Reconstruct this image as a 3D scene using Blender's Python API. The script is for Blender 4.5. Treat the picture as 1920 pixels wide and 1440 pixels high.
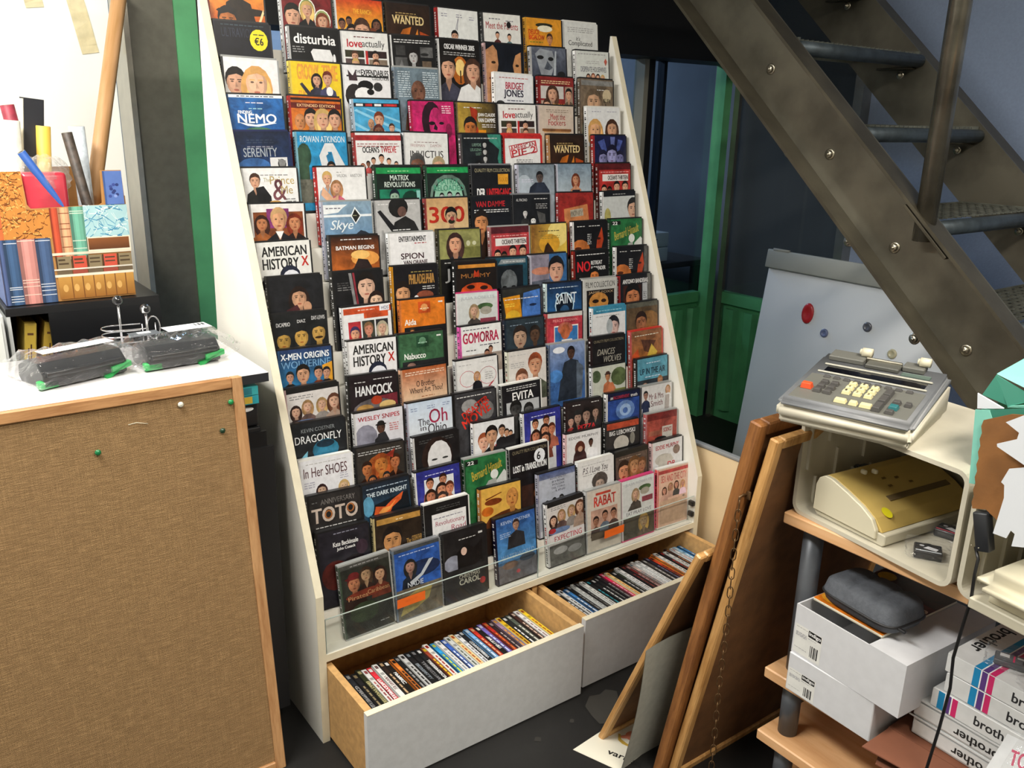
import bpy, bmesh, math, random
from math import sin, cos, pi, radians
from mathutils import Matrix, Vector
for o in list(bpy.data.objects): bpy.data.objects.remove(o)
random.seed(7)
COL = bpy.context.scene.collection
sc = bpy.context.scene

# ---------------------------------------------------------------- camera, world, light, exposure
cam_d = bpy.data.cameras.new('camera'); cam = bpy.data.objects.new('camera', cam_d); COL.objects.link(cam)
CP = Vector((-0.6734, -1.6029, 1.4096)); YAW, PITCH, ROLL, FPX = 0.6363, 0.2979, 0.0217, 1609.15
fw = Vector((sin(YAW)*cos(PITCH), cos(YAW)*cos(PITCH), -sin(PITCH)))
rt = Vector((cos(YAW), -sin(YAW), 0)); up = rt.cross(fw)
r2 = cos(ROLL)*rt + sin(ROLL)*up; u2 = -sin(ROLL)*rt + cos(ROLL)*up
M3 = Matrix((r2, u2, -fw)).transposed()
cam.matrix_world = Matrix.Translation(CP) @ M3.to_4x4()
cam_d.sensor_width = 36.0; cam_d.sensor_fit = 'HORIZONTAL'; cam_d.lens = FPX*36.0/1920.0
cam_d.clip_start = 0.02; cam_d.clip_end = 60
sc.camera = cam
sc.view_settings.view_transform = 'Standard'; sc.view_settings.look = 'None'
sc.view_settings.gamma = 1.0; sc.view_settings.exposure = 0.35; sc.view_settings.use_curve_mapping = False
w = bpy.data.worlds.new('world'); sc.world = w; w.use_nodes = True
w.node_tree.nodes['Background'].inputs[0].default_value = (0.55, 0.68, 1.0, 1)
w.node_tree.nodes['Background'].inputs[1].default_value = 0.25

def area(name, loc, target, sx, sy, power, col=(1,1,1)):
    d = bpy.data.lights.new(name, 'AREA'); d.shape = 'RECTANGLE'; d.size = sx; d.size_y = sy; d.energy = power; d.color = col
    o = bpy.data.objects.new(name, d); COL.objects.link(o); o.location = loc
    o.rotation_euler = (Vector(target)-Vector(loc)).to_track_quat('-Z', 'Y').to_euler(); return o
area('fluorescent_left', (-1.0, -0.1, 2.52), (-1.0, -0.1, 0), 0.35, 1.5, 56, (1.0, 0.98, 0.93))
area('fluorescent_rear', (0.35, -1.9, 2.52), (0.35, -1.9, 0), 1.4, 0.35, 50, (1.0, 0.93, 0.82))
area('office_fill', (1.6, 3.2, 2.5), (1.6, 3.2, 0), 1.6, 0.3, 90, (0.62, 0.78, 1.0))  # added fill that brightens the office behind the glass, no fixture of its own
area('stair_fill', (3.6, -0.9, 2.5), (2.4, 0.3, 1.2), 0.8, 0.8, 26, (0.5, 0.68, 1.0))  # added bluish fill for the stair steel, no daylight opening here

# ---------------------------------------------------------------- colour and materials
def s2l(c): return c/12.92 if c <= 0.04045 else ((c+0.055)/1.055)**2.4
SK = {'s1':'d3a184','s2':'7a5240','s3':'c4743a','s4':'b4b4b4','hk':'1a1513','hb':'4a3022','hy':'d0ac68','hr':'7c3c22','K':'1a1a1c'}
def hx(h):
    h = SK.get(h, h)
    if len(h) == 3: h = ''.join(a+a for a in h)
    return tuple(s2l(int(h[i:i+2], 16)/255) for i in (0, 2, 4))
MATS = {}
def N(nt, t, **kw):
    n = nt.nodes.new(t)
    for k, v in kw.items():
        if k.startswith('i_'): n.inputs[k[2:]].default_value = v
        else: setattr(n, k, v)
    return n
def mat(name, col, rough=0.5, metal=0.0, noise=None, bump=None, coat=0.0, spec=0.5, scale=(1,1,1), emit=None, col2=None):
    """principled; noise=(scale, amount) varies the colour, bump=(scale, strength) gives relief"""
    if name in MATS: return MATS[name]
    m = bpy.data.materials.new(name); m.use_nodes = True; nt = m.node_tree; b = nt.nodes['Principled BSDF']
    c = hx(col) if isinstance(col, str) else col
    b.inputs['Base Color'].default_value = (*c, 1); b.inputs['Roughness'].default_value = rough
    b.inputs['Metallic'].default_value = metal; b.inputs['Coat Weight'].default_value = coat
    b.inputs['Specular IOR Level'].default_value = spec
    L = nt.links.new
    tc = N(nt, 'ShaderNodeTexCoord'); mp = N(nt, 'ShaderNodeMapping'); mp.inputs['Scale'].default_value = scale
    L(tc.outputs['Object'], mp.inputs['Vector'])
    if noise:
        n = N(nt, 'ShaderNodeTexNoise'); n.inputs['Scale'].default_value = noise[0]; n.inputs['Detail'].default_value = 6
        L(mp.outputs[0], n.inputs['Vector'])
        r = N(nt, 'ShaderNodeValToRGB'); e = r.color_ramp.elements
        a = noise[1]; cc = hx(col2) if col2 else tuple(x*(1-a) for x in c)
        e[0].position = 0.35; e[0].color = (*cc, 1); e[1].position = 0.65; e[1].color = (*(min(1, x*(1+a*0.5)) for x in c), 1) if not col2 else (*c, 1)
        L(n.outputs['Fac'], r.inputs[0]); L(r.outputs[0], b.inputs['Base Color'])
    if bump:
        n = N(nt, 'ShaderNodeTexNoise'); n.inputs['Scale'].default_value = bump[0]; n.inputs['Detail'].default_value = 4
        L(mp.outputs[0], n.inputs['Vector'])
        bm = N(nt, 'ShaderNodeBump'); bm.inputs['Strength'].default_value = bump[1]; bm.inputs['Distance'].default_value = 0.002
        L(n.outputs['Fac'], bm.inputs['Height']); L(bm.outputs[0], b.inputs['Normal'])
    if emit:
        b.inputs['Emission Color'].default_value = (*hx(emit[0]), 1); b.inputs['Emission Strength'].default_value = emit[1]
    MATS[name] = m; return m
def wood(name, c1, c2, axis='z', rough=0.45, sc_=18, coat=0.1):
    if name in MATS: return MATS[name]
    m = bpy.data.materials.new(name); m.use_nodes = True; nt = m.node_tree; b = nt.nodes['Principled BSDF']; L = nt.links.new
    tc = N(nt, 'ShaderNodeTexCoord'); mp = N(nt, 'ShaderNodeMapping')
    mp.inputs['Scale'].default_value = {'x': (0.12, 1, 1), 'y': (1, 0.12, 1), 'z': (1, 1, 0.12)}[axis]
    L(tc.outputs['Object'], mp.inputs['Vector'])
    n = N(nt, 'ShaderNodeTexNoise'); n.inputs['Scale'].default_value = sc_*3; n.inputs['Detail'].default_value = 5; n.inputs['Distortion'].default_value = 0.6
    L(mp.outputs[0], n.inputs['Vector'])
    n2 = N(nt, 'ShaderNodeTexNoise'); n2.inputs['Scale'].default_value = sc_*14; n2.inputs['Detail'].default_value = 3
    L(mp.outputs[0], n2.inputs['Vector'])
    mx = N(nt, 'ShaderNodeMath', operation='MULTIPLY_ADD'); mx.inputs[1].default_value = 0.35
    L(n2.outputs['Fac'], mx.inputs[0]); L(n.outputs['Fac'], mx.inputs[2])
    r = N(nt, 'ShaderNodeValToRGB'); e = r.color_ramp.elements
    e[0].position = 0.48; e[0].color = (*hx(c1), 1); e[1].position = 0.82; e[1].color = (*hx(c2), 1)
    L(mx.outputs[0], r.inputs[0]); L(r.outputs[0], b.inputs['Base Color'])
    b.inputs['Roughness'].default_value = rough; b.inputs['Coat Weight'].default_value = coat
    bm = N(nt, 'ShaderNodeBump'); bm.inputs['Strength'].default_value = 0.15; bm.inputs['Distance'].default_value = 0.001
    L(mx.outputs[0], bm.inputs['Height']); L(bm.outputs[0], b.inputs['Normal'])
    MATS[name] = m; return m
def glassy(name, tint=(0.9, 0.95, 0.93), gloss=0.12, rough=0.02, body=0.0, bodycol=(0.8, 0.8, 0.8), bump=None):
    """thin transparent sheet: see-through mixed with a mirror-like reflection and a little body colour"""
    if name in MATS: return MATS[name]
    m = bpy.data.materials.new(name); m.use_nodes = True; nt = m.node_tree; nt.nodes.clear(); L = nt.links.new
    out = N(nt, 'ShaderNodeOutputMaterial'); tr = N(nt, 'ShaderNodeBsdfTransparent'); tr.inputs[0].default_value = (*tint, 1)
    gl = N(nt, 'ShaderNodeBsdfGlossy'); gl.inputs['Roughness'].default_value = rough; gl.inputs[0].default_value = (1, 1, 1, 1)
    fr = N(nt, 'ShaderNodeLayerWeight'); fr.inputs[0].default_value = 0.5
    pw = N(nt, 'ShaderNodeMath', operation='POWER'); pw.inputs[1].default_value = 4.5; L(fr.outputs['Facing'], pw.inputs[0])
    ad = N(nt, 'ShaderNodeMath', operation='MULTIPLY_ADD'); ad.inputs[1].default_value = 0.6; ad.inputs[2].default_value = gloss
    L(pw.outputs[0], ad.inputs[0])
    mx = N(nt, 'ShaderNodeMixShader'); L(ad.outputs[0], mx.inputs[0]); L(tr.outputs[0], mx.inputs[1]); L(gl.outputs[0], mx.inputs[2])
    last = mx
    if body:
        df = N(nt, 'ShaderNodeBsdfDiffuse'); df.inputs[0].default_value = (*bodycol, 1)
        m2 = N(nt, 'ShaderNodeMixShader'); m2.inputs[0].default_value = body; L(mx.outputs[0], m2.inputs[1]); L(df.outputs[0], m2.inputs[2]); last = m2
        L(m2.outputs[0], out.inputs[0])
    else: L(mx.outputs[0], out.inputs[0])
    if bump:
        n = N(nt, 'ShaderNodeTexNoise'); n.inputs['Scale'].default_value = bump[0]; n.inputs['Detail'].default_value = 3
        n.inputs['Distortion'].default_value = 1.5
        b = N(nt, 'ShaderNodeBump'); b.inputs['Strength'].default_value = bump[1]; b.inputs['Distance'].default_value = 0.01
        tc = N(nt, 'ShaderNodeTexCoord'); L(tc.outputs['Object'], n.inputs['Vector'])
        L(n.outputs['Fac'], b.inputs['Height']); L(b.outputs[0], gl.inputs['Normal']); L(b.outputs[0], fr.inputs['Normal'])
    MATS[name] = m; return m
def print_mat(name='printed_cover', rough=0.38, grain=0.12, sc_=90, coat=0.06):
    if name in MATS: return MATS[name]
    m = bpy.data.materials.new(name); m.use_nodes = True; nt = m.node_tree; b = nt.nodes['Principled BSDF']; L = nt.links.new
    a = N(nt, 'ShaderNodeVertexColor'); a.layer_name = 'Col'
    tc = N(nt, 'ShaderNodeTexCoord'); n = N(nt, 'ShaderNodeTexNoise'); n.inputs['Scale'].default_value = sc_; n.inputs['Detail'].default_value = 4
    L(tc.outputs['Object'], n.inputs['Vector'])
    mr = N(nt, 'ShaderNodeMapRange'); mr.inputs['From Min'].default_value = 0.3; mr.inputs['From Max'].default_value = 0.7
    mr.inputs['To Min'].default_value = 1-grain; mr.inputs['To Max'].default_value = 1+grain*0.4
    L(n.outputs['Fac'], mr.inputs['Value'])
    mx = N(nt, 'ShaderNodeVectorMath', operation='SCALE'); L(a.outputs['Color'], mx.inputs[0]); L(mr.outputs[0], mx.inputs['Scale'])
    # printed photographs: soft tonal mottling that leaves light paper clean
    nm = N(nt, 'ShaderNodeTexNoise'); nm.inputs['Scale'].default_value = 32; nm.inputs['Detail'].default_value = 7; nm.inputs['Roughness'].default_value = 0.65; nm.inputs['Distortion'].default_value = 0.8
    L(tc.outputs['Object'], nm.inputs['Vector'])
    m1 = N(nt, 'ShaderNodeMapRange'); m1.inputs['From Min'].default_value = 0.33; m1.inputs['From Max'].default_value = 0.67; m1.inputs['To Min'].default_value = 0.45; m1.inputs['To Max'].default_value = 1.3; L(nm.outputs['Fac'], m1.inputs['Value'])
    bw = N(nt, 'ShaderNodeRGBToBW'); L(a.outputs['Color'], bw.inputs[0])
    m2 = N(nt, 'ShaderNodeMapRange'); m2.inputs['From Min'].default_value = 0.15; m2.inputs['From Max'].default_value = 0.6; m2.inputs['To Min'].default_value = 1.0 if grain > .1 else .0; m2.inputs['To Max'].default_value = 0.0; L(bw.outputs[0], m2.inputs['Value'])
    m3 = N(nt, 'ShaderNodeMix'); m3.data_type = 'FLOAT'; L(m2.outputs[0], m3.inputs[0]); m3.inputs[2].default_value = 1.0; L(m1.outputs[0], m3.inputs[3])
    m4 = N(nt, 'ShaderNodeVectorMath', operation='SCALE'); L(mx.outputs[0], m4.inputs[0]); L(m3.outputs[0], m4.inputs['Scale']); mx = m4
    b.inputs['Specular IOR Level'].default_value = 0.35
    L(mx.outputs[0], b.inputs['Base Color']); b.inputs['Roughness'].default_value = rough; b.inputs['Coat Weight'].default_value = coat
    b.inputs['Coat Roughness'].default_value = 0.2
    MATS[name] = m; return m

# ---------------------------------------------------------------- mesh builder
class MB:
    def __init__(s): s.v = []; s.f = []; s.m = []; s.c = None; s.mats = []; s.sm = []
    def mi(s, m):
        if m not in s.mats: s.mats.append(m)
        return s.mats.index(m)
    def face(s, pts, m, smooth=False):
        n = len(s.v); s.v += [tuple(p) for p in pts]; s.f.append(tuple(range(n, n+len(pts)))); s.m.append(s.mi(m)); s.sm.append(smooth)
    def box(s, a, b, m, T=None):
        x0, y0, z0 = a; x1, y1, z1 = b
        p = [(x0,y0,z0),(x1,y0,z0),(x1,y1,z0),(x0,y1,z0),(x0,y0,z1),(x1,y0,z1),(x1,y1,z1),(x0,y1,z1)]
        s.raw(p, [(0,3,2,1),(4,5,6,7),(0,1,5,4),(1,2,6,5),(2,3,7,6),(3,0,4,7)], m, T)
    def raw(s, p, fs, m, T=None, smooth=False):
        n = len(s.v)
        if T is not None: p = [tuple(T @ Vector(q)) for q in p]
        s.v += [tuple(q) for q in p]; k = s.mi(m)
        for f in fs: s.f.append(tuple(i+n for i in f)); s.m.append(k); s.sm.append(smooth)
    def rbox(s, a, b, r, m, T=None, seg=2, smooth=True):
        bm = bmesh.new(); bmesh.ops.create_cube(bm, size=1)
        for v in bm.verts: v.co = Vector([(a[i]+b[i])/2+v.co[i]*(b[i]-a[i]) for i in range(3)])
        bmesh.ops.bevel(bm, geom=list(bm.edges), offset=r, segments=seg, affect='EDGES', profile=0.5)
        s.bm(bm, m, T, smooth)
    def bm(s, bm, m, T=None, smooth=False):
        bm.verts.index_update(); s.raw([tuple(v.co) for v in bm.verts], [tuple(v.index for v in f.verts) for f in bm.faces], m, T, smooth); bm.free()
    def prism(s, poly, axis, a, b, m, T=None, bevel=0, smooth=False):
        """poly: 2D points; axis: extruded axis 0/1/2; the other two axes in order"""
        oth = [i for i in range(3) if i != axis]
        bm = bmesh.new(); vs = []
        for p in poly:
            c = [0, 0, 0]; c[oth[0]] = p[0]; c[oth[1]] = p[1]; c[axis] = a; vs.append(bm.verts.new(c))
        f = bm.faces.new(vs); r = bmesh.ops.extrude_face_region(bm, geom=[f])
        for v in [g for g in r['geom'] if isinstance(g, bmesh.types.BMVert)]: v.co[axis] = b
        bmesh.ops.recalc_face_normals(bm, faces=bm.faces)
        if bevel: bmesh.ops.bevel(bm, geom=list(bm.edges), offset=bevel, segments=1, affect='EDGES')
        s.bm(bm, m, T, smooth)
    def tube(s, pts, r, m, n=10, cap=True, closed=False):
        pts = [Vector(p) for p in pts]; k = len(pts); rings = []; up_ = Vector((0, 0, 1))
        prev = None
        for i, p in enumerate(pts):
            if closed: d = pts[(i+1) % k]-pts[i-1]
            else: d = pts[min(i+1, k-1)]-pts[max(i-1, 0)]
            d.normalize()
            if prev is None:
                a = d.cross(up_ if abs(d.z) < 0.95 else Vector((1, 0, 0))).normalized()
            else: a = (prev - d*prev.dot(d)).normalized()
            prev = a; b = d.cross(a); rr = r[i] if isinstance(r, (list, tuple)) else r
            rings.append([p+a*cos(2*pi*j/n)*rr+b*sin(2*pi*j/n)*rr for j in range(n)])
        v = [q for g in rings for q in g]; f = []
        for i in range(k if closed else k-1):
            i2 = (i+1) % k
            for j in range(n): f.append((i*n+j, i*n+(j+1) % n, i2*n+(j+1) % n, i2*n+j))
        if cap and not closed: f.append(tuple(range(n-1, -1, -1))); f.append(tuple(range((k-1)*n, k*n)))
        s.raw(v, f, m, None, True)
    def lathe(s, prof, m, n=20, T=None):
        v = []; f = []
        for r, z in prof: v += [(r*cos(2*pi*j/n), r*sin(2*pi*j/n), z) for j in range(n)]
        for i in range(len(prof)-1):
            for j in range(n): f.append((i*n+j, i*n+(j+1) % n, (i+1)*n+(j+1) % n, (i+1)*n+j))
        s.raw(v, f, m, T, True)
    def sphere(s, c, r, m, n=14, sy=1.0, sz=1.0):
        h = n//2
        prof = [(max(1e-4, r*sin(pi*i/h)), -r*cos(pi*i/h)*sz) for i in range(h+1)]
        s.lathe(prof, m, n, Matrix.Translation(c) @ Matrix.Diagonal((1, sy, 1, 1)))
def setp(o, label=None, cat=None, group=None, kind=None):
    if label: o['label'] = label
    if cat: o['category'] = cat
    if group: o['group'] = group
    if kind: o['kind'] = kind
    return o
def mesh_of(name, B, shift=(0, 0, 0), cols=None):
    me = bpy.data.meshes.new(name)
    sx, sy, sz = shift
    me.from_pydata([(x-sx, y-sy, z-sz) for x, y, z in B.v], [], B.f)
    for m in B.mats: me.materials.append(m)
    me.polygons.foreach_set('material_index', B.m); me.polygons.foreach_set('use_smooth', B.sm)
    if cols:
        at = me.color_attributes.new('Col', 'FLOAT_COLOR', 'POINT')
        at.data.foreach_set('color', [x for c in cols for x in (*c, 1.0)])
    me.update(); return me
def wl(o):
    p = Vector((0, 0, 0))
    while o is not None: p = p + o.location; o = o.parent
    return p
def obj(name, B, parent=None, world=True, cols=None, label=None, cat=None, group=None, kind=None, base=True):
    """link builder B as one mesh object. world=True: B is in world metres (unrotated parents)"""
    if parent is not None:
        sh = wl(parent) if world else (0, 0, 0)
        o = bpy.data.objects.new(name, mesh_of(name, B, sh, cols)); o.parent = parent
    else:
        sh = (0, 0, 0)
        if base and world:
            xs = [v[0] for v in B.v]; ys = [v[1] for v in B.v]; zs = [v[2] for v in B.v]
            sh = ((min(xs)+max(xs))/2, (min(ys)+max(ys))/2, min(zs))
        o = bpy.data.objects.new(name, mesh_of(name, B, sh, cols)); o.location = sh
    COL.objects.link(o); return setp(o, label, cat, group, kind)
def thing(name, loc, label=None, cat=None, group=None, rot=(0, 0, 0), kind=None):
    o = bpy.data.objects.new(name, None); o.empty_display_size = 0.05; COL.objects.link(o)
    o.location = loc; o.rotation_euler = rot; return setp(o, label, cat, group, kind)

# ---------------------------------------------------------------- printed graphics
TXT = {}
def text_poly(s, bold=False, ital=False):
    k = (s, bold, ital)
    if k in TXT: return TXT[k]
    cu = bpy.data.curves.new('t', 'FONT'); cu.body = s; cu.resolution_u = 3; cu.offset = 0.0
    if ital: cu.shear = 0.3
    o = bpy.data.objects.new('t', cu); me = bpy.data.meshes.new_from_object(o)
    v = [(a.co.x, a.co.y) for a in me.vertices]; f = [tuple(p.vertices) for p in me.polygons]
    bpy.data.objects.remove(o); bpy.data.curves.remove(cu); bpy.data.meshes.remove(me)
    if not v: TXT[k] = ([], [], 1); return TXT[k]
    x0 = min(a[0] for a in v); x1 = max(a[0] for a in v); y0 = min(a[1] for a in v); y1 = max(a[1] for a in v)
    TXT[k] = ([((a-x0)/(x1-x0), (b-y0)/(y1-y0)) for a, b in v], f, (x1-x0)/(y1-y0)); return TXT[k]
def clip(poly):
    def cl(P, ax, lim, sg):
        out = []
        for i in range(len(P)):
            a, b = P[i-1], P[i]; ia = sg*(a[ax]-lim) <= 1e-9; ib = sg*(b[ax]-lim) <= 1e-9
            if ia != ib:
                t = (lim-a[ax])/(b[ax]-a[ax]); out.append((a[0]+(b[0]-a[0])*t, a[1]+(b[1]-a[1])*t))
            if ib: out.append(b)
        return out
    for ax, lim, sg in ((0, 0, -1), (0, 1, 1), (1, 0, -1), (1, 1, 1)):
        if not poly: return poly
        poly = cl(poly, ax, lim, sg)
    return poly
def mulc(c, k): return tuple(min(1, x*k) for x in c)
class Canvas:
    """flat print on a plane: O top-left corner, U vector across, V vector down, W outward unit normal"""
    def __init__(s, B, cols, O, U, V, W, m, step=2.5e-5, lift=5e-5):
        s.B, s.cols, s.O, s.U, s.V, s.W, s.m = B, cols, Vector(O), Vector(U), Vector(V), Vector(W).normalized(), m
        s.h = lift; s.step = step; s.k = s.U.length/s.V.length
        s.rng = random.Random(int(s.O.x*9173+s.O.y*77777+s.O.z*333+s.U.length*1e5))
    def pt(s, u, v): return s.O+s.U*u+s.V*v+s.W*s.h
    def poly(s, P, c, c2=None):
        P = clip(P)
        if len(P) < 3: return
        s.B.face([s.pt(u, v) for u, v in P], s.m)
        if c2 is None: s.cols += [c]*len(P)
        else:
            v0 = min(p[1] for p in P); v1 = max(p[1] for p in P)+1e-9
            for u, v in P:
                t = (v-v0)/(v1-v0); s.cols.append(tuple(a+(b-a)*t for a, b in zip(c, c2)))
        s.h += s.step
    def rect(s, x0, y0, x1, y1, c, c2=None): s.poly([(x0, y0), (x1, y0), (x1, y1), (x0, y1)], c, c2)
    def ell(s, cx, cy, rx, ry, c, n=14, a0=0, a1=2*pi, c2=None):
        s.poly([(cx+rx*cos(a0+(a1-a0)*i/n), cy+ry*sin(a0+(a1-a0)*i/n)) for i in range(n if a1-a0 > 6.2 else n+1)], c, c2)
    def text(s, t, x0, y0, x1, y1, c, bold=False, ital=False, rot=0, fit=False):
        v, f, asp = text_poly(t, bold, ital)
        if not v: return
        if fit:
            w = (y1-y0)/s.k*asp if False else (y1-y0)*s.V.length*asp/s.U.length
            if w < x1-x0: xm = (x0+x1)/2; x0, x1 = xm-w/2, xm+w/2
        cx, cy = (x0+x1)/2, (y0+y1)/2; ca, sa = cos(radians(rot)), sin(radians(rot)); P = []
        for a, b in v:
            dx = (x0+(x1-x0)*a-cx)*s.k; dy = -(y1-(y1-y0)*b-cy)
            P.append((cx+(dx*ca-dy*sa)/s.k, cy-(dx*sa+dy*ca)))
        e = (y1-y0)*.028 if bold else (y1-y0)*.008; k = s.B.mi(s.m)
        for ox, oy in (((-e/s.k, -e*.6), (e/s.k, e*.6), (e/s.k, -e*.6), (-e/s.k, e*.6)) if bold else ((-e/s.k, 0), (e/s.k, 0))):
            n = len(s.B.v); s.B.v += [tuple(s.pt(p+ox, q+oy)) for p, q in P]
            for g in f: s.B.f.append(tuple(i+n for i in g)); s.B.m.append(k); s.B.sm.append(False)
            s.cols += [c]*len(P); s.h += s.step*.4
    def lines(s, x0, y0, x1, n, c, h=0.012, dy=0.03):
        for i in range(n):
            x = x0; y = y0+i*dy
            while x < x1-0.01:
                w_ = min(s.rng.uniform(0.04, 0.12), x1-x); s.rect(x, y, x+w_, y+h*s.rng.uniform(.8, 1.2), c); s.h -= s.step; x += w_+0.02
        s.h += s.step
    def face(s, cx, cy, r, skin, hair, cloth, st):
        k = s.k; ry = r*1.32*k; L = [mulc(skin, f) for f in (1.12, .72, .5)]
        if st == 'w': s.ell(cx, cy+ry*.35, r*1.5, ry*1.55, hair); s.ell(cx+r*.2, cy+ry*.6, r*1.15, ry*1.4, mulc(hair, 1.5))
        elif st in 'mh': s.ell(cx, cy-ry*.28, r*1.14, ry*.98, hair)
        sh = [(cx-r*2.1, cy+ry*3.4), (cx-r*1.75, cy+ry*1.9), (cx-r*.5, cy+ry*1.25), (cx+r*.5, cy+ry*1.25), (cx+r*1.75, cy+ry*1.9), (cx+r*2.1, cy+ry*3.4)]
        s.poly(sh, cloth)
        if r >= .09: s.poly([(cx-r*.45, cy+ry*1.2), (cx+r*.45, cy+ry*1.2), (cx, cy+ry*2.1)], L[1])
        s.rect(cx-r*.42, cy+ry*.6, cx+r*.42, cy+ry*1.35, L[1])
        s.ell(cx, cy, r, ry, skin)
        s.ell(cx, cy, r, ry, L[1], 8, -pi/2, pi/2); s.ell(cx+r*.08, cy, r*.62, ry*.93, skin)
        s.ell(cx-r*.35, cy-ry*.1, r*.42, ry*.6, L[0])
        if st != 'n':
            s.poly([(cx-r*1.02, cy-ry*.15), (cx-r*.98, cy-ry*.7), (cx-r*.5, cy-ry*1.08), (cx+r*.5, cy-ry*1.1), (cx+r*1.0, cy-ry*.7), (cx+r*1.03, cy-ry*.1), (cx+r*.78, cy-ry*.5), (cx+r*.1, cy-ry*.68), (cx-r*.75, cy-ry*.52)], hair)
        if st == 'h': s.ell(cx, cy-ry*.75, r*1.5, ry*.22, hair); s.ell(cx, cy-ry*1.0, r*.95, ry*.45, mulc(hair, 1.4))
        if r >= .055:
            d = mulc(skin, .22)
            for q in (-1, 1):
                s.ell(cx+q*r*.4, cy-ry*.08, r*.17, ry*.07, d, 8); s.h -= s.step
                s.rect(cx+q*r*.4-r*.24, cy-ry*.27, cx+q*r*.4+r*.24, cy-ry*.2, mulc(hair, 1.1) if st != 'n' else L[2]); s.h -= s.step
            s.h += s.step
            s.poly([(cx-r*.02, cy-ry*.1), (cx+r*.2, cy+ry*.32), (cx-r*.1, cy+ry*.34)], L[1])
            s.ell(cx, cy+ry*.58, r*.3, ry*.075, (skin[0]*.62, skin[1]*.3, skin[2]*.3), 8)
    def run(s, ops):
        for op in ops.split(';'):
            a = op.split()
            if not a: continue
            k = a[0]; fl = [float(x) for x in a[1:] if x.replace('.', '', 1).replace('-', '', 1).isdigit()] if k in 'relfp' else None
            if k == 'b': s.rect(0, 0, 1, 1, hx(a[1]))
            elif k == 'g': s.poly([(0, 0), (1, 0), (1, .55), (0, .55)], hx(a[1]), hx(a[2])); s.rect(0, .55, 1, 1, hx(a[2]))
            elif k == 'h':
                s.B.face([s.pt(0, 0), s.pt(0, 1), s.pt(1, 1), s.pt(1, 0)], s.m); s.cols += [hx(a[1])]*2+[hx(a[2])]*2; s.h += s.step
            elif k == 'r': s.rect(*[float(x) for x in a[1:5]], hx(a[5]), hx(a[6]) if len(a) > 6 else None)
            elif k == 'e': s.ell(*[float(x) for x in a[1:5]], hx(a[5]))
            elif k == 'p':
                if len(a) % 2 == 0: c = a[1]; q = [float(x) for x in a[2:]]
                s.poly(list(zip(q[::2], q[1::2])), hx(c))
            elif k == 't':
                fl = a[7:]; rot = next((float(x[1:]) for x in fl if x[0] == 'r'), 0)
                s.text(a[1].replace('_', ' '), *[float(x) for x in a[2:6]], hx(a[6]), 'B' in fl, 'I' in fl, rot)
            elif k == 'l': s.lines(float(a[1]), float(a[2]), float(a[3]), int(a[4]), hx(a[5]))
            elif k == 'f': s.face(*[float(x) for x in a[1:4]], hx(a[4]), hx(a[5]), hx(a[6]), a[7] if len(a) > 7 else 'm')
PRINT = print_mat()
PAPER = print_mat('printed_card', rough=0.6, grain=0.08, sc_=40, coat=0.0)
def print_on(name, parent, O, U, V, W, ops, m=None, world=True, label=None):
    B = MB(); cols = []; c = Canvas(B, cols, O, U, V, W, m or PAPER); c.run(ops)
    return obj(name, B, parent, world=world, cols=cols, label=label)

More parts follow.
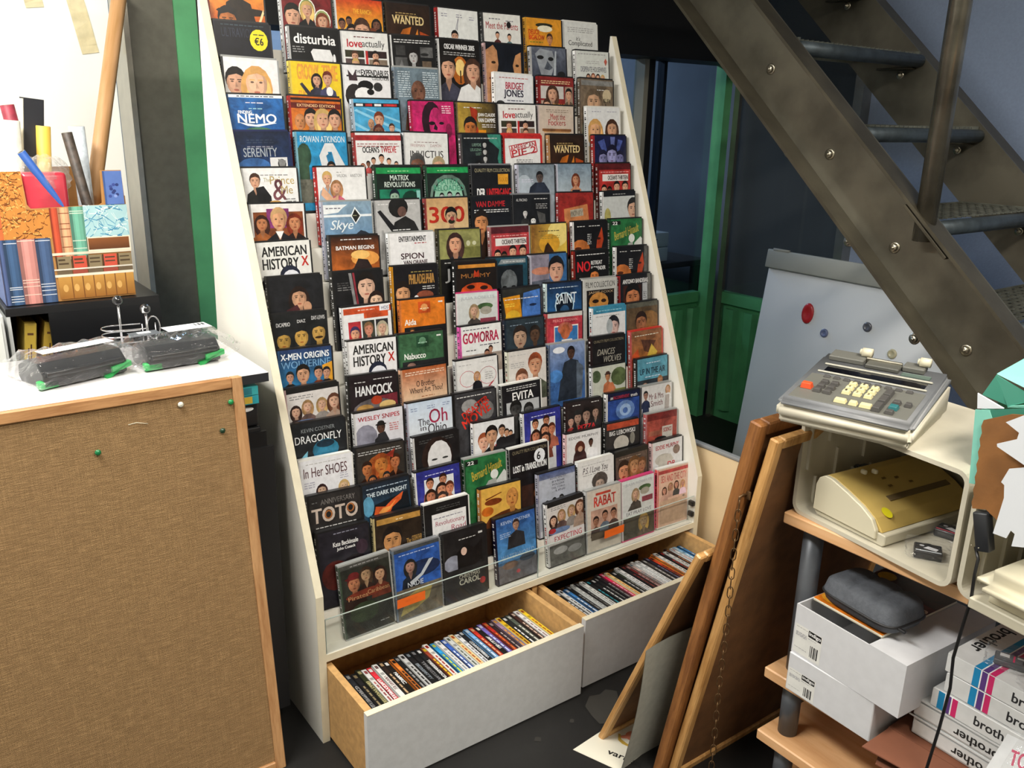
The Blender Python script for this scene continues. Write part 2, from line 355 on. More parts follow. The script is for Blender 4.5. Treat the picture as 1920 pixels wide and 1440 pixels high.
COVERS = r"""
1|0.0715 0.0 0.0000|K|a31|g f9a23a c33510;p 241a10 .2 .5 .3 .2 .5 .12 .75 .2 .85 .5;e .6 .3 .5 .05 241a10;f .3 .42 .16 s3 hk K m;p ffd9a0 .75 .6 .98 .25 .99 .3 .8 .6|orange sunset cover with a wide dark hat
1|0.2415 0.0 0.0000|K|ddd|b 7a1f22;f .2 .3 .15 s1 hk 8a2024 m;e .5 .2 .17 .14 f4efe4;e .5 .2 .15 .125 8a9a5a;f .5 .2 .1 s1 hy K w;e .8 .32 .17 .14 f4efe4;e .8 .32 .15 .125 9aa86a;f .8 .33 .1 s1 hr K w|dark red cover with two round white-rimmed portraits
1|0.3815 0.0 0.0000|K|eee|g d8401c fac83a;t THE_RANCH .35 .13 .75 .19 f2b53a B;f .1 .34 .07 s2 hk 88a m;f .25 .3 .06 s2 hk 667 m;f .85 .32 .08 s2 hk 99a w;f .3 .44 .1 s1 hk 557 m;f .75 .46 .09 s1 hr eee m;f .9 .46 .08 s2 hk eee m;f .52 .42 .16 s1 hb 557 m|yellow and orange cover crowded with a group of people
1|0.5205 0.0 0.0008|K|432|g 2a1c14 3a2010;t WANTED .12 .16 .85 .27 e0c890 B;l .2 .12 .7 2 b89a60;p c26a1e .1 .6 .35 .34 .55 .3 .4 .6;p d8822a .5 .6 .7 .32 .72 .6;p b34a18 .78 .6 .74 .35 .98 .4 .98 .6|dark orange-lit cover with pale capital title
1|0.6720 -0.3 0.0005|K|a22|b e4e6e4;l .08 .07 .25 2 99a;l .45 .07 .6 2 99a;l .78 .09 .9 2 99a;p 889 .495 .12 .505 .12 .44 .28 .42 .34 .43 .27;p 889 .5 .12 .51 .12 .47 .3 .46 .28;f .4 .38 .08 s1 hk 222 m;l .1 .4 .9 1 bbb|plain white cover with one small dark-haired head and thin line
1|0.8205 0.9 0.0000|K|555|b e6e6e2;l .15 .07 .45 1 667;l .6 .09 .8 1 667;t Meet_the_Parents .06 .12 .93 .22 b2393a;e .68 .15 .06 .05 222;f .36 .31 .05 s1 hk 6a3030 m;f .68 .33 .05 s1 hk 5a7a80 m|white cover with red serif title and two small men
1|0.9685 0.6 0.0000|K|f0b040|b e29a2c;e .5 .1 .25 .035 332;e .52 .15 .22 .05 f0ead0;t DEUCE .05 .17 .35 .24 cc2c18 B;t BIGALOW .05 .25 .5 .32 cc2c18 B;l .08 .35 .45 1 6a8a2a;f .65 .3 .08 c98a60 hb d99030 m|orange cover with red block title beside a moustached man
1|1.1055 0.3 0.0005|W|ccc|b dcdedc;l .1 .08 .9 3 aaa;t It's .35 .22 .48 .28 333 I;t Complicated .12 .28 .85 .38 333;l .5 .42 .8 1 aaa|pale grey cover with thin dark serif title
2|0.0715 0.0 0.0000|K|223|b 10121c;t ULTRAVIOLET .1 .07 .8 .18 2e3444;l .1 .03 .9 1 3a4a55;e .78 .2 .17 .13 f0dc28;t €6 .7 .17 .86 .26 222 B;l .68 .13 .88 1 443|near-black cover with a round yellow price sticker
2|0.2450 -0.3 0.0011|K|ccc|b 131314;t disturbia .08 .08 .92 .2 f2f2f2 B;l .04 .24 .28 3 999;p e8e8e8 .4 .3 .45 .26 .8 .26 .85 .35 .82 .5 .5 .5;e .88 .38 .03 .07 eee|black cover with white lowercase title over a bleached head
2|0.3825 0.6 0.0008|K|ddd|b e8e8e6;l .25 .06 .7 1 733;t love .1 .1 .42 .2 cc2433 B;t actually .42 .1 .92 .22 555;r .04 .24 .45 .33 332;f .25 .32 .07 s1 hb 422 m;r .5 .24 .95 .33 322;f .7 .31 .07 s1 hk 422 m;r .48 .24 .53 .5 c03030;r .04 .35 .45 .5 544;f .25 .42 .07 s1 hy 422 m;r .55 .35 .95 .5 876;f .7 .42 .07 s1 hb 422 m|white cover with red and grey title over a photo grid, left of centre
2|0.5205 0.9 0.0000|K|eee|b 19191a;l .05 .05 .9 2 ddd;r .08 .13 .3 .26 3a3a3a;r .05 .29 .35 .5 555;p 777 .15 .4 .2 .32 .25 .42;r .65 .14 .95 .28 666;e .75 .24 .1 .02 222;f .48 .28 .1 s4 hk 333 w;r .68 .33 .9 .5 6a5a4a|black cover with a grid of grey photographs
2|0.6580 -0.3 0.0000|K|eee|b 15110f;t OSCAR_WINNER_2005 .12 .06 .88 .13 e8e8e8 B;l .1 .17 .9 2 bbb;e .5 .42 .2 .2 c06a20;e .5 .38 .12 .12 f2d080;r .49 .42 .52 .6 321;f .2 .4 .17 s1 hk 445 m;f .82 .42 .17 s1 hb ddd w;p e8e8e8 .35 .9 .5 .66 .7 .6 .95 .75 .95 .9|black cover with a man and a woman flanking a golden glow
2|0.8070 0.0 0.0002|K|caa|b 10151f;p c08a60 .0 .1 .2 .02 .3 .1 .33 .3 .25 .5 .25 .95 0 .95;e .2 .27 .06 .02 321;p c89060 .95 .1 .8 .15 .72 .3 .75 .4 .85 .55 .95 .55;e .84 .3 .05 .02 321;e .12 .5 .06 .015 8a4a3a|dark blue cover with two half faces at its sides
2|0.9675 0.9 0.0000|K|ccc|g 6a7080 2a3040;p 9aa0a8 .1 .1 .25 .02 .6 .05 .68 .2 .6 .35 .5 .5 .3 .5 .2 .3;e .25 .15 .1 .03 222;e .55 .17 .08 .03 222;p 555c68 .45 .2 .6 .3 .5 .34 .35 .32;p b8c0c8 .68 .05 .72 .05 .68 .5 .6 .5;e .85 .4 .12 .05 222|blue-grey cover with a shadowed stern face
2|1.1340 0.6 0.0000|K|eee|b d8dcd8;l .05 .04 .9 1 999;l .3 .15 .7 2 bbb;t DESPERATE_HOUSEWIVES .12 .24 .92 .32 556;f .35 .4 .05 s1 hb c66 w;f .5 .39 .05 s1 hr b55 w;f .65 .4 .05 s1 hk c77 w;f .8 .41 .05 s1 hy c66 w;p c06050 .9 .1 .95 .15 .9 .22 .85 .15|pale cover with an arched row of four small women
3|0.0715 -0.9 0.0018|C|333|b eceaea;f .2 .3 .17 s1 hk 2a1418 m;f .58 .3 .2 e8b898 e0a860 e8c0a0 w;r .55 .44 .75 .49 f4f4f4;r .5 .45 .56 .49 222;r .7 .42 .78 .46 222|white cover with a dark-haired man and a blonde woman
3|0.2315 -0.6 0.0015|K|ecd060|b eccb28;t GROOVY .12 .03 .55 .22 e8a040 B;t TIME .62 .03 .93 .22 e8a040 B;t SHOW .12 .36 .4 .48 e8a040 B;f .5 .22 .08 s1 hk 334 w;f .72 .2 .09 s1 8a3a28 446 m;p 334 .15 .28 .2 .26 .35 .38 .5 .3 .5 .4 .3 .42;e .75 .36 .07 .06 eee|yellow cover with a dark-dressed couple and orange bubble letters
3|0.3680 -0.3 0.0000|K|eee|b e9e9ec;t THE .24 .06 .36 .1 222 B;t EXPENDABLES .37 .05 .97 .13 222 B;r .05 .13 .97 .15 222;t COLLECTION .6 .14 .97 .18 333 B;e .2 .4 .2 .16 2a2626;e .45 .26 .17 .07 111;e .72 .27 .1 .06 333;e .4 .38 .2 .1 f0f0f0;e .55 .34 .08 .04 111;p 443038 .1 .2 .08 .06 .18 .14 .25 .06 .28 .2|white cover with a dog in dark sunglasses
3|0.5125 0.0 0.0051|C|789|b 70828e;l .04 .05 .32 12 c8d4da;l .62 .05 .97 12 c8d4da;f .5 .32 .17 s2 5a3c2c 5a3c2c n|steel-blue cover of fine print around a bald man's head
3|0.8190 -0.9 0.0000|W|eee|b e6e8ec;l .1 .05 .9 1 b66;t BRIDGET .27 .12 .77 .22 c22a4a B;t JONES .22 .23 .75 .36 28243c B;l .3 .38 .75 1 335;e .12 .44 .12 .05 333;e .85 .46 .12 .04 333|white cover with red and navy condensed two-line title
3|0.9735 -0.3 0.0000|K|922|b 8a2a28;l .05 .06 .9 2 e8d0a0;r .03 .14 .7 .33 c8c4c0;f .37 .26 .13 s1 hb 987 w;r .74 .14 .97 .5 a89080;f .85 .26 .09 s1 hk 654 m;r .03 .36 .34 .5 b09888;f .2 .44 .1 s1 hb 543 m;t BURN .38 .41 .7 .5 f0c030 B|dark red cover with framed portraits and a yellow word
3|1.1285 -0.6 0.0000|K|876|b 7a6a58;r 0 .02 1 .1 8a8a88;l .3 .16 .9 1 ddd;f .38 .36 .2 c9a080 6a5a48 776 w;e .8 .25 .14 .1 c8b898;t ER .7 .3 .92 .36 332;t L .75 .38 .85 .44 332|brown sepia cover with an astonished curly-haired face
4|0.0715 0.3 0.0032|K|147|g 2a6ab0 1a5aa0;r 0 0 1 .035 eef2f4;l .15 .012 .85 1 667;l .3 .09 .65 1 dde;l .35 .16 .6 1 9cd;t FINDING .15 .19 .4 .23 f2f6f8 B;t NEMO .13 .23 .85 .34 f4f8fa B;p e8f4fa .13 .33 .45 .36 .8 .33 .85 .34 .5 .385 .3 .375;e .5 .43 .25 .04 4a7a5a;e .5 .45 .2 .02 8a8a50|bright blue sea cover with bold white rounded title
4|0.2140 -0.9 0.0026|K|b33|g c8601c e08830;r 0 .02 1 .05 2a1208;r 0 .08 1 .15 6a1c10;t EXTENDED_EDITION .12 .095 .88 .13 e8c090 B;f .16 .32 .11 c08050 a07048 7a3a20 n;f .38 .28 .12 s1 hk 222 m;f .62 .28 .13 s1 hy 222 w;f .86 .28 .12 s1 hk 222 m|orange cover with a row of four serious heads
4|0.3800 0.6 0.0005|K|bcd|b 4aa6d4;r 0 .05 1 .1 1a1c28;r .05 .06 .2 .09 eee;r .25 .06 .4 .09 c33;r .45 .06 .6 .09 eee;r .65 .06 .95 .09 c33;p 8ccbe8 0 .15 .05 .13 1 .4 1 .44;p 8ccbe8 .2 .12 .28 .12 1 .28 1 .31;p 8ccbe8 0 .3 .6 .5 .5 .5 0 .34;f .35 .32 .07 c09070 c09070 887 n;f .53 .27 .1 s1 8a4020 ddd m;f .5 .42 .09 s2 5a2820 223 w;f .8 .38 .06 s1 hb 334 m|sky-blue swirling cover with comic group of four
4|0.5438 0.6 0.0005|K|c25|b c8246a;e .45 .27 .24 .27 2c1220;e .55 .3 .17 .22 d02c74;e .45 .3 .08 .025 22101a;e .68 .3 .06 .02 22101a;p 22101a .52 .3 .58 .36 .56 .4 .48 .38;e .85 .4 .08 .1 8a1a4a;l .7 .06 .92 4 f4dce4|magenta cover with a dark printed face
4|0.6800 -0.3 0.0000|K|875|h b8983c 201c1c;l .15 .06 .6 1 ddd;t JEAN_CLAUDE .5 .14 .95 .2 e8e8e8 B;t VAN_DAMME .5 .21 .95 .27 e8e8e8 B;l .6 .3 .95 2 ddd;p a8361c .3 .05 .5 .1 .45 .3 .6 .5 .4 .5;f .3 .36 .15 s3 hk 531 m;r .5 .38 .7 .5 e0901c|yellow-to-black cover with white block names over a man's head
4|0.8162 0.3 0.0000|K|ddd|b e8e8e6;l .25 .06 .7 1 733;t love .1 .1 .42 .2 cc2433 B;t actually .42 .1 .92 .22 555;r .04 .24 .45 .33 332;f .25 .32 .07 s1 hb 422 m;r .5 .24 .95 .33 322;f .7 .31 .07 s1 hk 422 m;r .48 .24 .53 .5 c03030;r .04 .35 .45 .5 544;f .25 .42 .07 s1 hy 422 m;r .55 .35 .95 .5 876;f .7 .42 .07 s1 hb 422 m|white cover with red and grey title over a photo grid, right of centre
4|0.9524 -0.6 0.0000|K|dcc|b cdbdae;l .2 .06 .85 2 987;t Meet_the .32 .12 .75 .21 b03a3a;t Fockers .26 .21 .76 .3 b03a3a;r .08 .35 .93 .39 8a5a34;r .12 .39 .89 .41 c89a68;r .14 .42 .87 .9 6a5040|beige cover with red serif title above a wooden frame
4|1.1375 0.3 0.0000|W|eee|b e2e4e6;l .12 .06 .4 1 aab;l .6 .06 .9 1 aab;f .22 .36 .17 dca880 d0a060 d8b890 w;f .75 .34 .15 d0a080 4a3024 a87c60 w|white cover with a blonde and a brunette facing each other
5|0.0715 0.6 0.0029|N|226|g 14203a 1c3a6a;l .2 .1 .7 2 33425a;l .2 .18 .68 1 99a;t SERENITY .12 .2 .75 .31 a8b0b8;e .3 .42 .3 .1 3a6aa8;r .6 .32 .93 .48 dddddd;e .82 .4 .08 .06 333;p 888 .75 .34 .9 .36 .85 .48 .78 .46|dark navy cover with spiky silver title and white inset photo
5|0.2145 -0.3 0.0032|K|8bc|b 2c94c8;t ROWAN_ATKINSON .06 .05 .96 .13 d8e4ea;e .12 .3 .14 .16 2a4a38;p 34503c 0 .2 .2 .16 .2 .9 0 .9;p d8dadc .42 .3 .55 .14 .72 .14 .98 .48 .98 .6 .8 .6 .68 .25 .6 .25 .68 .6 .5 .6;p 2a7aa8 .56 .3 .66 .25 .78 .6 .66 .6;f .65 .46 .08 s1 hk 333 m;r 0 .6 1 .9 707468|blue cover with a giant white zero-shaped arch
5|0.3657 0.0 0.0023|K|b44|b e4e4e4;r 0 .03 1 .1 b02c30;l .03 .14 .95 2 a66;t OCEAN'S .14 .18 .5 .26 222 B;t TWELVE .54 .18 .88 .26 c02a30 B;f .54 .34 .055 s1 hk 222 m;f .36 .37 .045 s1 hk 444 m;f .7 .38 .045 s1 hk ddd m;f .24 .41 .04 s2 hk c55 m;f .12 .44 .04 s1 hr c44 w;f .86 .42 .04 s1 hk 333 m|white cover, red top band, small men in suits below
5|0.5019 -1.0 0.0008|K|ddd|b e0e1e0;l .2 .12 .75 1 a99;t FREEMAN .12 .15 .45 .19 b99 ;t DAMON .58 .15 .84 .19 b99;t INVICTUS .1 .24 .88 .34 222;f .26 .45 .16 s2 555 333 m;f .76 .47 .14 s1 a97 333 m|white cover with wide thin black capitals
5|0.6760 0.0 0.0000|K|555|b 1a2024;p 3a8a78 .65 0 1 0 1 .5 .95 .5 .9 .35 .95 .22 .8 .14 .7 .1;l .05 .05 .9 1 ccc;t LIEFDE .25 .13 .48 .17 8a9;t LEUGENS .2 .2 .48 .24 798;t LUST .34 .26 .48 .3 798;f .57 .15 .05 s4 111 222 m;f .57 .25 .05 s4 111 222 m;f .57 .35 .05 s4 111 222 m;f .4 .46 .08 s4 111 333 m|black cover with a green-edged dark profile
5|0.8145 -0.3 0.0000|R|c33|b e6e6e6;r 0 .0 1 .06 c42c2c;r .97 0 1 1 c42c2c;p c23038 .1 .17 .85 .08 .9 .25 .16 .35;p e8e8e8 .12 .18 .83 .1 .87 .24 .18 .33;t AMERICAN .14 .14 .84 .21 c23038 B r9;t PIE_2 .18 .2 .86 .3 c23038 B r9;l .3 .37 .75 3 888|white cover with red slanted stamp lettering
5|0.9740 0.3 0.0000|K|c96|g 2a1c14 3a2010;t WANTED .12 .16 .88 .27 e0c890 B;l .2 .12 .7 2 b89a60;p c26a1e .1 .6 .35 .34 .55 .3 .4 .6;p d8822a .5 .6 .7 .32 .72 .6;p b34a18 .78 .6 .74 .35 .98 .4 .98 .6|dark cover with flame-orange hands under a pale capital title
5|1.1425 0.0 0.0000|K|b33|b 1c2048;p 4a5aa0 .1 .1 .3 .05 .45 .35 .4 .4;p 6a78b8 .5 .02 .65 .02 .6 .3 .52 .3;p 4a5aa0 .75 .06 .9 .08 .7 .35 .62 .35;f .26 .37 .13 8888b8 1c1c38 1c1c38 m;f .8 .37 .12 7878a8 1c1c38 1c1c38 m;f .54 .32 .16 9898c8 1c1c38 1c1c38 m|indigo cover with three bluish faces under light rays
6|0.0715 -0.3 0.0023|K|ddd|b ebebea;l .14 .08 .85 1 999;t The .36 .12 .48 .17 a8a070;t Prince .48 .1 .94 .2 c0a868;t & .52 .14 .78 .4 7a4a50 ;t Me .68 .22 .9 .32 b8a068;f .2 .16 .09 s1 hb 222 m;p 1c1c20 .2 .24 .35 .22 .48 .35 .48 .5 .25 .5;e .55 .43 .12 .03 c89850;l .75 .38 .95 2 888|white cover with large ampersand and a man in black
6|0.2480 -0.3 0.0017|K|c33|b e6e6e6;l .4 .06 .5 1 aaa;t WILSON .4 .09 .6 .13 888;t ANISTON .68 .09 .92 .13 888;f .2 .15 .09 s1 hy 9ab m;f .38 .26 .09 s1 a87850 c8607a w;p d8a888 .1 .25 .3 .4 .4 .36 .4 .42 .2 .46 .05 .35;t Marley .45 .43 .95 .52 a03a40|white cover with an embracing couple and red-edged spine
6|0.4035 -0.6 0.0014|K|243|b 14201c;r 0 .02 1 .1 209a52;l .25 .06 .75 1 9d9;t MATRIX .3 .12 .72 .19 c8d4cc B;t REVOLUTIONS .17 .21 .86 .28 c8d4cc B;r .05 .31 .97 .9 1e7a5c;f .38 .42 .1 9cb8a4 123 111 m;e .75 .45 .2 .12 0e3a2c;p 8ac8c0 .88 .33 .97 .33 .97 .5 .9 .5|black and green cover with two pale word lines over green figures
6|0.5495 -0.3 0.0005|K|354|b 18241f;r 0 .02 1 .1 209a52;l .25 .06 .75 1 9d9;e .5 .42 .45 .3 6a8478;e .5 .45 .4 .28 141c18;e .5 .44 .35 .26 94c4ac;t MATRIX .25 .18 .75 .26 4a9a7c B;t RELOADED .15 .27 .88 .35 4a9a7c B;f .33 .43 .05 s4 111 111 m;f .52 .42 .055 s4 111 111 m;f .72 .43 .05 s4 111 111 m|green cover with a pale arch and three figures
6|0.6895 -0.6 0.0000|G|222|b 15161a;t QUALITY_FILM_COLLECTION .05 .05 .96 .11 a8a080;r .65 .13 .92 .28 e0a030;t GOUD .68 .18 .9 .24 b87818;t DER .1 .34 .3 .47 eee B;t UNTERGANG .35 .34 .98 .46 c8282c B|black cover with white and red capitals and orange square
6|0.8430 -0.3 0.0000|K|ccd|g 7a8894 a8b4c0;e .15 .3 .2 .15 b0bcc8;l .08 .22 .4 2 ccd;f .58 .2 .09 6a5a54 1c1c20 2c3444 m;p 2c3444 .3 .34 .45 .27 .7 .27 .85 .4 .85 .6 .2 .6|smoky grey-blue cover with a man in a dark suit
6|0.9815 -0.3 0.0000|K|dde|g 7a90a4 b8c4cc;l .2 .1 .8 1 9ab;f .53 .24 .09 c89070 7a3a24 c89070 w;p 2c2430 .42 .4 .65 .4 .63 .6 .44 .6|cloudy sky cover with a red-haired woman in black
6|1.1405 0.0 0.0000|K|722|b b83430;r 0 0 1 .1 5a1c20;l .05 .13 .95 1 eaa;r .1 .17 .93 .28 e6e2e0;t OCEAN'S_THIRTEEN .27 .19 .92 .26 3a2a2a B;f .15 .42 .08 s1 hk 222 m;f .32 .44 .07 s2 hk 222 m;f .55 .38 .09 s1 hk 222 m;f .82 .38 .09 s1 hk 222 m|red cover with white title strip and men's heads, next to the right side panel
7|0.0715 -0.9 0.0045|K|bbb|b e6e4e2;r .03 .1 .97 .42 8a4a28;r .28 .06 .7 .3 8a3a78;f .18 .24 .1 b87850 3a1c14 a86030 w;f .8 .24 .11 c88860 7a2c18 281818 w;f .5 .2 .14 d8a078 c8a070 1c1c22 m;p eee .42 .34 .58 .34 .5 .44;l .05 .46 .9 2 999|white-bordered cover with a smiling man between two women
7|0.2465 -0.6 0.0030|C|bbc|g 8aa4b8 6a92b8;p e8ecee 0 .04 .5 .04 .4 .08 .3 .14 .05 .16 0 .16;l .05 .08 .35 1 667;r 0 .17 1 .2 e8eef2;p e8eef2 .55 .19 .65 .07 .78 .19 .65 .3;p 282824 .58 .19 .65 .1 .75 .19 .65 .28;l .6 .18 .7 1 aa8;t Skye .12 .24 .6 .4 e8f0f4 I;t the .34 .26 .4 .3 dde;p 28303c 0 .46 .4 .42 .6 .45 .75 .38 .85 .4 1 .46 1 .5 0 .5;r 0 .5 1 1 a8b4b8|blue landscape cover with white script and a diamond emblem
7|0.3855 -0.3 0.0009|K|aaa|b b8b8b8;l .05 .05 .9 1 ddd;e .5 .1 .22 .14 1c1c1c;e .58 .16 .1 .07 7a5a50;p 222 .3 .5 .4 .3 .65 .22 .85 .3 1 .5;p 1c1c20 .03 .15 .1 .13 .45 .4 .35 .45;l .35 .4 .75 2 ddd;p 999 .1 .4 .15 .4 .12 .8 .05 .8|grey cover with a black capped gunman silhouette
7|0.5305 -0.3 0.0003|K|a44|g c8a070 dcc090;t 300 .06 .12 .9 .34 b82c1c B;f .58 .27 .13 c8a080 111 5a2c20 m;e .58 .33 .08 .035 221;e .6 .29 .05 .03 a44|sandy cover with huge red brushed numerals and shouting man
7|0.6699 -0.3 0.0000|K|222|b 14161c;t VAN_DAMME .1 .07 .85 .15 c0242c B;l .05 .19 .95 2 ddd;f .22 .38 .17 c88858 1c1410 2c1c14 m|black cover with red capitals over a tanned face
7|0.8061 -0.9 0.0000|G|222|b 1a1c20;t AL_PACINO .06 .06 .36 .1 ccc;l .56 .06 .92 1 ccc;l .6 .14 .92 3 aaa;f .3 .28 .06 ccc 222 333 m;f .52 .4 .07 ddd 111 444 m;p 555 .62 .25 .85 .3 .9 .6 .75 .6|black cover with two small pale figures in shadow
7|0.9680 -0.9 0.0000|K|a33|b 9a2c28;p c88050 .12 .25 .82 .18 .9 .6 .15 .6;p b0a898 .3 .27 .68 .24 .7 .36 .32 .38;t MONEY .32 .28 .68 .36 8a8070 B;e .55 .5 .12 .06 4a2418|dark red cover with a patterned orange panel
7|1.1385 0.3 0.0000|K|e8e8e8|b c4c8c8;r 0 0 1 .08 1a1c22;l .3 .04 .7 1 aaa;f .95 .3 .17 c8a088 222 777 m;e .12 .4 .1 .14 a8a060;e .2 .46 .08 .03 c08838|pale grey cover with a half face at its right edge
8|0.0715 0.0 0.0000|K|ccc|b e6e6e2;t AMERICAN .08 .06 .93 .18 282828 B;t HISTORY .08 .21 .76 .34 282828 B;t X .82 .2 .95 .32 c8342c B;e .58 .44 .2 .14 23283a;e .6 .49 .18 .13 e4e6ee;e .68 .5 .09 .02 222;e .48 .53 .07 .02 222;e .2 .53 .18 .1 333;e .24 .55 .15 .09 e0e0dc|white cover with big black capitals and red X, left column
8|0.2475 -1.2 0.0026|K|333|g 2a1c18 c86a28;l .2 .04 .85 1 ddd;t BATMAN_BEGINS .1 .13 .9 .18 f0f0f0 B;e .7 .3 .3 .1 e8a050;e .6 .25 .2 .06 f0c070;p 2c2020 .2 .5 .45 .42 .55 .3 .75 .32 .9 .5|fiery orange sky cover with widely spaced white title
8|0.4070 -0.6 0.0014|C|eee|b e8e8ea;t ENTERTAINMENT .2 .05 .82 .12 222 B;l .55 .14 .82 1 c33;t SPION .23 .28 .75 .36 3c1c24 B;t VAN_ORANJE .28 .38 .83 .45 3c1c24 B|white cover with small black heading and stacked maroon title
8|0.5490 -0.9 0.0000|K|443|b 8a8a48;r 0 .02 1 .41 94945a;r .55 .25 1 .4 7a7a40;e .7 .2 .05 .04 c8c8a8;e .85 .2 .05 .03 c8c8a8;f .38 .2 .15 d8a080 3a2420 282c34 w;r 0 .41 1 1 1c1c1c;l .1 .46 .9 1 ccc;t Jul .1 .55 .6 .75 ccc|olive kitchen-photo cover with a laughing dark-haired woman
8|0.7129 -0.6 0.0002|C|a66|b b83c40;r 0 0 1 .1 5a2028;l .05 .13 .95 1 eaa;r .1 .17 .93 .28 e6e2e0;t OCEAN'S_THIRTEEN .27 .19 .92 .26 3a2a2a B;f .15 .42 .08 s1 hk 222 m;f .32 .44 .07 s2 hk 222 m;f .55 .38 .09 s1 hk 222 m;f .82 .38 .09 s1 hk 222 m|red cover with white title strip and men's heads, mid rack
8|0.8491 -0.3 0.0000|K|a84|h 8a5c28 e0c050;e .75 .15 .3 .2 e8d480;e .5 .3 .3 .15 d8a030;l .2 .1 .8 1 543;l .25 .18 .8 2 a89040;p 3a2414 .3 .5 .38 .33 .45 .28 .52 .33 .7 .5|golden cover with a small dark kneeling silhouette
8|1.0025 -0.3 0.0000|K|eee|b 16161a;l .1 .07 .35 1 ccc;l .45 .07 .8 1 ccc;e .18 .46 .3 .18 c07038;e .12 .42 .1 .025 4a2414;p b04020 .85 .1 .9 .3 .8 .5 .65 .5 .7 .3;e .75 .28 .06 .02 401810;l .4 .2 .52 6 ccc|black cover with two orange-lit faces, left one of two alike
8|1.1460 -0.6 0.0000|K|253|b 2a7040;r 0 .03 .3 .09 1c2420;t 22 .05 .04 .2 .09 eee B;t Bernard_Hinault .08 .14 .9 .28 b8a848 I r14;p d0d4d2 .95 .3 1 .33 1 .6 .7 .6 .75 .4;e .66 .32 .1 .07 d8dcd8;p a8aca8 .4 .6 .55 .4 .7 .38 .7 .6|green cover with white-helmeted figure, beside the right side panel
9|0.0815 -0.6 0.0054|K|222|b 1f2024;f .55 .28 .14 c89878 2c1c18 3a2424 w;p 4a2428 .2 .55 .3 .42 .5 .36 .6 .5 .8 .55;e .7 .4 .08 .07 c89878|black cover with a long-haired man in a dark red robe
9|0.2415 -0.3 0.0033|K|222|b 18181b;l .06 .14 .3 2 555;l .06 .2 .35 2 777;p 888 .3 .02 .36 .02 .46 .6 .4 .6;p 8a2c38 .38 .02 .42 .02 .5 .6 .46 .6;f .66 .22 .18 d8b098 1c1614 3a2c28 m;f .85 .42 .13 e0bca0 2c1c18 333 w|black cover with a goateed man and a woman's half face
9|0.3970 -1.2 0.0018|K|d92|b 17151a;t PHILADELPHIA .35 .12 .93 .25 b88a48 B;l .4 .08 .9 1 a95;l .65 .29 .93 2 ccc;f .2 .38 .16 d09a70 1c1410 111 m;e .7 .42 .2 .07 8a4a34;e .5 .44 .05 .03 eee|black cover with narrow gold letters beside a man's face
9|0.5685 -1.6 0.0000|K|222|b 1c1410;r .05 .04 .97 .09 d08c38;t MUMMY .12 .17 .85 .23 a87038;p c8401c .42 .22 .45 .12 .5 .16 .55 .12 .58 .22;e .5 .42 .4 .12 c84c1c;e .35 .36 .1 .03 2c100a;e .68 .38 .1 .03 2c100a|black cover with orange strip and burning eyes
9|0.6860 -1.5 0.0000|K|245|b 1f4a5c;p 8a9498 .3 .03 .95 .03 .95 .09 .22 .1;l .35 .06 .9 1 ccc;r .1 .12 .88 .5 141a20;e .5 .36 .22 .18 6a7074;e .38 .44 .06 .02 111;e .62 .44 .06 .02 111|teal cover with a stone-grey head in a dark square
9|0.8285 -0.6 0.0000|K|ccd|b 8a8494;r .5 0 1 1 3a6aa0;e .3 .25 .3 .06 c08068;f .7 .26 .2 d0a088 1c1c20 d8dce4 m;p 555a68 0 .4 .5 .38 .6 .5 0 .5|blue and dusk-pink cover with a tilted smiling man
9|0.9870 -0.3 0.0003|K|922|b 141416;l .05 .06 .9 1 e8e8e8;t NO .07 .17 .45 .33 d02830 B;t RETREAT .48 .17 .82 .23 ddd B;t SURRENDER .48 .26 .92 .32 ddd B;f .58 .42 .13 s3 111 111 m|black cover with huge slanted red NO
9|1.1465 -0.9 0.0000|K|eee|b 16161a;r .9 0 1 1 5a5a58;l .1 .07 .35 1 ccc;l .45 .07 .8 1 ccc;e .18 .46 .3 .18 c07038;e .12 .42 .1 .025 4a2414;p b04020 .85 .1 .9 .3 .8 .5 .65 .5 .7 .3;e .75 .28 .06 .02 401810;l .4 .2 .52 6 ccc|black cover with two orange-lit faces, right one of two alike
10|0.0765 -0.6 0.0053|K|222|b 1e2022;t DiCAPRIO .04 .11 .3 .16 d8d8d8;t DIAZ .44 .09 .6 .13 d8d8d8;t DAY-LEWIS .72 .06 .98 .11 d8d8d8;f .16 .34 .13 b08c44 1e2022 1e2022 m;f .5 .31 .13 c0984c 1e2022 1e2022 w;f .84 .28 .13 c09850 1e2022 1e2022 m;e .84 .34 .08 .015 332010;e .8 .48 .2 .04 c05828|black cover with three golden moody faces
10|0.2500 0.0 0.0029|K|eee|b e4e4e6;r 0 .02 1 .1 d0542c;r .42 .1 .94 .17 d0542c;l .3 .05 .65 1 ecb;r .76 .015 .97 .09 e8e8ee;t HOS .8 .03 .95 .075 446;r .08 .2 .34 .48 b03038;f .21 .36 .09 d8a080 3c3058 3c3058 m;r .37 .2 .63 .48 3c4038;f .5 .32 .09 c88870 8a6848 d8d8d8 m;r .66 .2 .92 .48 2c2c30;f .79 .32 .09 d0a890 b0a890 4a3868 w|white cover with orange band and three framed portraits
10|0.4030 -0.9 0.0020|K|e84|b e07c24;r .38 .04 .66 .2 d05420;e .52 .12 .08 .05 e8a060;l .42 .13 .62 1 edb;r .85 .05 .95 .07 eee;t Aida .06 .27 .32 .35 f4f0e8 B;r .05 .38 1 1 1c1c1e;f .22 .45 .05 c08050 432 a84 m|bright orange cover with short white title at lower left
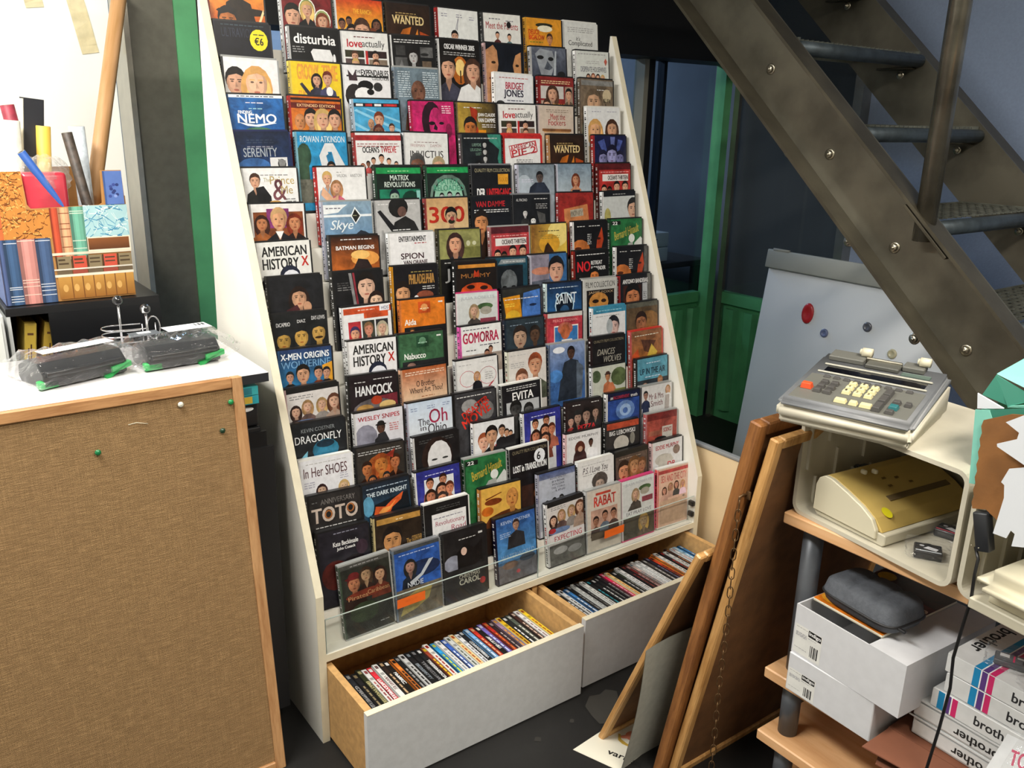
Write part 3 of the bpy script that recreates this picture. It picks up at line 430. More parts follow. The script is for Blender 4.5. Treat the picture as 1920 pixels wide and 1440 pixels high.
10|0.5670 -1.4 0.0002|P|eee|b ccd0d0;r 0 .015 1 .08 d4dcdc;t JULIA_ROBERTS .08 .055 .92 .11 a8b0b8;e .68 .21 .2 .05 4a6a40;e .7 .27 .15 .06 a8a498;f .4 .26 .09 c8a088 a08868 4a403c w;r .55 .38 .95 .47 8a3c4c;p 4a4440 .1 .55 .3 .38 .5 .4 .6 .55|pink-edged cover with a woman before a stone fountain, mid rack
10|0.7150 0.0 0.0000|K|222|b 30302c;p d8901c .0 .12 .45 .1 .5 .55 .1 .55;e .25 .42 .2 .1 e0b030;p 4a7ac8 .55 .08 1 .04 1 .55 .5 .55 .5 .3;e .8 .27 .1 .02 1c2c50;l .05 .15 .95 1 ddd;l .05 .22 .3 2 e8d050|cover split between an amber and a blue face
10|0.8624 -1.2 0.0000|K|dee|g 1c3050 28609a;l .08 .07 .9 1 bcd;e .5 .35 .28 .2 b8d8ec;e .5 .36 .25 .19 101c2c;t SAINT .25 .16 .85 .33 e0ecf4;e .5 .45 .14 .1 2a5078|deep blue cover with tall pale capitals over a haloed head
10|0.9986 -1.0 0.0000|C|ddd|b bcbcb8;t FILM_COLLECTION .06 .05 .95 .14 444;r .08 .18 .93 .95 1a1412;t JAMIE_FOXX .14 .2 .9 .25 b8a080;e .45 .38 .3 .16 c08440;e .35 .36 .1 .03 2c1408;e .6 .36 .08 .03 2c1408;e .5 .5 .1 .03 1c0c04|silver-framed cover with a golden close-up face
10|1.1425 -0.3 0.0000|K|a33|b 1c1c20;r .88 0 1 1 6a6a66;t ANTONIO_BANDERAS .08 .07 .9 .14 e0e0e0 B;r .1 .17 .68 .9 3c1c14;f .4 .38 .22 c07a50 111 111 m;r .72 .15 .88 .5 b0b4b8;l .75 .3 .85 4 555|black cover with tall grey name above a dark-haired man
11|0.0715 -1.6 0.0059|K|369|g 2a3c68 2a78a8;t X-MEN_ORIGINS .02 .05 .95 .13 e8ecf0 B;t WOLVERINE .02 .15 .97 .24 7aa8d0;p e0a030 .8 .24 1 .2 1 .5 .85 .5;f .17 .35 .07 c09078 222 222 m;f .72 .33 .08 c09078 222 7a3a20 m;f .88 .34 .07 c09078 222 222 m;f .42 .33 .12 c89878 1c1814 d8d8d8 m|blue action cover with silver title and man in white vest
11|0.2439 -1.2 0.0038|K|ddd|b e8e8ea;t AMERICAN .08 .06 .93 .18 282828 B;t HISTORY .08 .21 .76 .34 282828 B;t X .82 .2 .95 .32 c8342c B;e .58 .44 .2 .14 23283a;e .6 .49 .18 .13 e4e6ee;e .68 .5 .09 .02 222|white cover with big black capitals and red X, second column
11|0.3801 -0.9 0.0023|K|354|b 3e6848;r .38 .04 .66 .2 264c34;e .52 .11 .08 .05 6a9a78;l .42 .13 .62 1 acb;r .85 .05 .95 .07 eee;t Nabucco .1 .27 .58 .35 f0f2ee B;r .05 .38 1 1 222426;e .25 .45 .1 .05 8a6a60|dark green cover with short white title
11|0.5630 -0.3 0.0005|K|e6b|b e4e6e6;l .05 .05 .7 1 445;t GOMORRA .04 .1 .93 .25 b8244c B;l .45 .29 .95 1 445;l .1 .35 .35 1 555;r 0 .42 1 .7 a89a90;f .72 .37 .05 b08068 2c1c18 b08068 m;f .62 .43 .06 b08068 2c1c18 b08068 m|white cover with crimson block capitals and bathers
11|0.7060 -0.6 0.0000|K|234|b 2c3840;l .1 .08 .4 1 89a;l .5 .07 .85 1 89a;f .36 .28 .17 b89880 2c2420 2c4060 m;f .76 .26 .13 5c4434 2a2420 2c3850 m|dark slate cover with two worried men in blue
11|0.8445 -1.6 0.0000|K|c55|b b83c48;r 0 0 1 .07 ccc8c4;t PIERCE_BROSNAN .15 .1 .85 .14 e89898;r .18 .2 .88 .6 e8e0d8;r .2 .22 .86 .6 3a78b8;e .5 .25 .22 .1 c06c58;e .5 .3 .14 .12 b86440;p e8e4e0 .3 .6 .4 .42 .7 .42 .7 .6|rose-red cover with inset blue picture of a masked face
11|1.0153 -0.5 0.0000|B|eee|b d8dadc;r 0 0 1 .1 3c88a8;l .1 .05 .9 1 9cd;l .08 .14 .8 1 aaa;f .62 .34 .17 d0b0a8 24262c b8bcc0 m;e .5 .32 .1 .12 a8b0b4|white cover in a teal-topped case with a quiffed man
11|1.1515 0.0 0.0000|K|654|b 5c4a34;r 0 .0 1 .08 5a5a50;e .7 .4 .4 .25 8a6438;f .45 .34 .17 9a6848 2c1c14 443024 m;e .75 .5 .15 .08 a87838|brown smoky cover with a brooding man
12|0.0765 0.3 0.0000|K|caa|b d0ccca;r 0 0 1 .06 1c1c1c;l .05 .1 .5 2 888;f .15 .3 .08 c8a088 2c1c18 3c3030 w;f .38 .25 .08 c8a088 9a7850 6a5450 w;f .66 .25 .08 c8a088 a88858 8a8480 w;f .9 .24 .1 c8a088 5a3828 a89080 w;e .3 .46 .25 .05 6a80a8;e .1 .46 .1 .04 a02c30|pale cover with four seated women, black top edge, left column
12|0.2270 -1.6 0.0045|K|222|b 241c20;l .1 .08 .35 1 ccc;l .5 .06 .9 1 ccc;t HANCOCK .12 .14 .9 .27 e0e2e4 B;p 7a2c38 .6 .3 1 .28 1 .45;e .5 .48 .46 .16 6a6468;e .55 .35 .12 .06 a83c20;e .3 .45 .18 .06 b0884c;e .78 .43 .18 .06 d8b878|black cover with angular white title over reflecting goggles
12|0.3735 -0.3 0.0009|K|da8|g b86030 e8d0b0;l .06 .05 .95 2 e8d4c0;t O_Brother .3 .18 .72 .26 3c2c28;t Where_Art_Thou? .14 .27 .9 .35 3c2c28;l .4 .4 .7 1 a86a40|orange-to-cream cover with dark serif question title
12|0.5330 0.0 0.0000|K|ddd|b dedede;l .05 .07 .35 1 bbb;l .6 .06 .9 1 bbb;e .25 .28 .2 .12 c03848;e .25 .28 .19 .113 dedede;e .75 .27 .22 .13 c03848;e .75 .27 .21 .123 dedede;p c03848 .88 .36 .9 .37 .72 .48 .7 .46;f .48 .25 .06 c8a088 b88858 1c1c22 w;l .68 .22 .88 4 aaa|white cover with thin red heart outline and a blonde woman
12|0.6955 -0.6 0.0006|K|ddc|b d4d0cc;l .05 .06 .5 1 bbb;l .05 .18 .4 3 aaa;f .7 .25 .17 cc9878 a05030 5a6050 m;f .33 .44 .15 d0a088 7a4c34 8a7060 m|beige-grey cover with red-haired man above a woman's face
12|0.8355 -0.9 0.0003|C|568|g 8a9cc0 3c64a0;e .25 .1 .17 .05 e4e8f0;f .6 .17 .1 5c4034 1c1818 28303c m;p 28303c .3 .5 .4 .3 .6 .26 .8 .3 .9 .5 .85 .9 .2 .9;e .15 .5 .2 .1 4c84c8;p 586474 .75 .3 .95 .4 .9 .9 .75 .9|blue city cover with a man in a dark leather jacket
12|0.9905 -0.9 0.0000|K|322|b 1c1a1a;t QUALITY_FILM_COLLECTION .05 .05 .96 .1 8a8068;t DANCES .15 .2 .7 .3 a8a498 I;t WOLVES .35 .32 .9 .42 a8a498 I|black cover with wiry silver slanted lettering
12|1.1495 0.3 0.0000|R|c66|g 8a5c40 a86830;l .1 .08 .9 1 ddc;p 5c3828 .3 .15 .8 .2 .6 .4 .4 .35;p d0b048 .5 .45 .65 .25 .85 .4 .7 .5;p c05028 0 .4 .2 .3 .3 .6 0 .8;r .2 .5 .5 .58 1c1410|red-topped case with brown and orange action artwork
13|0.0730 -0.9 0.0036|K|222|b 1f2226;t KEVIN_COSTNER .15 .07 .8 .12 8a9094;t DRAGONFLY .02 .16 .93 .26 e4e6e8;e .6 .38 .26 .14 2c7898;e .6 .3 .18 .05 1a3040;p 78b8d0 .1 .45 .25 .36 .22 .5|black cover with pale capitals over a blue glow
13|0.2280 -0.9 0.0000|K|ddd|b d4d4dc;t WESLEY_SNIPES .05 .06 .93 .12 b03440 B;e .2 .35 .24 .18 8c8c9c;f .52 .25 .08 5c4034 1c1c1c 2c2c30 h;p 2c2c30 .38 .55 .45 .32 .6 .3 .68 .42 .6 .55;l .7 .2 .9 4 c77|lilac-grey cover with spaced red name and a bundled figure
13|0.3714 -0.6 0.0003|K|ccd|g c4d4e8 e0e6ec;l .05 .08 .2 2 89b;l .42 .07 .6 2 89b;l .78 .06 .95 2 89b;t The .2 .24 .46 .34 3c3840;t Oh .46 .13 .88 .33 a8284c;t in .25 .34 .38 .41 3c3840;t Ohio .42 .33 .85 .47 3c3840|pale blue cover with large serif title in red and grey
13|0.5076 -0.3 0.0012|K|222|b 3c3c40;l .05 .05 .9 1 ddd;e .35 .2 .2 .1 999;e .75 .3 .2 .14 777;t DISASTER .14 .18 .84 .28 d83424 B r26;t MOVIE .14 .29 .88 .42 d83424 B r26|grey crowd cover stamped with slanted bright red letters
13|0.6595 0.3 0.0000|W|333|b 1c1c20;l .1 .05 .9 2 ccc;t EVITA .25 .13 .8 .25 f0f0f0 B;r .08 .27 .95 .8 b8bcc0;f .32 .4 .14 444 1c1c1c 2c2c2c m;f .66 .45 .12 555 222 333 m|black cover with bold white serif name over grey profiles
13|0.9740 -0.6 0.0000|K|ddd|b c0c4b8;e .1 .15 .14 .1 4c5c40;e .8 .2 .25 .15 5c6c44;f .45 .18 .07 b88058 3c2820 c87850 h;p c87850 .3 .4 .35 .28 .6 .28 .7 .4 .6 .5 .35 .5;r .36 .48 .6 .8 241c1c;r .65 .4 1 .8 7a8048;r 0 .5 .3 .9 4c5444|jungle cover with an orange-shirted man in a hat
13|1.1515 0.0 0.0000|K|333|b 5a9ab0;l .3 .08 .75 1 cde;t UP_IN_THE_AIR .08 .17 .92 .27 1c3444 B;l .25 .31 .75 1 cde;r 0 .36 1 1 2c343c;f .25 .46 .08 b8907c 333 222 m;f .75 .42 .08 b88868 a07048 222 m|teal-blue cover with dark title above two heads
14|0.0730 -1.3 0.0017|W|ddd|b e0e1e6;l .1 .05 .9 1 bbb;t In_Her_SHOES .05 .1 .9 .23 5c3c40;l .05 .29 .25 3 aab;l .75 .24 .92 3 aab;f .38 .42 .08 c8a890 3c2424 222 w;f .82 .42 .08 d0b090 c8a870 ccc w|white cover with thin maroon capitals and two women
14|0.2120 -1.5 0.0044|K|222|b 34302c;l .03 .06 .95 2 bbb;e .5 .3 .32 .18 a85a28;f .2 .3 .1 b06c40 2c1810 2c1810 m;f .8 .26 .1 b87048 3c2014 2c1810 m;f .5 .26 .14 c07838 a04c20 7a3818 w;p a83828 .6 .15 .8 .08 .75 .2;f .3 .46 .07 b07048 222 222 w;f .6 .45 .07 b07048 222 222 m|dark cover with a fiery collage of heads
14|0.3730 0.0 0.0000|K|ddd|b 1c1b1d;l .1 .06 .9 2 555;e .5 .34 .36 .3 2c1f1c;e .55 .36 .28 .26 dcdcde;e .43 .36 .07 .014 333;e .68 .36 .07 .014 333|black cover with a bleached pale forehead and eyes
14|0.5460 -1.6 0.0000|K|eee|b e2e4e8;f .22 .3 .13 d8a890 9a5030 d8a890 m;f .42 .22 .14 c89878 1c1818 1c1c20 m;f .68 .17 .08 c89878 2c2420 1c1c20 m;f .8 .22 .06 c89878 2c2420 1c1c20 m;f .9 .24 .05 c89878 2c2420 1c1c20 m;r .5 .36 .95 .4 a03038;p 1c1c20 .4 .5 .6 .3 1 .25 1 .5|white cover with a wedding party lined up
14|0.7100 0.0 0.0017|K|eee|b 30348c;l .2 .07 .85 1 c8ccf0;r .17 .13 .85 .95 d8dce0;f .3 .2 .08 c88868 2c1c18 a8604c m;f .6 .18 .08 c88868 3c2018 444 m;f .3 .38 .1 c07858 2c1810 a8604c w;f .55 .32 .1 c88868 2c1c18 a8604c w;f .74 .32 .09 c88060 5c2c18 a8604c m;f .55 .45 .1 c88868 2c1c18 8a4c3c w|royal blue cover with a crowd photo panel, right of centre
14|0.8570 -1.4 0.0000|K|322|b 2c2424;l .15 .05 .4 1 ddd;l .7 .04 .95 1 ddd;f .1 .3 .08 b89080 222 933 m;f .3 .26 .1 a88878 222 222 h;f .55 .24 .11 a88878 1c1818 222 m;f .82 .22 .09 a88878 2c2420 333 w;t PIZZA .3 .38 .82 .47 d83438 B|dark crowd cover with bright red five-letter word
14|1.0080 -1.5 0.0002|K|eee|b 181c3c;t AN .08 .06 .16 .1 ddd B;t INCONVENIENT .18 .05 .68 .1 a82c40 B;t truth .72 .05 .93 .1 ddd B;r .0 .12 1 .9 2c4a94;e .55 .3 .3 .16 6a8cc8;e .55 .3 .18 .1 9ab8e0;e .55 .31 .08 .05 4a6cb0|dark blue cover with a white spiral storm
14|1.1460 -0.9 0.0000|C|334|b d4d4d4;t Mr_&_Mrs .24 .14 .72 .24 8a5c5c;t Smith .3 .26 .7 .36 7a4c50;f .13 .15 .07 a88070 222 28304c m;p 28304c 0 .5 .05 .26 .22 .3 .25 .5;f .87 .1 .06 c8a088 a88058 ddd w;p b0a8a4 .78 .2 .92 .2 .9 .5 .75 .5|light grey cover with suited man and slim woman at its sides
15|0.0765 -1.6 0.0032|K|222|b 2c2a2a;l .05 .08 .15 1 777;t ANNIVERSARY .22 .06 .9 .13 7a7674;t TOTO .04 .17 .94 .36 c8b8ac B;e .36 .27 .08 .06 a86838;e .8 .24 .08 .06 a86838;e .36 .27 .05 .04 222;e .8 .24 .05 .04 222;l .1 .42 .9 1 ccc|black cover with four giant chrome ring letters
15|0.2145 0.0 0.0014|K|222|g 1c2430 284a64;l .08 .06 .95 1 abc;t THE_DARK_KNIGHT .08 .12 .94 .18 d0dce4 B;p 141c24 .15 .5 .2 .3 .95 .2 1 .5;e .1 .3 .12 .14 5a98b8;p e0602c .2 .45 .25 .32 .45 .35 .6 .28 .85 .2 .8 .3 .6 .38 .5 .5 .3 .5;p f0a050 .3 .42 .4 .36 .55 .36 .7 .28 .55 .4 .4 .45|dark blue cover with a streak of orange flames
15|0.3610 0.3 0.0000|K|eee|b 30348c;l .2 .07 .85 1 c8ccf0;r .17 .13 .85 .95 d8dce0;f .3 .2 .08 c88868 2c1c18 a8604c m;f .6 .18 .08 c88868 3c2018 444 m;f .3 .38 .1 c07858 2c1810 a8604c w;f .55 .32 .1 c88868 2c1c18 a8604c w;f .74 .32 .09 c88060 5c2c18 a8604c m;f .55 .45 .1 c88868 2c1c18 8a4c3c w|royal blue cover with a crowd photo panel, third column
15|0.5020 -0.9 0.0017|C|253|b 2a7040;r 0 .03 .3 .1 1c2420;t 22 .05 .04 .2 .09 eee B;t Bernard_Hinault .12 .14 .9 .28 c0a83c I r14;p d0d4d2 .95 .26 1 .3 1 .7 .6 .9 .3 .9 .75 .4;e .7 .3 .1 .07 dce0dc;p a8aca8 .35 .55 .55 .38 .75 .36 .75 .55|green cover with white-helmeted figure, mid rack
15|0.6460 0.0 0.0000|W|333|b 19171a;t QUALITY_FILM_COLLECTION .05 .04 .96 .1 8a8068;e .77 .19 .15 .11 e8ecf2;t 6 .7 .13 .79 .25 222 B;t LOST_in_TRANSLATION .06 .27 .95 .37 eceef0 B;r 0 .6 1 1 3c241c;f .7 .75 .12 c07a50 2c1c18 333 m|black cover with a round white sticker over white capitals
15|0.8350 -1.5 0.0000|K|ecc|b dedee0;t EDDIE_MURPHY .06 .06 .92 .1 555;e .38 .26 .15 .12 5c2c20;e .38 .45 .2 .2 3c2020;e .39 .27 .07 .045 c09880;f .7 .2 .06 5c3c30 1c1818 eee m;r .65 .3 .9 .5 e8e8ec|white cover with a large brown bear and a small man
15|0.9840 -1.6 0.0000|K|333|b 2c2a2c;r 0 0 1 .1 b84c30;t BIG_LEBOWSKI .08 .13 .88 .2 dcdcdc B;e .45 .35 .24 .13 c0bcb4;e .8 .3 .08 .1 8a8880;r 0 .42 1 1 1c1c1c|black cover with orange top band and a pale round form
15|1.1460 -1.6 0.0002|C|c66|b a84c40;r 0 0 1 .12 7a2c28;r .5 .25 .85 .6 c8c4bc;t SCIENCE .54 .28 .82 .35 a03838 B;e .45 .45 .2 .04 222;r .05 .3 .5 .38 a86450|rusty red cover with a small white inset panel
16|0.0830 -1.1 0.0005|K|222|b 24222a;l .3 .04 .8 1 889;t Kate_Beckinsale .28 .16 .78 .22 dcdcdc B;t John_Cusack .35 .24 .72 .29 dcdcdc B;e .3 .6 .28 .2 4c1c18;e .7 .52 .26 .14 1a1418;f .6 .58 .1 c08070 1a1418 1a1418 m;e .85 .3 .12 .1 3c2c38|dark starry cover with an auburn embrace, two white name lines
16|0.2250 -1.5 0.0000|K|cb8|b 2c221a;r .04 .03 .98 .11 b88a44;l .45 .07 .6 1 edb;f .36 .36 .19 c08a58 1c1614 1c1410 m;t The .66 .38 .76 .45 b89050;t GODFATHER .78 .36 1 .44 b89050|brown cover with gold band and a slick-haired man
16|0.3670 -0.3 0.0008|W|222|b 19191b;l .25 .07 .8 2 555;r .14 .16 .94 .62 e8e8ea;l .18 .22 .85 1 889;t Revolutionary .22 .27 .9 .36 b86878;t Road .58 .37 .92 .45 b86878;f .4 .55 .1 b0988c 333 444 m|black cover with white rounded panel and thin rose title
16|0.5305 -1.2 0.0000|K|c84|b e0b050;e .3 .22 .22 .05 7a3818;p 7a3818 .1 .16 .5 .1 .52 .11 .12 .18;e .15 .35 .15 .07 c86820;p 5c3018 0 .6 .2 .45 .5 .4 .8 .38 1 .6;f .78 .22 .16 d0904c c07838 6c3c1c n;r 0 .6 1 1 2c1c14;t THE .55 .72 .8 .84 ddd B|yellow-brown cover with a helicopter and a bald man
16|0.7230 0.0 0.0005|K|bbc|g 4c5c8c d0d4dc;r 0 .1 1 .9 b4bac8;t KEVIN_SPACEY .3 .1 .75 .13 334;t BYRNE .35 .15 .7 .18 334;t POLLAK .36 .2 .7 .23 334;t DEL_TORO .34 .25 .7 .28 334;t ...LINE .35 .3 .72 .33 334;f .2 .5 .06 888 222 222 m;f .4 .48 .06 888 222 222 m;f .6 .46 .06 888 222 222 m|blue-grey cover with a centred column of dark small print
16|0.8640 -0.3 0.0014|W|eee|b e2e2e2;l .08 .06 .9 1 bbb;t P.S._I_Love_You .1 .1 .85 .2 3c3038 I;l .1 .22 .85 1 aaa;e .6 .36 .24 .14 5c5450;f .6 .42 .13 b09a8c 4c4440 887 w|white case cover with dark handwritten title and bent head
16|1.0040 0.3 0.0000|K|222|b 5c4c44;r 0 0 1 .07 1c1c1c;l .1 .11 .8 1 a98;f .25 .33 .17 c88c68 2c1810 222 m;f .58 .27 .15 b88860 7c5430 332 w;f .82 .3 .12 a87858 6c4428 332 m;e .22 .42 .04 .015 a02c2c|brown cover with three alarmed women's faces
16|1.1515 -0.3 0.0000|K|ecc|b d8d8da;t EDDIE_MURPHY .1 .07 .88 .14 b83840 B;e .35 .32 .28 .1 b8b4ac;e .8 .2 .12 .08 8a7468;p c4c0b8 .15 .5 .25 .25 .6 .25 .7 .35 .35 .5;t DR. .5 .38 .8 .48 c02c38 B|white cover with red name and a bent pale figure
17|0.1281 1.5 0.0000|C|454|b 2c2e28;r 0 .0 1 .06 4c4c48;l .2 .03 .8 1 999;f .25 .28 .12 a87050 5c1c1c 2c1c18 h;f .5 .2 .1 a88868 3c2c20 2c1c18 w;f .78 .25 .1 b89070 2c1c18 5c2c20 w;e .5 .45 .45 .06 6c2c1c;t Pirates .1 .44 .5 .5 b08860;t Caribbean .5 .42 .95 .48 b08860;e .4 .7 .3 .14 34402c;l .7 .9 .9 1 999|clear slipcased set with three adventurers on dark green
17|0.2643 0.3 0.0000|G|789|b 2c58a8;r 0 0 1 .05 45494c;l .1 .09 .9 1 abd;e .6 .35 .4 .12 1c2c50;f .33 .28 .1 a88070 222 1c2430 w;p b8c0c8 .3 .5 .55 .42 .75 .25 .85 .25 .6 .45 .35 .55;r 0 .58 1 1 6c6454;p a89858 .05 .95 .2 .7 .5 .62 .8 .62 .7 .8 .4 .9;t NADIE .25 .5 .6 .57 c8d0d8|blue concert cover with a guitarist, bottom tier
17|0.4020 -0.3 0.0018|K|333|b 1f1e20;r .82 .08 .92 .11 ccc;l .35 .12 .75 1 ccc;e .2 .45 .22 .12 8c90a0;e .7 .4 .2 .1 6c7084;p 141214 .3 .6 .3 .3 .5 .2 .7 .3 .9 .2 .9 .5 .7 .55 .7 .65;e .46 .31 .07 .06 d8b8a8;r 0 .55 1 1 242426;t CHRISTMAS .32 .65 .82 .71 c8c8b8;t CAROL .32 .72 .82 .8 c8c8b8 B;e .88 .82 .07 .05 b83438|black cover with pale stacked title and a red dot
17|0.5650 0.9 0.0018|K|113|g 3058a0 4c88c0;t KEVIN_COSTNER .12 .06 .88 .11 b8c8e0;f .5 .16 .08 b08870 3c2c28 333 m;p 2c2c30 .25 .5 .3 .3 .5 .24 .7 .3 .72 .5;l .08 .24 .35 3 a8bcd8;t WATERWORLD .08 .58 .95 .66 8ca8c8;r 0 .72 1 1 6c6c74;e .3 .75 .2 .06 7c6458;e .75 .7 .2 .06 3c4c60;e .5 .88 .05 .03 b84858|blue sea cover with armed man and pale capitals low down
17|0.7364 1.6 0.0000|K|eee|b d0ccca;r 0 0 1 .06 222;l .1 .08 .5 2 888;f .15 .28 .08 c8a088 2c1c18 3c3030 w;f .38 .22 .08 c8a088 9a7850 6a5450 w;f .66 .2 .08 c8a088 a88858 8a8480 w;f .9 .18 .1 c8a088 5a3828 a89080 w;e .3 .46 .3 .05 6a80a8;e .1 .44 .1 .04 a02c30;r 0 .5 1 .66 d4d0d0;t EXPECTING .15 .54 .92 .63 b02c3c;r 0 .67 1 1 6c6c68;e .3 .78 .2 .06 aaa;e .7 .82 .2 .06 999|cover with four women above a red title, bottom tier
17|0.8726 -0.6 0.0021|C|ccc|b ccc4b8;r .25 .06 .7 .1 c84838;t RABAT .2 .12 .85 .28 c83c30 B;r .1 .33 .9 .8 c09a88;f .25 .52 .08 a87860 2c1c18 4c3c38 m;f .52 .46 .08 a87860 2c1c18 6c7c8c m;f .78 .46 .08 a87860 2c1c18 4c3c38 m;r .1 .7 .9 .82 5c5040|beige cover with bold red capitals above a group of men
17|1.0100 0.0 0.0003|P|eee|b ccd0d0;r 0 .0 1 .06 d4dcdc;t JULIA_ROBERTS .08 .055 .92 .11 a8b0b8;e .7 .19 .2 .05 4a6a40;e .7 .25 .15 .06 a8a498;f .4 .26 .09 c8a088 a08868 4a403c w;r .6 .34 .95 .43 8a3c4c;p 4a4440 .1 .55 .3 .38 .5 .4 .6 .55;r 0 .52 1 .62 d4d8d8;t EAT_PRAY_LOVE .1 .54 .9 .6 6c7078;r 0 .63 1 1 4c483c;f .65 .75 .12 a89070 a88848 654 w|pink-edged cover with a woman before a fountain, bottom tier
17|1.1515 -1.6 0.0000|W|e66|b dcb8a4;r 0 .03 1 .09 c04848;t SEX_AND_THE_CITY .08 .12 .95 .24 c8504c;f .2 .38 .06 c8907c 4c2c20 c8a090 w;f .4 .33 .06 c8907c a07850 c8a090 w;f .6 .32 .06 c8907c 4c2c20 444 w;f .82 .33 .06 c8907c c89868 ecd w;r .05 .55 .95 .95 c8a890;e .85 .55 .04 .02 876|peach cover with four tall women and a faint red title
"""
# ---------------------------------------------------------------- materials
WHITE = mat('white_laminate', 'e9e6dc', 0.42, noise=(6, 0.04))
CREAM = mat('cream_edge_banding', 'dcd4bc', 0.5, noise=(20, 0.08))
GREYLAM = mat('grey_white_laminate', 'd3d4d4', 0.45, noise=(30, 0.05))
MDF = mat('raw_fibreboard', 'c49a62', 0.75, noise=(60, 0.16), bump=(120, 0.2))
STEEL = mat('worn_dark_steel', '6d695c', 0.33, 0.55, noise=(7, 0.35), bump=(14, 0.55))
STEEL2 = mat('olive_painted_steel', '524d40', 0.4, 0.4, noise=(9, 0.3), bump=(30, 0.3))
BRIGHT = mat('bright_bolt_steel', 'b8b2a0', 0.3, 0.9, noise=(60, 0.3))
GREEN = mat('green_painted_steel', '56a06c', 0.4, 0.1, noise=(10, 0.15), bump=(40, 0.1))
BLACK = mat('black_lacquer', '141416', 0.4, noise=(20, 0.2))
DARKP = mat('dark_grey_plastic', '3a3d42', 0.5, noise=(80, 0.1))
CREAMP = mat('cream_plastic', 'c8c2b0', 0.45, noise=(15, 0.07), bump=(200, 0.05))
BEECH = wood('beech_shelf', 'cf9a68', 'e0b283', 'y', 0.45, 10)
OAK = wood('oak_frame', '8a5a30', 'b98250', 'z', 0.5, 22)
OAKD = wood('dark_oak_frame', '6e4322', '9a6636', 'z', 0.5, 22)
OAKL = wood('light_oak_frame', 'a87840', 'cfa064', 'z', 0.5, 22)
HARDB = mat('brown_hardboard', '6e4a2a', 0.7, noise=(25, 0.22), bump=(150, 0.2))

# ---------------------------------------------------------------- the room
def slab(name, a, b, m, kind='structure', parent=None, **k):
    B = MB(); B.box(a, b, m); return obj(name, B, parent, kind=kind, **k)
FLOORM = mat('dark_worn_floor', '171615', 0.6, noise=(9, 0.3), bump=(50, 0.25))
slab('floor', (-2.6, -3.2, -0.06), (4.6, 4.2, 0), FLOORM)
slab('ceiling', (-2.6, -3.2, 2.7), (4.6, 4.2, 2.76), mat('off_white_ceiling', 'c8c6be', 0.9, noise=(4, 0.05)))
slab('wall_left', (-2.66, -3.2, 0), (-2.6, 4.2, 2.7), mat('white_wall', 'dedcd4', 0.8, noise=(5, 0.04)))
slab('wall_rear', (-2.6, -3.26, 0), (4.6, -3.2, 2.7), mat('grey_wall', '9a968c', 0.8, noise=(5, 0.05)))
WBLUE = mat('blue_grey_wall', '8c9cb8', 0.85, noise=(120, 0.05), bump=(160, 0.4))
slab('wall_right', (3.3, -3.2, 0), (3.36, 4.2, 2.7), WBLUE)
slab('wall_office_back', (-2.6, 4.14, 0), (3.3, 4.2, 2.7), mat('office_wall', '7a7c80', 0.8, noise=(4, 0.1)))
WHT = mat('white_wall_board', 'e8eae4', 0.55, noise=(3, 0.03))
slab('wall_back_left', (-2.6, 1.2, 0), (-0.051, 1.26, 2.7), WHT)
# floor wear: paint stain and scuffs (flat marks of their own)
B = MB(); cols = []; c_ = Canvas(B, cols, (0.1, -0.15, 0.0006), (0.9, 0, 0), (0, -0.5, 0), (0, 0, 1), PAPER)
rr = random.Random(3)
for i in range(20):
    cx, cy = rr.random(), rr.random(); q = rr.uniform(.003, .012)
    c_.poly([(cx+q*cos(a)*rr.uniform(.5, 1.4), cy+1.6*q*sin(a)*rr.uniform(.5, 1.4)) for a in [j*pi/4 for j in range(8)]], hx(rr.choice(['33312e', '38352f', '2e2c29', '1e1d1b'])))
c_.poly([(.53, .2), (.57, .15), (.60, .17), (.63, .155), (.65, .2), (.635, .24), (.61, .27), (.6, .33), (.57, .36), (.55, .40), (.535, .36), (.515, .34), (.52, .27)], hx('3a3834'))
obj('paint_stain', B, bpy.data.objects['floor'], cols=cols)

# back wall glazing: posts, panes, soffit
def beam(name, a, b, m, **k): return slab(name, a, b, m, **k)
POST = mat('brown_grey_post', '5c5a4f', 0.42, 0.2, noise=(40, 0.12), bump=(150, 0.1))
CHROME = mat('brushed_aluminium', 'aaa69c', 0.22, 0.9, noise=(30, 0.1))
beam('trim_1', (-0.035, 1.06, 0), (0.088, 1.2, 2.2), POST)
beam('trim_2', (-0.05, 1.05, 0), (-0.0355, 1.2, 2.2), CHROME)
beam('trim_3', (0.0885, 1.053, 0), (0.150, 1.2, 2.2), GREEN)
beam('trim_4', (0.1505, 1.06, 0), (0.17, 1.2, 2.2), BLACK)
beam('trim_5', (1.225, 1.16, 0.6), (1.262, 1.22, 2.2), mat('pale_aluminium', 'b0ab98', 0.4, 0.4))
beam('trim_6', (2.005, 1.14, 0.6), (2.03, 1.2, 2.2), mat('pale_aluminium', 'b0ab98', 0.4, 0.4))
beam('trim_7', (2.03, 1.14, 0.6), (2.065, 1.22, 2.2), BLACK)
beam('trim_8', (2.15, 1.17, 0.6), (2.168, 1.21, 2.2), mat('blue_black_post', '1c2634', 0.35, 0.3))
SOF = mat('black_soffit', '0b0c0e', 0.6)
beam('trim_9', (0.17, 1.02, 1.665), (2.55, 1.2, 2.7), SOF)
beam('trim_10', (0.17, 1.18, 0.585), (2.5, 1.22, 0.635), GREEN)
GLASS = glassy('dark_window_glass', (0.72, 0.78, 0.84), 0.03, 0.01)
for i, (x0, x1) in enumerate(((0.17, 1.225), (1.262, 2.005), (2.065, 2.15), (2.168, 2.5))):
    B = MB(); B.box((x0, 1.19, 0.635), (x1, 1.194, 1.665), GLASS); obj('window_%d' % (i+1), B, kind='structure')
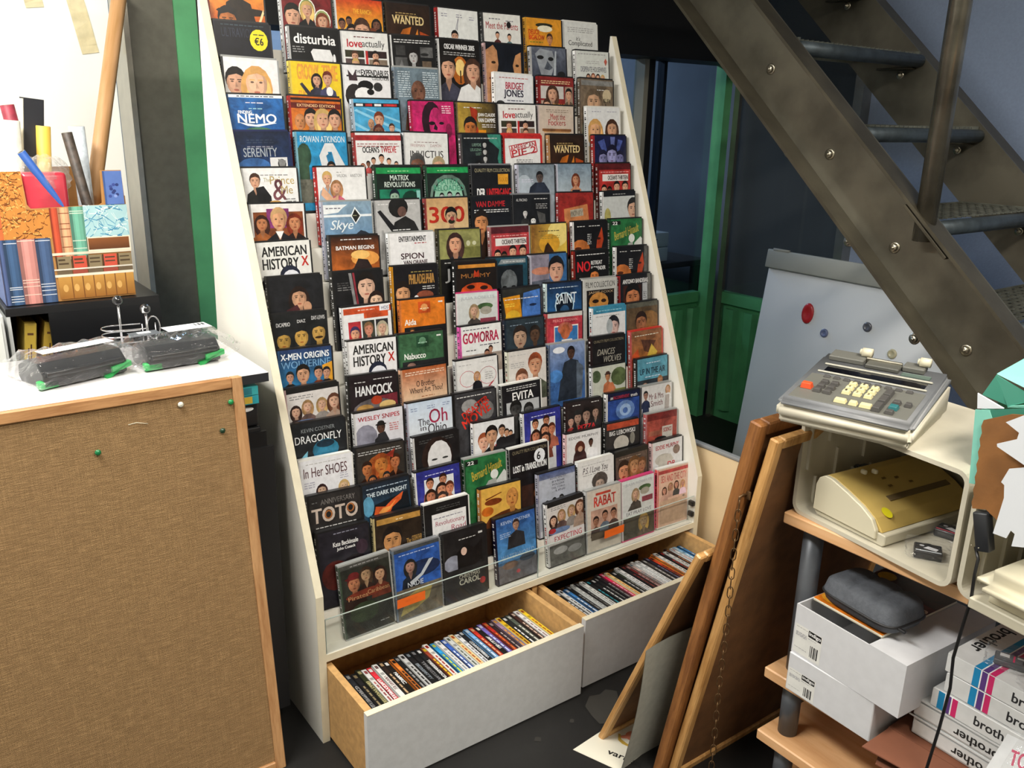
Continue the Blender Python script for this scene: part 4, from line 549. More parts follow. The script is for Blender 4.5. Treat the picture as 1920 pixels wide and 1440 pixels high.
# lower green wall with raised ribs
def ribbed(name, x0, x1, y, n, axis='x'):
    B = MB(); B.box((x0, y, 0), (x1, y+0.03, 0.585), GREEN); o = obj(name, B, kind='structure')
    p = MB(); st = (x1-x0)/n
    for i in range(n):
        a = x0+st*i
        q = MB(); q.prism([(a+st*.15, y), (a+st*.3, y-0.022), (a+st*.7, y-0.022), (a+st*.85, y)], 2, 0.03, 0.555, GREEN); obj('rib', q, o)
    return o
ribbed('wall_back_lower', 0.17, 2.55, 1.2, 20)
beam('trim_11', (2.515, 1.14, 0), (2.56, 1.2, 2.2), GREEN)
beam('trim_12', (2.57, 1.10, 0), (2.59, 1.13, 1.7), CHROME)
# side glazing running towards the camera at x = 2.58
B = MB(); B.box((2.6, 0.52, 0), (2.63, 1.12, 0.6), GREEN); sg = obj('wall_side_lower', B, kind='structure')
for i in range(5):
    a = 0.56+0.112*i; q = MB(); q.prism([(2.6, a), (2.578, a+.018), (2.578, a+.06), (2.6, a+.078)], 2, 0.05, 0.56, GREEN); obj('rib', q, sg)
beam('trim_13', (2.575, 0.5, 0.585), (2.635, 1.12, 0.64), GREEN)
B = MB(); B.box((2.61, 0.53, 0.64), (2.616, 1.12, 2.2), glassy('grey_window_glass', (0.45, 0.5, 0.52), 0.04, 0.02, body=.5, bodycol=(.09, .105, .115))); obj('window_5', B, kind='structure')
beam('trim_14', (2.58, 0.49, 0), (2.64, 0.53, 2.7), CHROME)
slab('wall_stair_side', (2.64, -3.2, 0), (2.7, 0.49, 2.7), WBLUE)
slab('wall_office_side', (2.9, 0.53, 0), (2.95, 4.1, 2.7), mat('office_side', '5c6066', 0.85, noise=(4, .15)))
# dim office behind the glass
OFW = mat('office_partition', '8d8f96', 0.7, noise=(3, 0.1))
cb = thing('office_cabinet', (1.95, 2.3, 0), 'pale grey tall cabinet seen dimly through the glass behind the rack', 'cabinet')
B = MB(); B.rbox((1.75, 2.2, 0), (2.25, 2.6, 1.62), .01, OFW); obj('body', B, cb)
B = MB(); B.box((1.76, 2.185, .1), (1.995, 2.2, 1.58), OFW); obj('door', B, cb)
B = MB(); B.box((2.005, 2.185, .1), (2.24, 2.2, 1.58), OFW); obj('door', B, cb)
ob = thing('office_desk', (2.5, 1.75, 0), 'dark desk behind the glass to the right of the rack', 'desk')
B = MB(); B.rbox((2.2, 1.45, .70), (2.86, 2.1, .73), .005, mat('dark_desk_top', '3a3430', .4)); obj('desk_top', B, ob)
for lx, ly in ((2.23, 1.5), (2.82, 1.5), (2.23, 2.06), (2.82, 2.06)):
    B = MB(); B.box((lx-.02, ly-.02, 0), (lx+.02, ly+.02, .70), BLACK); obj('leg', B, ob)
for i, (z0, lab) in enumerate(((.731, 'lower white cardboard box on the dark desk behind the glass'), (.806, 'upper white cardboard box on the dark desk behind the glass'))):
    bx = thing('cardboard_box', (2.45, 1.6, z0), lab, 'box', 'white boxes on the office desk')
    B = MB(); B.rbox((2.34, 1.5, z0), (2.6, 1.7, z0+.072), .003, GREYLAM); obj('body', B, bx)
    print_on('print', bx, (2.36, 1.499, z0+.06), (.2, 0, 0), (0, 0, -.05), (0, -1, 0), 'r .1 .3 .35 .5 556;r .5 .35 .8 .45 778')
# ceiling lamps that give the light
for nm, x, y, sx, sy, lab in (('a', -1.0, -0.1, .4, 1.6, 'long white fluorescent ceiling lamp on the left side of the shop'), ('b', .35, -1.9, 1.5, .4, 'long white fluorescent ceiling lamp behind the camera')):
    t = thing('ceiling_lamp', (x, y, 2.56), lab, 'lamp')
    B = MB(); B.rbox((x-sx/2, y-sy/2, 2.56), (x+sx/2, y+sy/2, 2.70), .01, WHT); obj('housing', B, t)
    B = MB(); B.box((x-sx/2+.03, y-sy/2+.03, 2.545), (x+sx/2-.03, y+sy/2-.03, 2.56), mat('lamp_diffuser', 'fff8ec', .6, emit=('fff8ec', 6))); obj('diffuser', B, t)
# tapes on the white wall board
for i, (px, pz, w_, h_, an, lab) in enumerate(((-.243, 1.72, .045, .09, 8, 'short strip of yellowed tape on the white wall, left one'), (-.125, 1.65, .045, .17, 10, 'long strip of yellowed tape on the white wall, right one'))):
    B = MB(); T = Matrix.Translation((px, 1.1985, pz)) @ Matrix.Rotation(radians(-an), 4, 'Y')
    n0 = 8
    for j in range(n0):
        za = -h_/2+h_*j/n0; zb = za+h_/n0
        B.raw([(-w_/2, .0006*sin(j*2), za), (w_/2, 0, za), (w_/2, .0006*cos(j), zb), (-w_/2, .0006*sin(j*2+2), zb)], [(0, 1, 2, 3)], mat('yellowed_tape', 'd2c7a0', .35, noise=(30, .15)), T)
    obj('adhesive_tape', B, label=lab, cat='tape')

# ---------------------------------------------------------------- the DVD rack
W_, ZS, ZK, YK, ZT, YT, T_ = 1.222, 0.2328, 0.385, 0.0, 1.661, 0.489, 0.018
BETA, YD, PZ, PY = 0.1025, 0.0216, 0.0795, 0.0287
rack = thing('dvd_display_rack', (W_/2, 0.25, 0), 'tall white sloping shop rack with seventeen tiers of film cases', 'display rack')
prof = [(0, 0), (YK, ZK), (YT, ZT), (0.6, ZT), (0.6, 0)]
for x0 in (-T_, W_):
    B = MB(); B.prism([(0.002, 0), (0.002, ZK), (YT+.002, ZT), (0.4975, ZT), (0.605, 0)], 0, x0, x0+T_, WHITE); s_ = obj('side_panel', B, rack)
    B = MB(); B.prism([(0, 0), (0, ZK), (0.002, ZK), (0.002, 0)], 0, x0, x0+T_, CREAM)
    B.prism([(0, ZK), (YT, ZT), (YT+.002, ZT), (0.002, ZK)], 0, x0, x0+T_, CREAM); obj('edge_banding', B, s_)
B = MB(); B.box((0, 0.002, ZS-.018), (W_, 0.58, ZS), WHITE); sh = obj('bottom_shelf', B, rack)
B = MB(); B.box((0, 0, ZS-.018), (W_, 0.002, ZS), CREAM); obj('edge_banding', B, sh)
B = MB(); B.prism([(.592, 0), (.604, 0), (.5065, 1.5), (.5045, 1.5)], 0, .0005, W_-.0005, GREYLAM); obj('back_panel', B, rack)
B = MB(); B.box((W_/2-.008, .012, .02), (W_/2+.008, .58, ZS-.018), MDF); obj('divider', B, rack)
B = MB(); B.box((0, .2, 0), (W_, .215, .04), BLACK); obj('plinth', B, rack)
# tiers: riser plus ledge, one part each
tb = math.tan(BETA)
for k in range(17):
    y0 = YD+PY*k+.0175; z0 = ZS+PZ*k; B = MB()
    hgt = PZ if k < 16 else .055
    B.prism([(y0, z0-.002), (y0+hgt*tb, z0+hgt-.0006), (y0+hgt*tb+.0045, z0+hgt-.0006), (y0+.0045, z0-.002)], 0, 0.0005, W_-.0005, WHITE)
    if k < 16:
        y1 = YD+PY*(k+1)+.0175; yy = y0+hgt*tb
        B.box((0.0005, yy+.0046, z0+hgt-.005), (W_-.0005, y1+.001, z0+hgt-.0008), WHITE)
    obj('tier_panel', B, rack)
# acrylic lip along the bottom tier, in two panes, with black clips and orange stickers
ACR = glassy('clear_acrylic', (0.93, 0.94, 0.935), 0.012, 0.03, body=0.012, bodycol=(.6, .62, .62))
for i, (x0, x1) in enumerate(((.003, .612), (.614, W_-.004))):
    B = MB(); B.box((x0, .0035, ZS), (x1, .0065, ZS+.088), ACR); ac = obj('acrylic_lip', B, rack)
    B = MB(); B.box((x0, .0034, ZS+.0881), (x1, .0066, ZS+.0893), mat('acrylic_edge', 'a9b5ae', .25)); B.box((x0, .0034, ZS+.0001), (x0+.0012, .0066, ZS+.088), MATS['acrylic_edge']); obj('polished_edge', B, ac)
for z0 in (.02, .055):
    B = MB(); B.rbox((W_-.012, .001, ZS+z0), (W_-.001, .02, ZS+z0+.016), .002, BLACK); obj('clip', B, rack)
for x0, z0, w2, an in ((.187, .077, .077, 0), (.850, .073, .075, 0)):
    print_on('price_sticker', rack, (x0, .0032, ZS+z0), (w2, 0, .002), (0, 0, -.024), (0, -1, 0), 'b ee6c1e;l .28 .38 .72 1 8a3410;l .3 .52 .7 1 8a3410', label='orange rectangular price sticker')
# drawers
def drawer(x0, x1, yf, lab):
    zt = .204; zb = .004
    B = MB(); B.box((x0, yf+.0015, zb), (x1, yf+.016, zt-.0015), GREYLAM); d = obj('drawer', B, rack, label=lab)
    B = MB(); B.box((x0, yf, zt-.0015), (x1, yf+.0162, zt), CREAM); B.box((x0, yf+.0002, zb), (x1, yf+.0014, zt-.0016), mat('drawer_front_laminate', 'c6c9cc', .45, noise=(60, .05), bump=(300, .08)))
    obj('front_panel', B, d)
    for xs in (x0+.004, x1-.020):
        B = MB(); B.box((xs, yf+.0165, zb+.006), (xs+.016, yf+.42, zt-.003), MDF); obj('drawer_side', B, d)
    B = MB(); B.box((x0+.0205, yf+.0165, zb+.01), (x1-.0205, yf+.42, zb+.02), MDF); obj('drawer_bottom', B, d)
    B = MB(); B.box((x0+.0205, yf+.404, zb+.0205), (x1-.0205, yf+.42, zt-.003), MDF); obj('drawer_back', B, d)
drawer(-.003, .598, -.208, 'left drawer pulled open, filled with film cases')
drawer(.618, 1.215, -.192, 'right drawer pulled open, filled with film cases')

# ---------------------------------------------------------------- DVD cases on the rack
CM = {'K': mat('black_case_plastic', '161618', .38, bump=(200, .05)), 'G': mat('smoke_grey_case_plastic', '74767a', .3), 'W': mat('white_case_plastic', 'dcdcd8', .35),
      'C': mat('clear_grey_case_plastic', '9a9c9a', .2), 'R': mat('red_case_plastic', 'c03028', .3), 'P': mat('pink_case_plastic', 'c83c74', .3),
      'B': mat('teal_case_plastic', '3a86a6', .25), 'N': mat('navy_case_plastic', '1c2450', .3)}
DW, DH, DT = .1345, .190, .014
CASEMESH = {}
def case_mesh(k):
    if k in CASEMESH: return CASEMESH[k]
    B = MB(); bm = bmesh.new(); bmesh.ops.create_cube(bm, size=1)
    for v in bm.verts: v.co = Vector((v.co.x*DW, (v.co.y+.5)*DT, (v.co.z+.5)*DH))
    ed = [e for e in bm.edges if abs((e.verts[0].co-e.verts[1].co).y) > DT*.9 and e.verts[0].co.x > 0]
    bmesh.ops.bevel(bm, geom=ed, offset=.005, segments=3, affect='EDGES')
    B.bm(bm, CM[k]); # moulded groove along the opening edge
    B.box((DW/2-.0001, DT/2-.0006, .01), (DW/2+.0005, DT/2+.0006, DH-.01), CM['K'])
    B.rbox((DW/2-.001, DT/2-.002, .07), (DW/2+.0018, DT/2+.002, .12), .0008, CM[k])
    me = mesh_of('dvd_case', B); CASEMESH[k] = me; return me
TIER = ['top tier', 'second tier', 'third tier', 'fourth tier', 'fifth tier', 'sixth tier', 'seventh tier', 'eighth tier', 'ninth tier', 'tenth tier', 'eleventh tier', 'twelfth tier',
        'thirteenth tier', 'fourteenth tier', 'fifteenth tier', 'sixteenth tier', 'seventeenth tier']
SPINE = 'b {c};l .15 .04 .85 2 {d}'
def light(c): return sum(hx(c)) > 1.1
for line in COVERS.strip().split('\n'):
    row, pos, ck, sp, ops, desc = line.split('|'); k = 17-int(row)
    x, roll, dz = [float(t) for t in pos.split()]
    fwd = .016 if 'burning eyes' in desc else (.0 if k else .0)
    o = bpy.data.objects.new('dvd_case', case_mesh(ck)); COL.objects.link(o)
    setp(o, desc if len(desc.split()) > 11 or 'tier' in desc else desc+', '+TIER[int(row)-1], 'film case', 'film cases on the rack')
    zb = ZS+PZ*k+.0004+dz*.35
    o.matrix_world = Matrix.Translation((x, YD+PY*k-fwd+(.002 if fwd == 0 else 0), zb + abs(sin(radians(roll)))*DW/2)) @ Matrix.Rotation(-BETA*1.0, 4, 'X') @ Matrix.Rotation(radians(-roll), 4, 'Y')
    B = MB(); cols = []
    c_ = Canvas(B, cols, (-DW/2+.0045, 0, DH-.004), (DW-.0085, 0, 0), (0, 0, -(DH-.008)), (0, -1, 0), PRINT); c_.run(ops)
    # spine seen on the left edge: coloured strip with small vertical lettering
    c2 = Canvas(B, cols, (-DW/2, DT-.001, DH-.004), (0, -(DT-.002), 0), (0, 0, -(DH-.008)), (-1, 0, 0), PRINT)
    c2.rect(0, 0, 1, 1, hx(sp)); dk = (.03, .03, .03) if light(sp) else (.75, .75, .75); r3 = random.Random(len(desc)*7+k)
    ac = hx(r3.choice(['b02c2c', '222222', '2c3c70', '222222'])) if light(sp) else (.8, .8, .8)
    v = .06
    while v < .95:
        h2 = r3.uniform(.012, .03); c2.rect(.25, v, .75, v+h2, ac if .3 < v < .7 else dk); c2.h -= c2.step; v += h2+r3.choice([.008, .012, .05])
    # sleeve rim in front of spine
    c3 = Canvas(B, cols, (-DW/2+.0002, 0, DH-.004), (.0043, 0, 0), (0, 0, -(DH-.008)), (0, -1, 0), PRINT); c3.rect(0, 0, 1, 1, mulc(hx(sp), .8))
    p = obj('printed_cover', B, o, world=False, cols=cols)
# ---------------------------------------------------------------- film cases in the drawers
def drawer_case(x, yb, c, c_text, txt, n, side, thick=.0138, lean=6, grp='film cases in the left drawer', lab=None):
    """spine up: local x = thickness, y = length of spine, z = case width"""
    B = MB(); T = Matrix.Translation((x, yb, .0)) @ Matrix.Rotation(radians(lean), 4, 'Y')
    o = bpy.data.objects.new('dvd_case', None)
    m = CM['K'] if not light(c) else CM['C']
    B.rbox((-thick/2, 0, 0), (thick/2, .186, .133), .0012, m, seg=1, smooth=False)
    z0 = .0245; o = obj('dvd_case', B, world=False, label=lab, cat='film case', group=grp)
    o.matrix_world = Matrix.Translation((x, yb, z0+thick/2*abs(sin(radians(lean))))) @ Matrix.Rotation(radians(lean), 4, 'Y')
    B = MB(); cols = []; cv = Canvas(B, cols, (-thick/2+.0006, .183, .133), (0, -.18, 0), (thick-.0012, 0, 0), (0, 0, 1), PRINT)
    cv.k = 1
    cv.rect(0, 0, 1, 1, hx(c)); tc_ = hx(c_text)
    if txt:
        v_, f_, a_ = text_poly(txt, True); w2 = min(.62, len(txt)*.062)
        cv.text(txt, .3, .82, .3+w2, .18, tc_, True)
    else: cv.lines(.3, .3, .9, 1, tc_, h=.35)
    cv.rect(.03, .2, .1, .8, mulc(tc_, .7)); cv.rect(.2, .15, .26, .85, mulc(hx(c), 1.6) if not light(c) else mulc(hx(c), .5))
    # cover sides (front print edge seen when leaning)
    cs = Canvas(B, cols, (-thick/2, .183, .131), (0, -.18, 0), (0, 0, -.128), (-1, 0, 0), PRINT); cs.rect(0, 0, 1, 1, hx(c))
    obj('printed_spine', B, o, world=False, cols=cols)
ORD = ['first','second','third','fourth','fifth','sixth','seventh','eighth','ninth','tenth','eleventh','twelfth','thirteenth','fourteenth','fifteenth','sixteenth','seventeenth','eighteenth','nineteenth','twentieth']
def ordn(i): return ORD[i] if i < 20 else ('twenty-'+ORD[i-20] if i < 29 else ('thirtieth' if i == 29 else 'thirty-'+ORD[i-30]))
D1 = '''222428 9a9a9a CRIME_LIFE black|1c1c1e 998866 - black|2a2e1c b8b080 EASTWOOD olive-black|d8d8d4 b06060 - white|c8303c eeeeee LADYKILL bright_red|dcdcd8 886666 WHITE white|2a201c c8a880 - dark_brown
1c1816 f0f0f0 NARC black|c8702c 222222 - orange-brown|1a1a1c 999999 - black|b8b8b8 333333 - silver|1a1a1c 88929c BOUNTY black|18181a 8a8a8e THE_CLAY black|1a1a1c e8e8e8 THE_BLACK_DAHLIA black
8a3a28 e0c030 - rust_red|e0dcd4 b03028 - white|2a88c0 c8d040 - sky_blue|dcdcdc 99a0a8 - white|3458a8 d8e0f0 - blue|c8cccc 667060 - pale_grey
e0c890 c86030 - cream|d8dade 888888 - white|1e2024 c8ccd0 CAMORRA black|6a9ac8 d8e4f0 - light_blue|b83428 e8b080 - red|1a1a1a f0f0f0 ALI_G black|6a60a8 c8d0f0 - lilac_blue
a02820 e0803a - dark_red|2c2024 b0a0a0 - dark_brown|8a7088 e0a040 - dusky_mauve|d8b028 8a3a20 - yellow|242424 e8e8e8 - black|4c544c d8d8d0 - grey-green|3c2420 d8c0b0 - dark_brown|dfe0e2 a08888 - white|e8c82c b05030 - yellow'''.replace('\n', '|').split('|')
for i, s_ in enumerate(D1):
    c, t, tx, nm = s_.split(); n = len(D1)
    x = .032+i*.01445; hv = random.Random(i)
    drawer_case(x, -.19+.004+hv.uniform(0, .01), c, t, '' if tx == '-' else tx.replace('_', ' '), i, 0, lean=hv.uniform(6, 8),
                lab='film case with %s spine, %s from the left in the left drawer' % (nm.replace('_', ' '), ordn(i)))
D2 = '''1a1a18 b0a040 - black|1c1c1e d0d0d0 - black|d4d4d4 333333 - white|3a70a8 e0e0e0 - blue|1c1c1e 909090 - black|c8cac8 555555 - silver|1a1a1c 777777 - black|d4d4d0 777777 - white
1a1c1e 30a0b0 - black|18181a d8d8d8 - black|1a1a1c 999999 - black|241c20 999999 - black|c82850 e8b0c0 - crimson_pink|e0c080 c87830 - cream_and_orange|1c1c1c cccccc - black|2c3428 aaaaaa - dark_green|d8d8d8 777777 - white
1c1a1c a04040 - black|5c2020 c0a0a0 - dark_red|b09890 5c8090 - dusky_pink|dadada 999999 - white|d8dadc 999999 - white|55504c cccccc - grey|24202c 8880a0 - dark_purple|b83c20 222222 - orange-red|d88030 402010 - orange
d8d8d4 444444 - white|201a1c c03030 - black|d0d0cc 333333 - pale|30201c c08060 - dark_brown|d8d8d8 c04040 - white|8ab8d8 e8f0f8 - pale_blue|2c70a8 d0e0f0 - blue'''.replace('\n', '|').split('|')
for i, s_ in enumerate(D2):
    c, t, tx, nm = s_.split(); hv = random.Random(i+99)
    drawer_case(.654+i*.0158, -.174+.004+hv.uniform(0, .012), c, t, '', i, 1, thick=.0138 if i % 5 else .010, lean=hv.uniform(7, 10), grp='film cases in the right drawer',
                lab='film case with %s spine, %s from the left in the right drawer' % (nm.replace('_', ' '), ordn(i)))

# ================================================================ LEFT SIDE
# ---- counter with glossy top
ct = thing('shop_counter', (-.8, .28, 0), 'black shop counter with a glossy white top left of the rack', 'counter')
GLOSSW = mat('glossy_white_top', 'e2e0e0', .12, coat=.6, noise=(2.5, .06))
B = MB(); B.rbox((-1.7, .108, .868), (-.052, .475, .889), .002, GLOSSW); top = obj('counter_top', B, ct)
B = MB(); B.box((-1.69, .107, .869), (-.053, .1085, .888), mat('dark_top_edge', '2a2c30', .4)); obj('edge_strip', B, top)
B = MB(); B.rbox((-1.69, .125, 0), (-.07, .47, .765), .004, BLACK); obj('body', B, ct)
B = MB(); B.rbox((-1.69, .40, .7652), (-.075, .47, .868), .002, BLACK); obj('back_board', B, ct)
for x0 in (-1.66, -1.1, -.55):
    B = MB(); B.box((x0, .112, .05), (x0+.5, .1248, .72), mat('black_door', '1a1a1c', .5)); obj('door', B, ct)
B = MB(); B.box((-.5, .118, .70), (-.062, .125, .755), BLACK); obj('side_rail', B, ct)
cf = thing('cash_box', (-.13, .2, .766), 'black metal box with a white oval tag under the counter top', 'box')
B = MB(); B.rbox((-.2, .128, .766), (-.072, .30, .822), .006, mat('black_box_metal', '1e1f22', .35)); obj('body', B, cf)
print_on('white_tag', cf, (-.115, .1275, .812), (.032, 0, 0), (0, 0, -.01), (0, -1, 0), 'e .5 .5 .5 .5 eee')
print_on('white_tag', cf, (-.118, .14, .8222), (.035, 0, 0), (0, -.012, 0), (0, 0, 1), 'e .5 .5 .5 .5 eee')
for i, (z0, c1, c2, nm) in enumerate(((.8225, '2a98a4', 'd0b040', 'teal book with a yellow block, lying on the black box under the counter top'), (.8425, '38a4a8', '2c7c88', 'teal book lying on top of the other under the counter top'))):
    bk = thing('book', (-.14, .2, z0), nm, 'book', 'teal books under the counter top')
    B = MB(); B.box((-.215, .116, z0+.002), (-.078, .30, z0+.016), mat('book_pages', 'ddd6c0', .8)); obj('pages', B, bk)
    cm = mat('teal_cover_%d' % i, c1, .5)
    B = MB(); B.box((-.218, .114, z0), (-.076, .302, z0+.002), cm); B.box((-.218, .114, z0+.016), (-.076, .302, z0+.0185), cm); B.box((-.218, .112, z0), (-.076, .1139, z0+.0185), cm); obj('cover', B, bk)
    print_on('title_print', bk, (-.2, .1118, z0+.017), (.12, 0, 0), (0, 0, -.015), (0, -1, 0), 'r .45 .0 .92 1 %s;r 0 .3 .3 .6 %s' % (c2, c2))

# ---- burlap notice board leaning against the counter
def burlap():
    m = bpy.data.materials.new('burlap_weave'); m.use_nodes = True; nt = m.node_tree; b = nt.nodes['Principled BSDF']; L = nt.links.new
    tc = N(nt, 'ShaderNodeTexCoord')
    def wave(axis, s, dist):
        w_ = N(nt, 'ShaderNodeTexWave'); w_.wave_type = 'BANDS'; w_.bands_direction = axis; w_.inputs['Scale'].default_value = s
        w_.inputs['Distortion'].default_value = dist; w_.inputs['Detail'].default_value = 2; w_.inputs['Detail Scale'].default_value = 0.6
        L(tc.outputs['Object'], w_.inputs['Vector']); return w_
    a = wave('Z', 130, 2.5); c = wave('X', 150, 1.5)
    mp = N(nt, 'ShaderNodeMapping'); mp.inputs['Scale'].default_value = (6, 6, 130); L(tc.outputs['Object'], mp.inputs[0])
    n = N(nt, 'ShaderNodeTexNoise'); n.inputs['Scale'].default_value = 6; n.inputs['Detail'].default_value = 2; L(mp.outputs[0], n.inputs['Vector'])
    mp2 = N(nt, 'ShaderNodeMapping'); mp2.inputs['Scale'].default_value = (130, 6, 6); L(tc.outputs['Object'], mp2.inputs[0])
    n2 = N(nt, 'ShaderNodeTexNoise'); n2.inputs['Scale'].default_value = 3; n2.inputs['Detail'].default_value = 5; L(mp2.outputs[0], n2.inputs['Vector'])
    m1 = N(nt, 'ShaderNodeMath', operation='MULTIPLY'); L(a.outputs['Fac'], m1.inputs[0]); L(c.outputs['Fac'], m1.inputs[1])
    m2 = N(nt, 'ShaderNodeMath', operation='ADD'); L(n.outputs['Fac'], m2.inputs[0]); n2m = N(nt, 'ShaderNodeMath', operation='MULTIPLY_ADD'); n2m.inputs[1].default_value = .5; n2m.inputs[2].default_value = .25; L(n2.outputs['Fac'], n2m.inputs[0]); L(n2m.outputs[0], m2.inputs[1])
    m3 = N(nt, 'ShaderNodeMath', operation='MULTIPLY_ADD'); m3.inputs[1].default_value = .7; L(m1.outputs[0], m3.inputs[0]); L(m2.outputs[0], m3.inputs[2])
    r = N(nt, 'ShaderNodeValToRGB'); e = r.color_ramp.elements
    e[0].position = .72; e[0].color = (*hx('7d6344'), 1); e[1].position = 1.0; e[1].color = (*hx('b09068'), 1)
    x = e.new(.88); x.color = (*hx('977852'), 1); m3.use_clamp = False
    dv = N(nt, 'ShaderNodeMath', operation='MULTIPLY'); dv.inputs[1].default_value = .72; L(m3.outputs[0], dv.inputs[0])
    L(dv.outputs[0], r.inputs[0]); L(r.outputs[0], b.inputs['Base Color']); b.inputs['Roughness'].default_value = .9; b.inputs['Specular IOR Level'].default_value = .15
    bm = N(nt, 'ShaderNodeBump'); bm.inputs['Strength'].default_value = .7; bm.inputs['Distance'].default_value = .001; L(m3.outputs[0], bm.inputs['Height']); L(bm.outputs[0], b.inputs['Normal'])
    return m
BUR = burlap()
WZ = wood('notice_frame_upright', 'a3744a', 'c4986a', 'z', .45, 26); WX = wood('notice_frame_rail', '996a40', 'c09060', 'x', .45, 26)
lean = math.atan2(.105, .895); H_ = .903; X0, X1 = -1.08, -.118
nb = thing('notice_board', (-.6, -.024, 0), 'large burlap notice board in a pine frame leaning on the counter', 'notice board', rot=(-lean, 0, 0))
def nbo(name, a, b, m, bev=.002):
    B = MB(); B.rbox((a[0]+.6, a[1], a[2]), (b[0]+.6, b[1], b[2]), bev, m, seg=1, smooth=False); return obj(name, B, nb, world=False)
nbo('burlap_panel', (X0+.01, .006, .01), (X1-.01, .016, H_-.01), BUR, .001)
nbo('frame_stile', (X1-.022, 0, 0), (X1, .022, H_), WZ); nbo('frame_stile', (X0, 0, 0), (X0+.022, .022, H_), WZ)
nbo('frame_rail', (X0+.0221, 0, H_-.022), (X1-.0221, .022, H_), WX); nbo('frame_rail', (X0+.0221, 0, 0), (X1-.0221, .022, .022), WX)
for x_, z_, c, nm in ((-.405, .80, '1c7a48', 'green drawing pin, lowest of three green pins, left of centre'), (-.245, .865, 'dcdacb', 'white drawing pin near the top rail'), (-.1465, .853, '1c8a4c', 'bright green drawing pin in the top right corner'), (-.17, .797, '24402c', 'dark green drawing pin below the corner pin')):
    B = MB(); T = Matrix.Translation((x_+.6, .006, z_)) @ Matrix.Rotation(pi/2, 4, 'X')
    B.lathe([(.0001, 0), (.0018, .0002), (.0018, .003), (.0055, .004), (.0058, .006), (.004, .0078), (.0001, .0082)], mat('pin_'+c, c, .3, coat=.4), 14, T)
    o = obj('drawing_pin', B, world=False, label=nm, cat='drawing pin', group='pins in the notice board')
    o.matrix_world = nb.matrix_world if False else Matrix.Translation(nb.location) @ Matrix.Rotation(-lean, 4, 'X')
B = MB(); B.tube([(-.345+.6, .004, .842), (-.33+.6, .0015, .844), (-.31+.6, .002, .838)], .0008, mat('pale_thread', 'd8d0b8', .7), 6); obj('loose_thread', B, nb, world=False)

# ---- black and white cabinets under the card box
bc = thing('low_cabinet', (-.29, .95, 0), 'black low cabinet carrying the book-printed card box', 'cabinet')
B = MB(); B.box((-.46, .724, .935), (-.108, 1.045, .954), BLACK); obj('top', B, bc)
B = MB(); B.box((-.37, .724, 0), (-.108, .735, .9349), mat('black_front', '101114', .35)); obj('front_panel', B, bc)
B = MB(); B.box((-.12, .7351, 0), (-.108, 1.045, .9349), BLACK); obj('side_panel', B, bc)
B = MB(); B.box((-.46, .724, 0), (-.452, 1.045, .9349), mat('light_side', 'c4c6c4', .5)); obj('side_panel', B, bc)
B = MB(); B.box((-.4519, 1.02, 0), (-.1201, 1.045, .9349), BLACK); obj('back', B, bc)
B = MB(); B.box((-.4519, .74, .70), (-.3701, 1.019, .712), BLACK); obj('shelf', B, bc)
for i, (x0, a, c, nm) in enumerate(((-.446, 7, 'b89c3c', 'worn yellow book leaning in the narrow open shelf, left of two'), (-.412, 10, 'a88a30', 'worn yellow book leaning in the narrow open shelf, right of two'))):
    T = Matrix.Translation((x0, .745, .7125)) @ Matrix.Rotation(radians(a), 4, 'Y')
    bk = thing('book', (x0, .745, .7125), nm, 'book', 'yellow books in the open shelf', rot=(0, radians(a), 0))
    m = mat('yellow_book_%d' % i, c, .6, noise=(30, .4))
    B = MB(); B.box((.0, .002, 0), (.026, .14, .2), m); B.box((.003, .14, .004), (.023, .142, .196), mat('book_pages', 'ddd6c0', .8)); obj('cover', B, bk, world=False)
    print_on('title_print', bk, (.002, .0018, .195), (.022, 0, 0), (0, 0, -.19), (0, -1, 0), 'b %s;r .2 .1 .8 .13 5a3a1c;r .25 .3 .4 .7 4a3018;r .5 .25 .65 .75 4a3018;e .5 .88 .2 .04 7a5a24' % c, world=False)
wc = thing('white_cabinet', (-.85, .9, 0), 'white low cabinet at the left edge beside the black cabinet', 'cabinet')
B = MB(); B.rbox((-1.3, .70, 0), (-.468, 1.1, .945), .004, mat('light_side', 'c4c6c4', .5)); obj('body', B, wc)
B = MB(); B.box((-1.29, .697, .02), (-.88, .6995, .93), WHT); obj('door', B, wc); B = MB(); B.box((-.87, .697, .02), (-.475, .6995, .93), WHT); obj('door', B, wc)

# ---- card box printed with book spines
CARD = mat('brown_card', 'b98448', .7, noise=(20, .1)); FCARD = mat('card_edge', 'c8b890', .7)
mb_ = thing('magazine_box', (-.3, .84, .956), 'card box printed with old book spines, holding paper rolls', 'box')
XL, XR, YF, YB, Z0, ZN, ZH = -.452, -.158, .752, .945, .956, 1.188, 1.271
B = MB(); B.prism([(XL, Z0), (XR, Z0), (XR-.002, ZN), (XR-.004, ZH), (XR-.052, ZH), (XR-.056, ZN+.004), (XR-.064, ZN), (XL+.080, ZN-.004), (XL+.073, ZN+.006), (XL+.069, ZH), (XL, ZH)], 1, YF, YF+.003, CARD); fr = obj('front_panel', B, mb_)
B = MB(); B.box((XL, YF+.0031, Z0), (XL+.003, YB, ZH), CARD); obj('side_panel', B, mb_); B = MB(); B.box((XR-.003, YF+.0031, Z0), (XR, YB, ZN+.02), CARD); obj('side_panel', B, mb_)
B = MB(); B.box((XL+.0031, YB-.003, Z0), (XR-.0031, YB, ZH), CARD); obj('back_panel', B, mb_); B = MB(); B.box((XL+.0031, YF+.0031, Z0), (XR-.0031, YB-.0031, Z0+.003), CARD); obj('base', B, mb_)
LB = MB(); cols = []; cv = Canvas(LB, cols, (XL, YF, ZH), (XR-XL, 0, 0), (0, 0, -(ZH-Z0)), (0, -1, 0), PAPER)
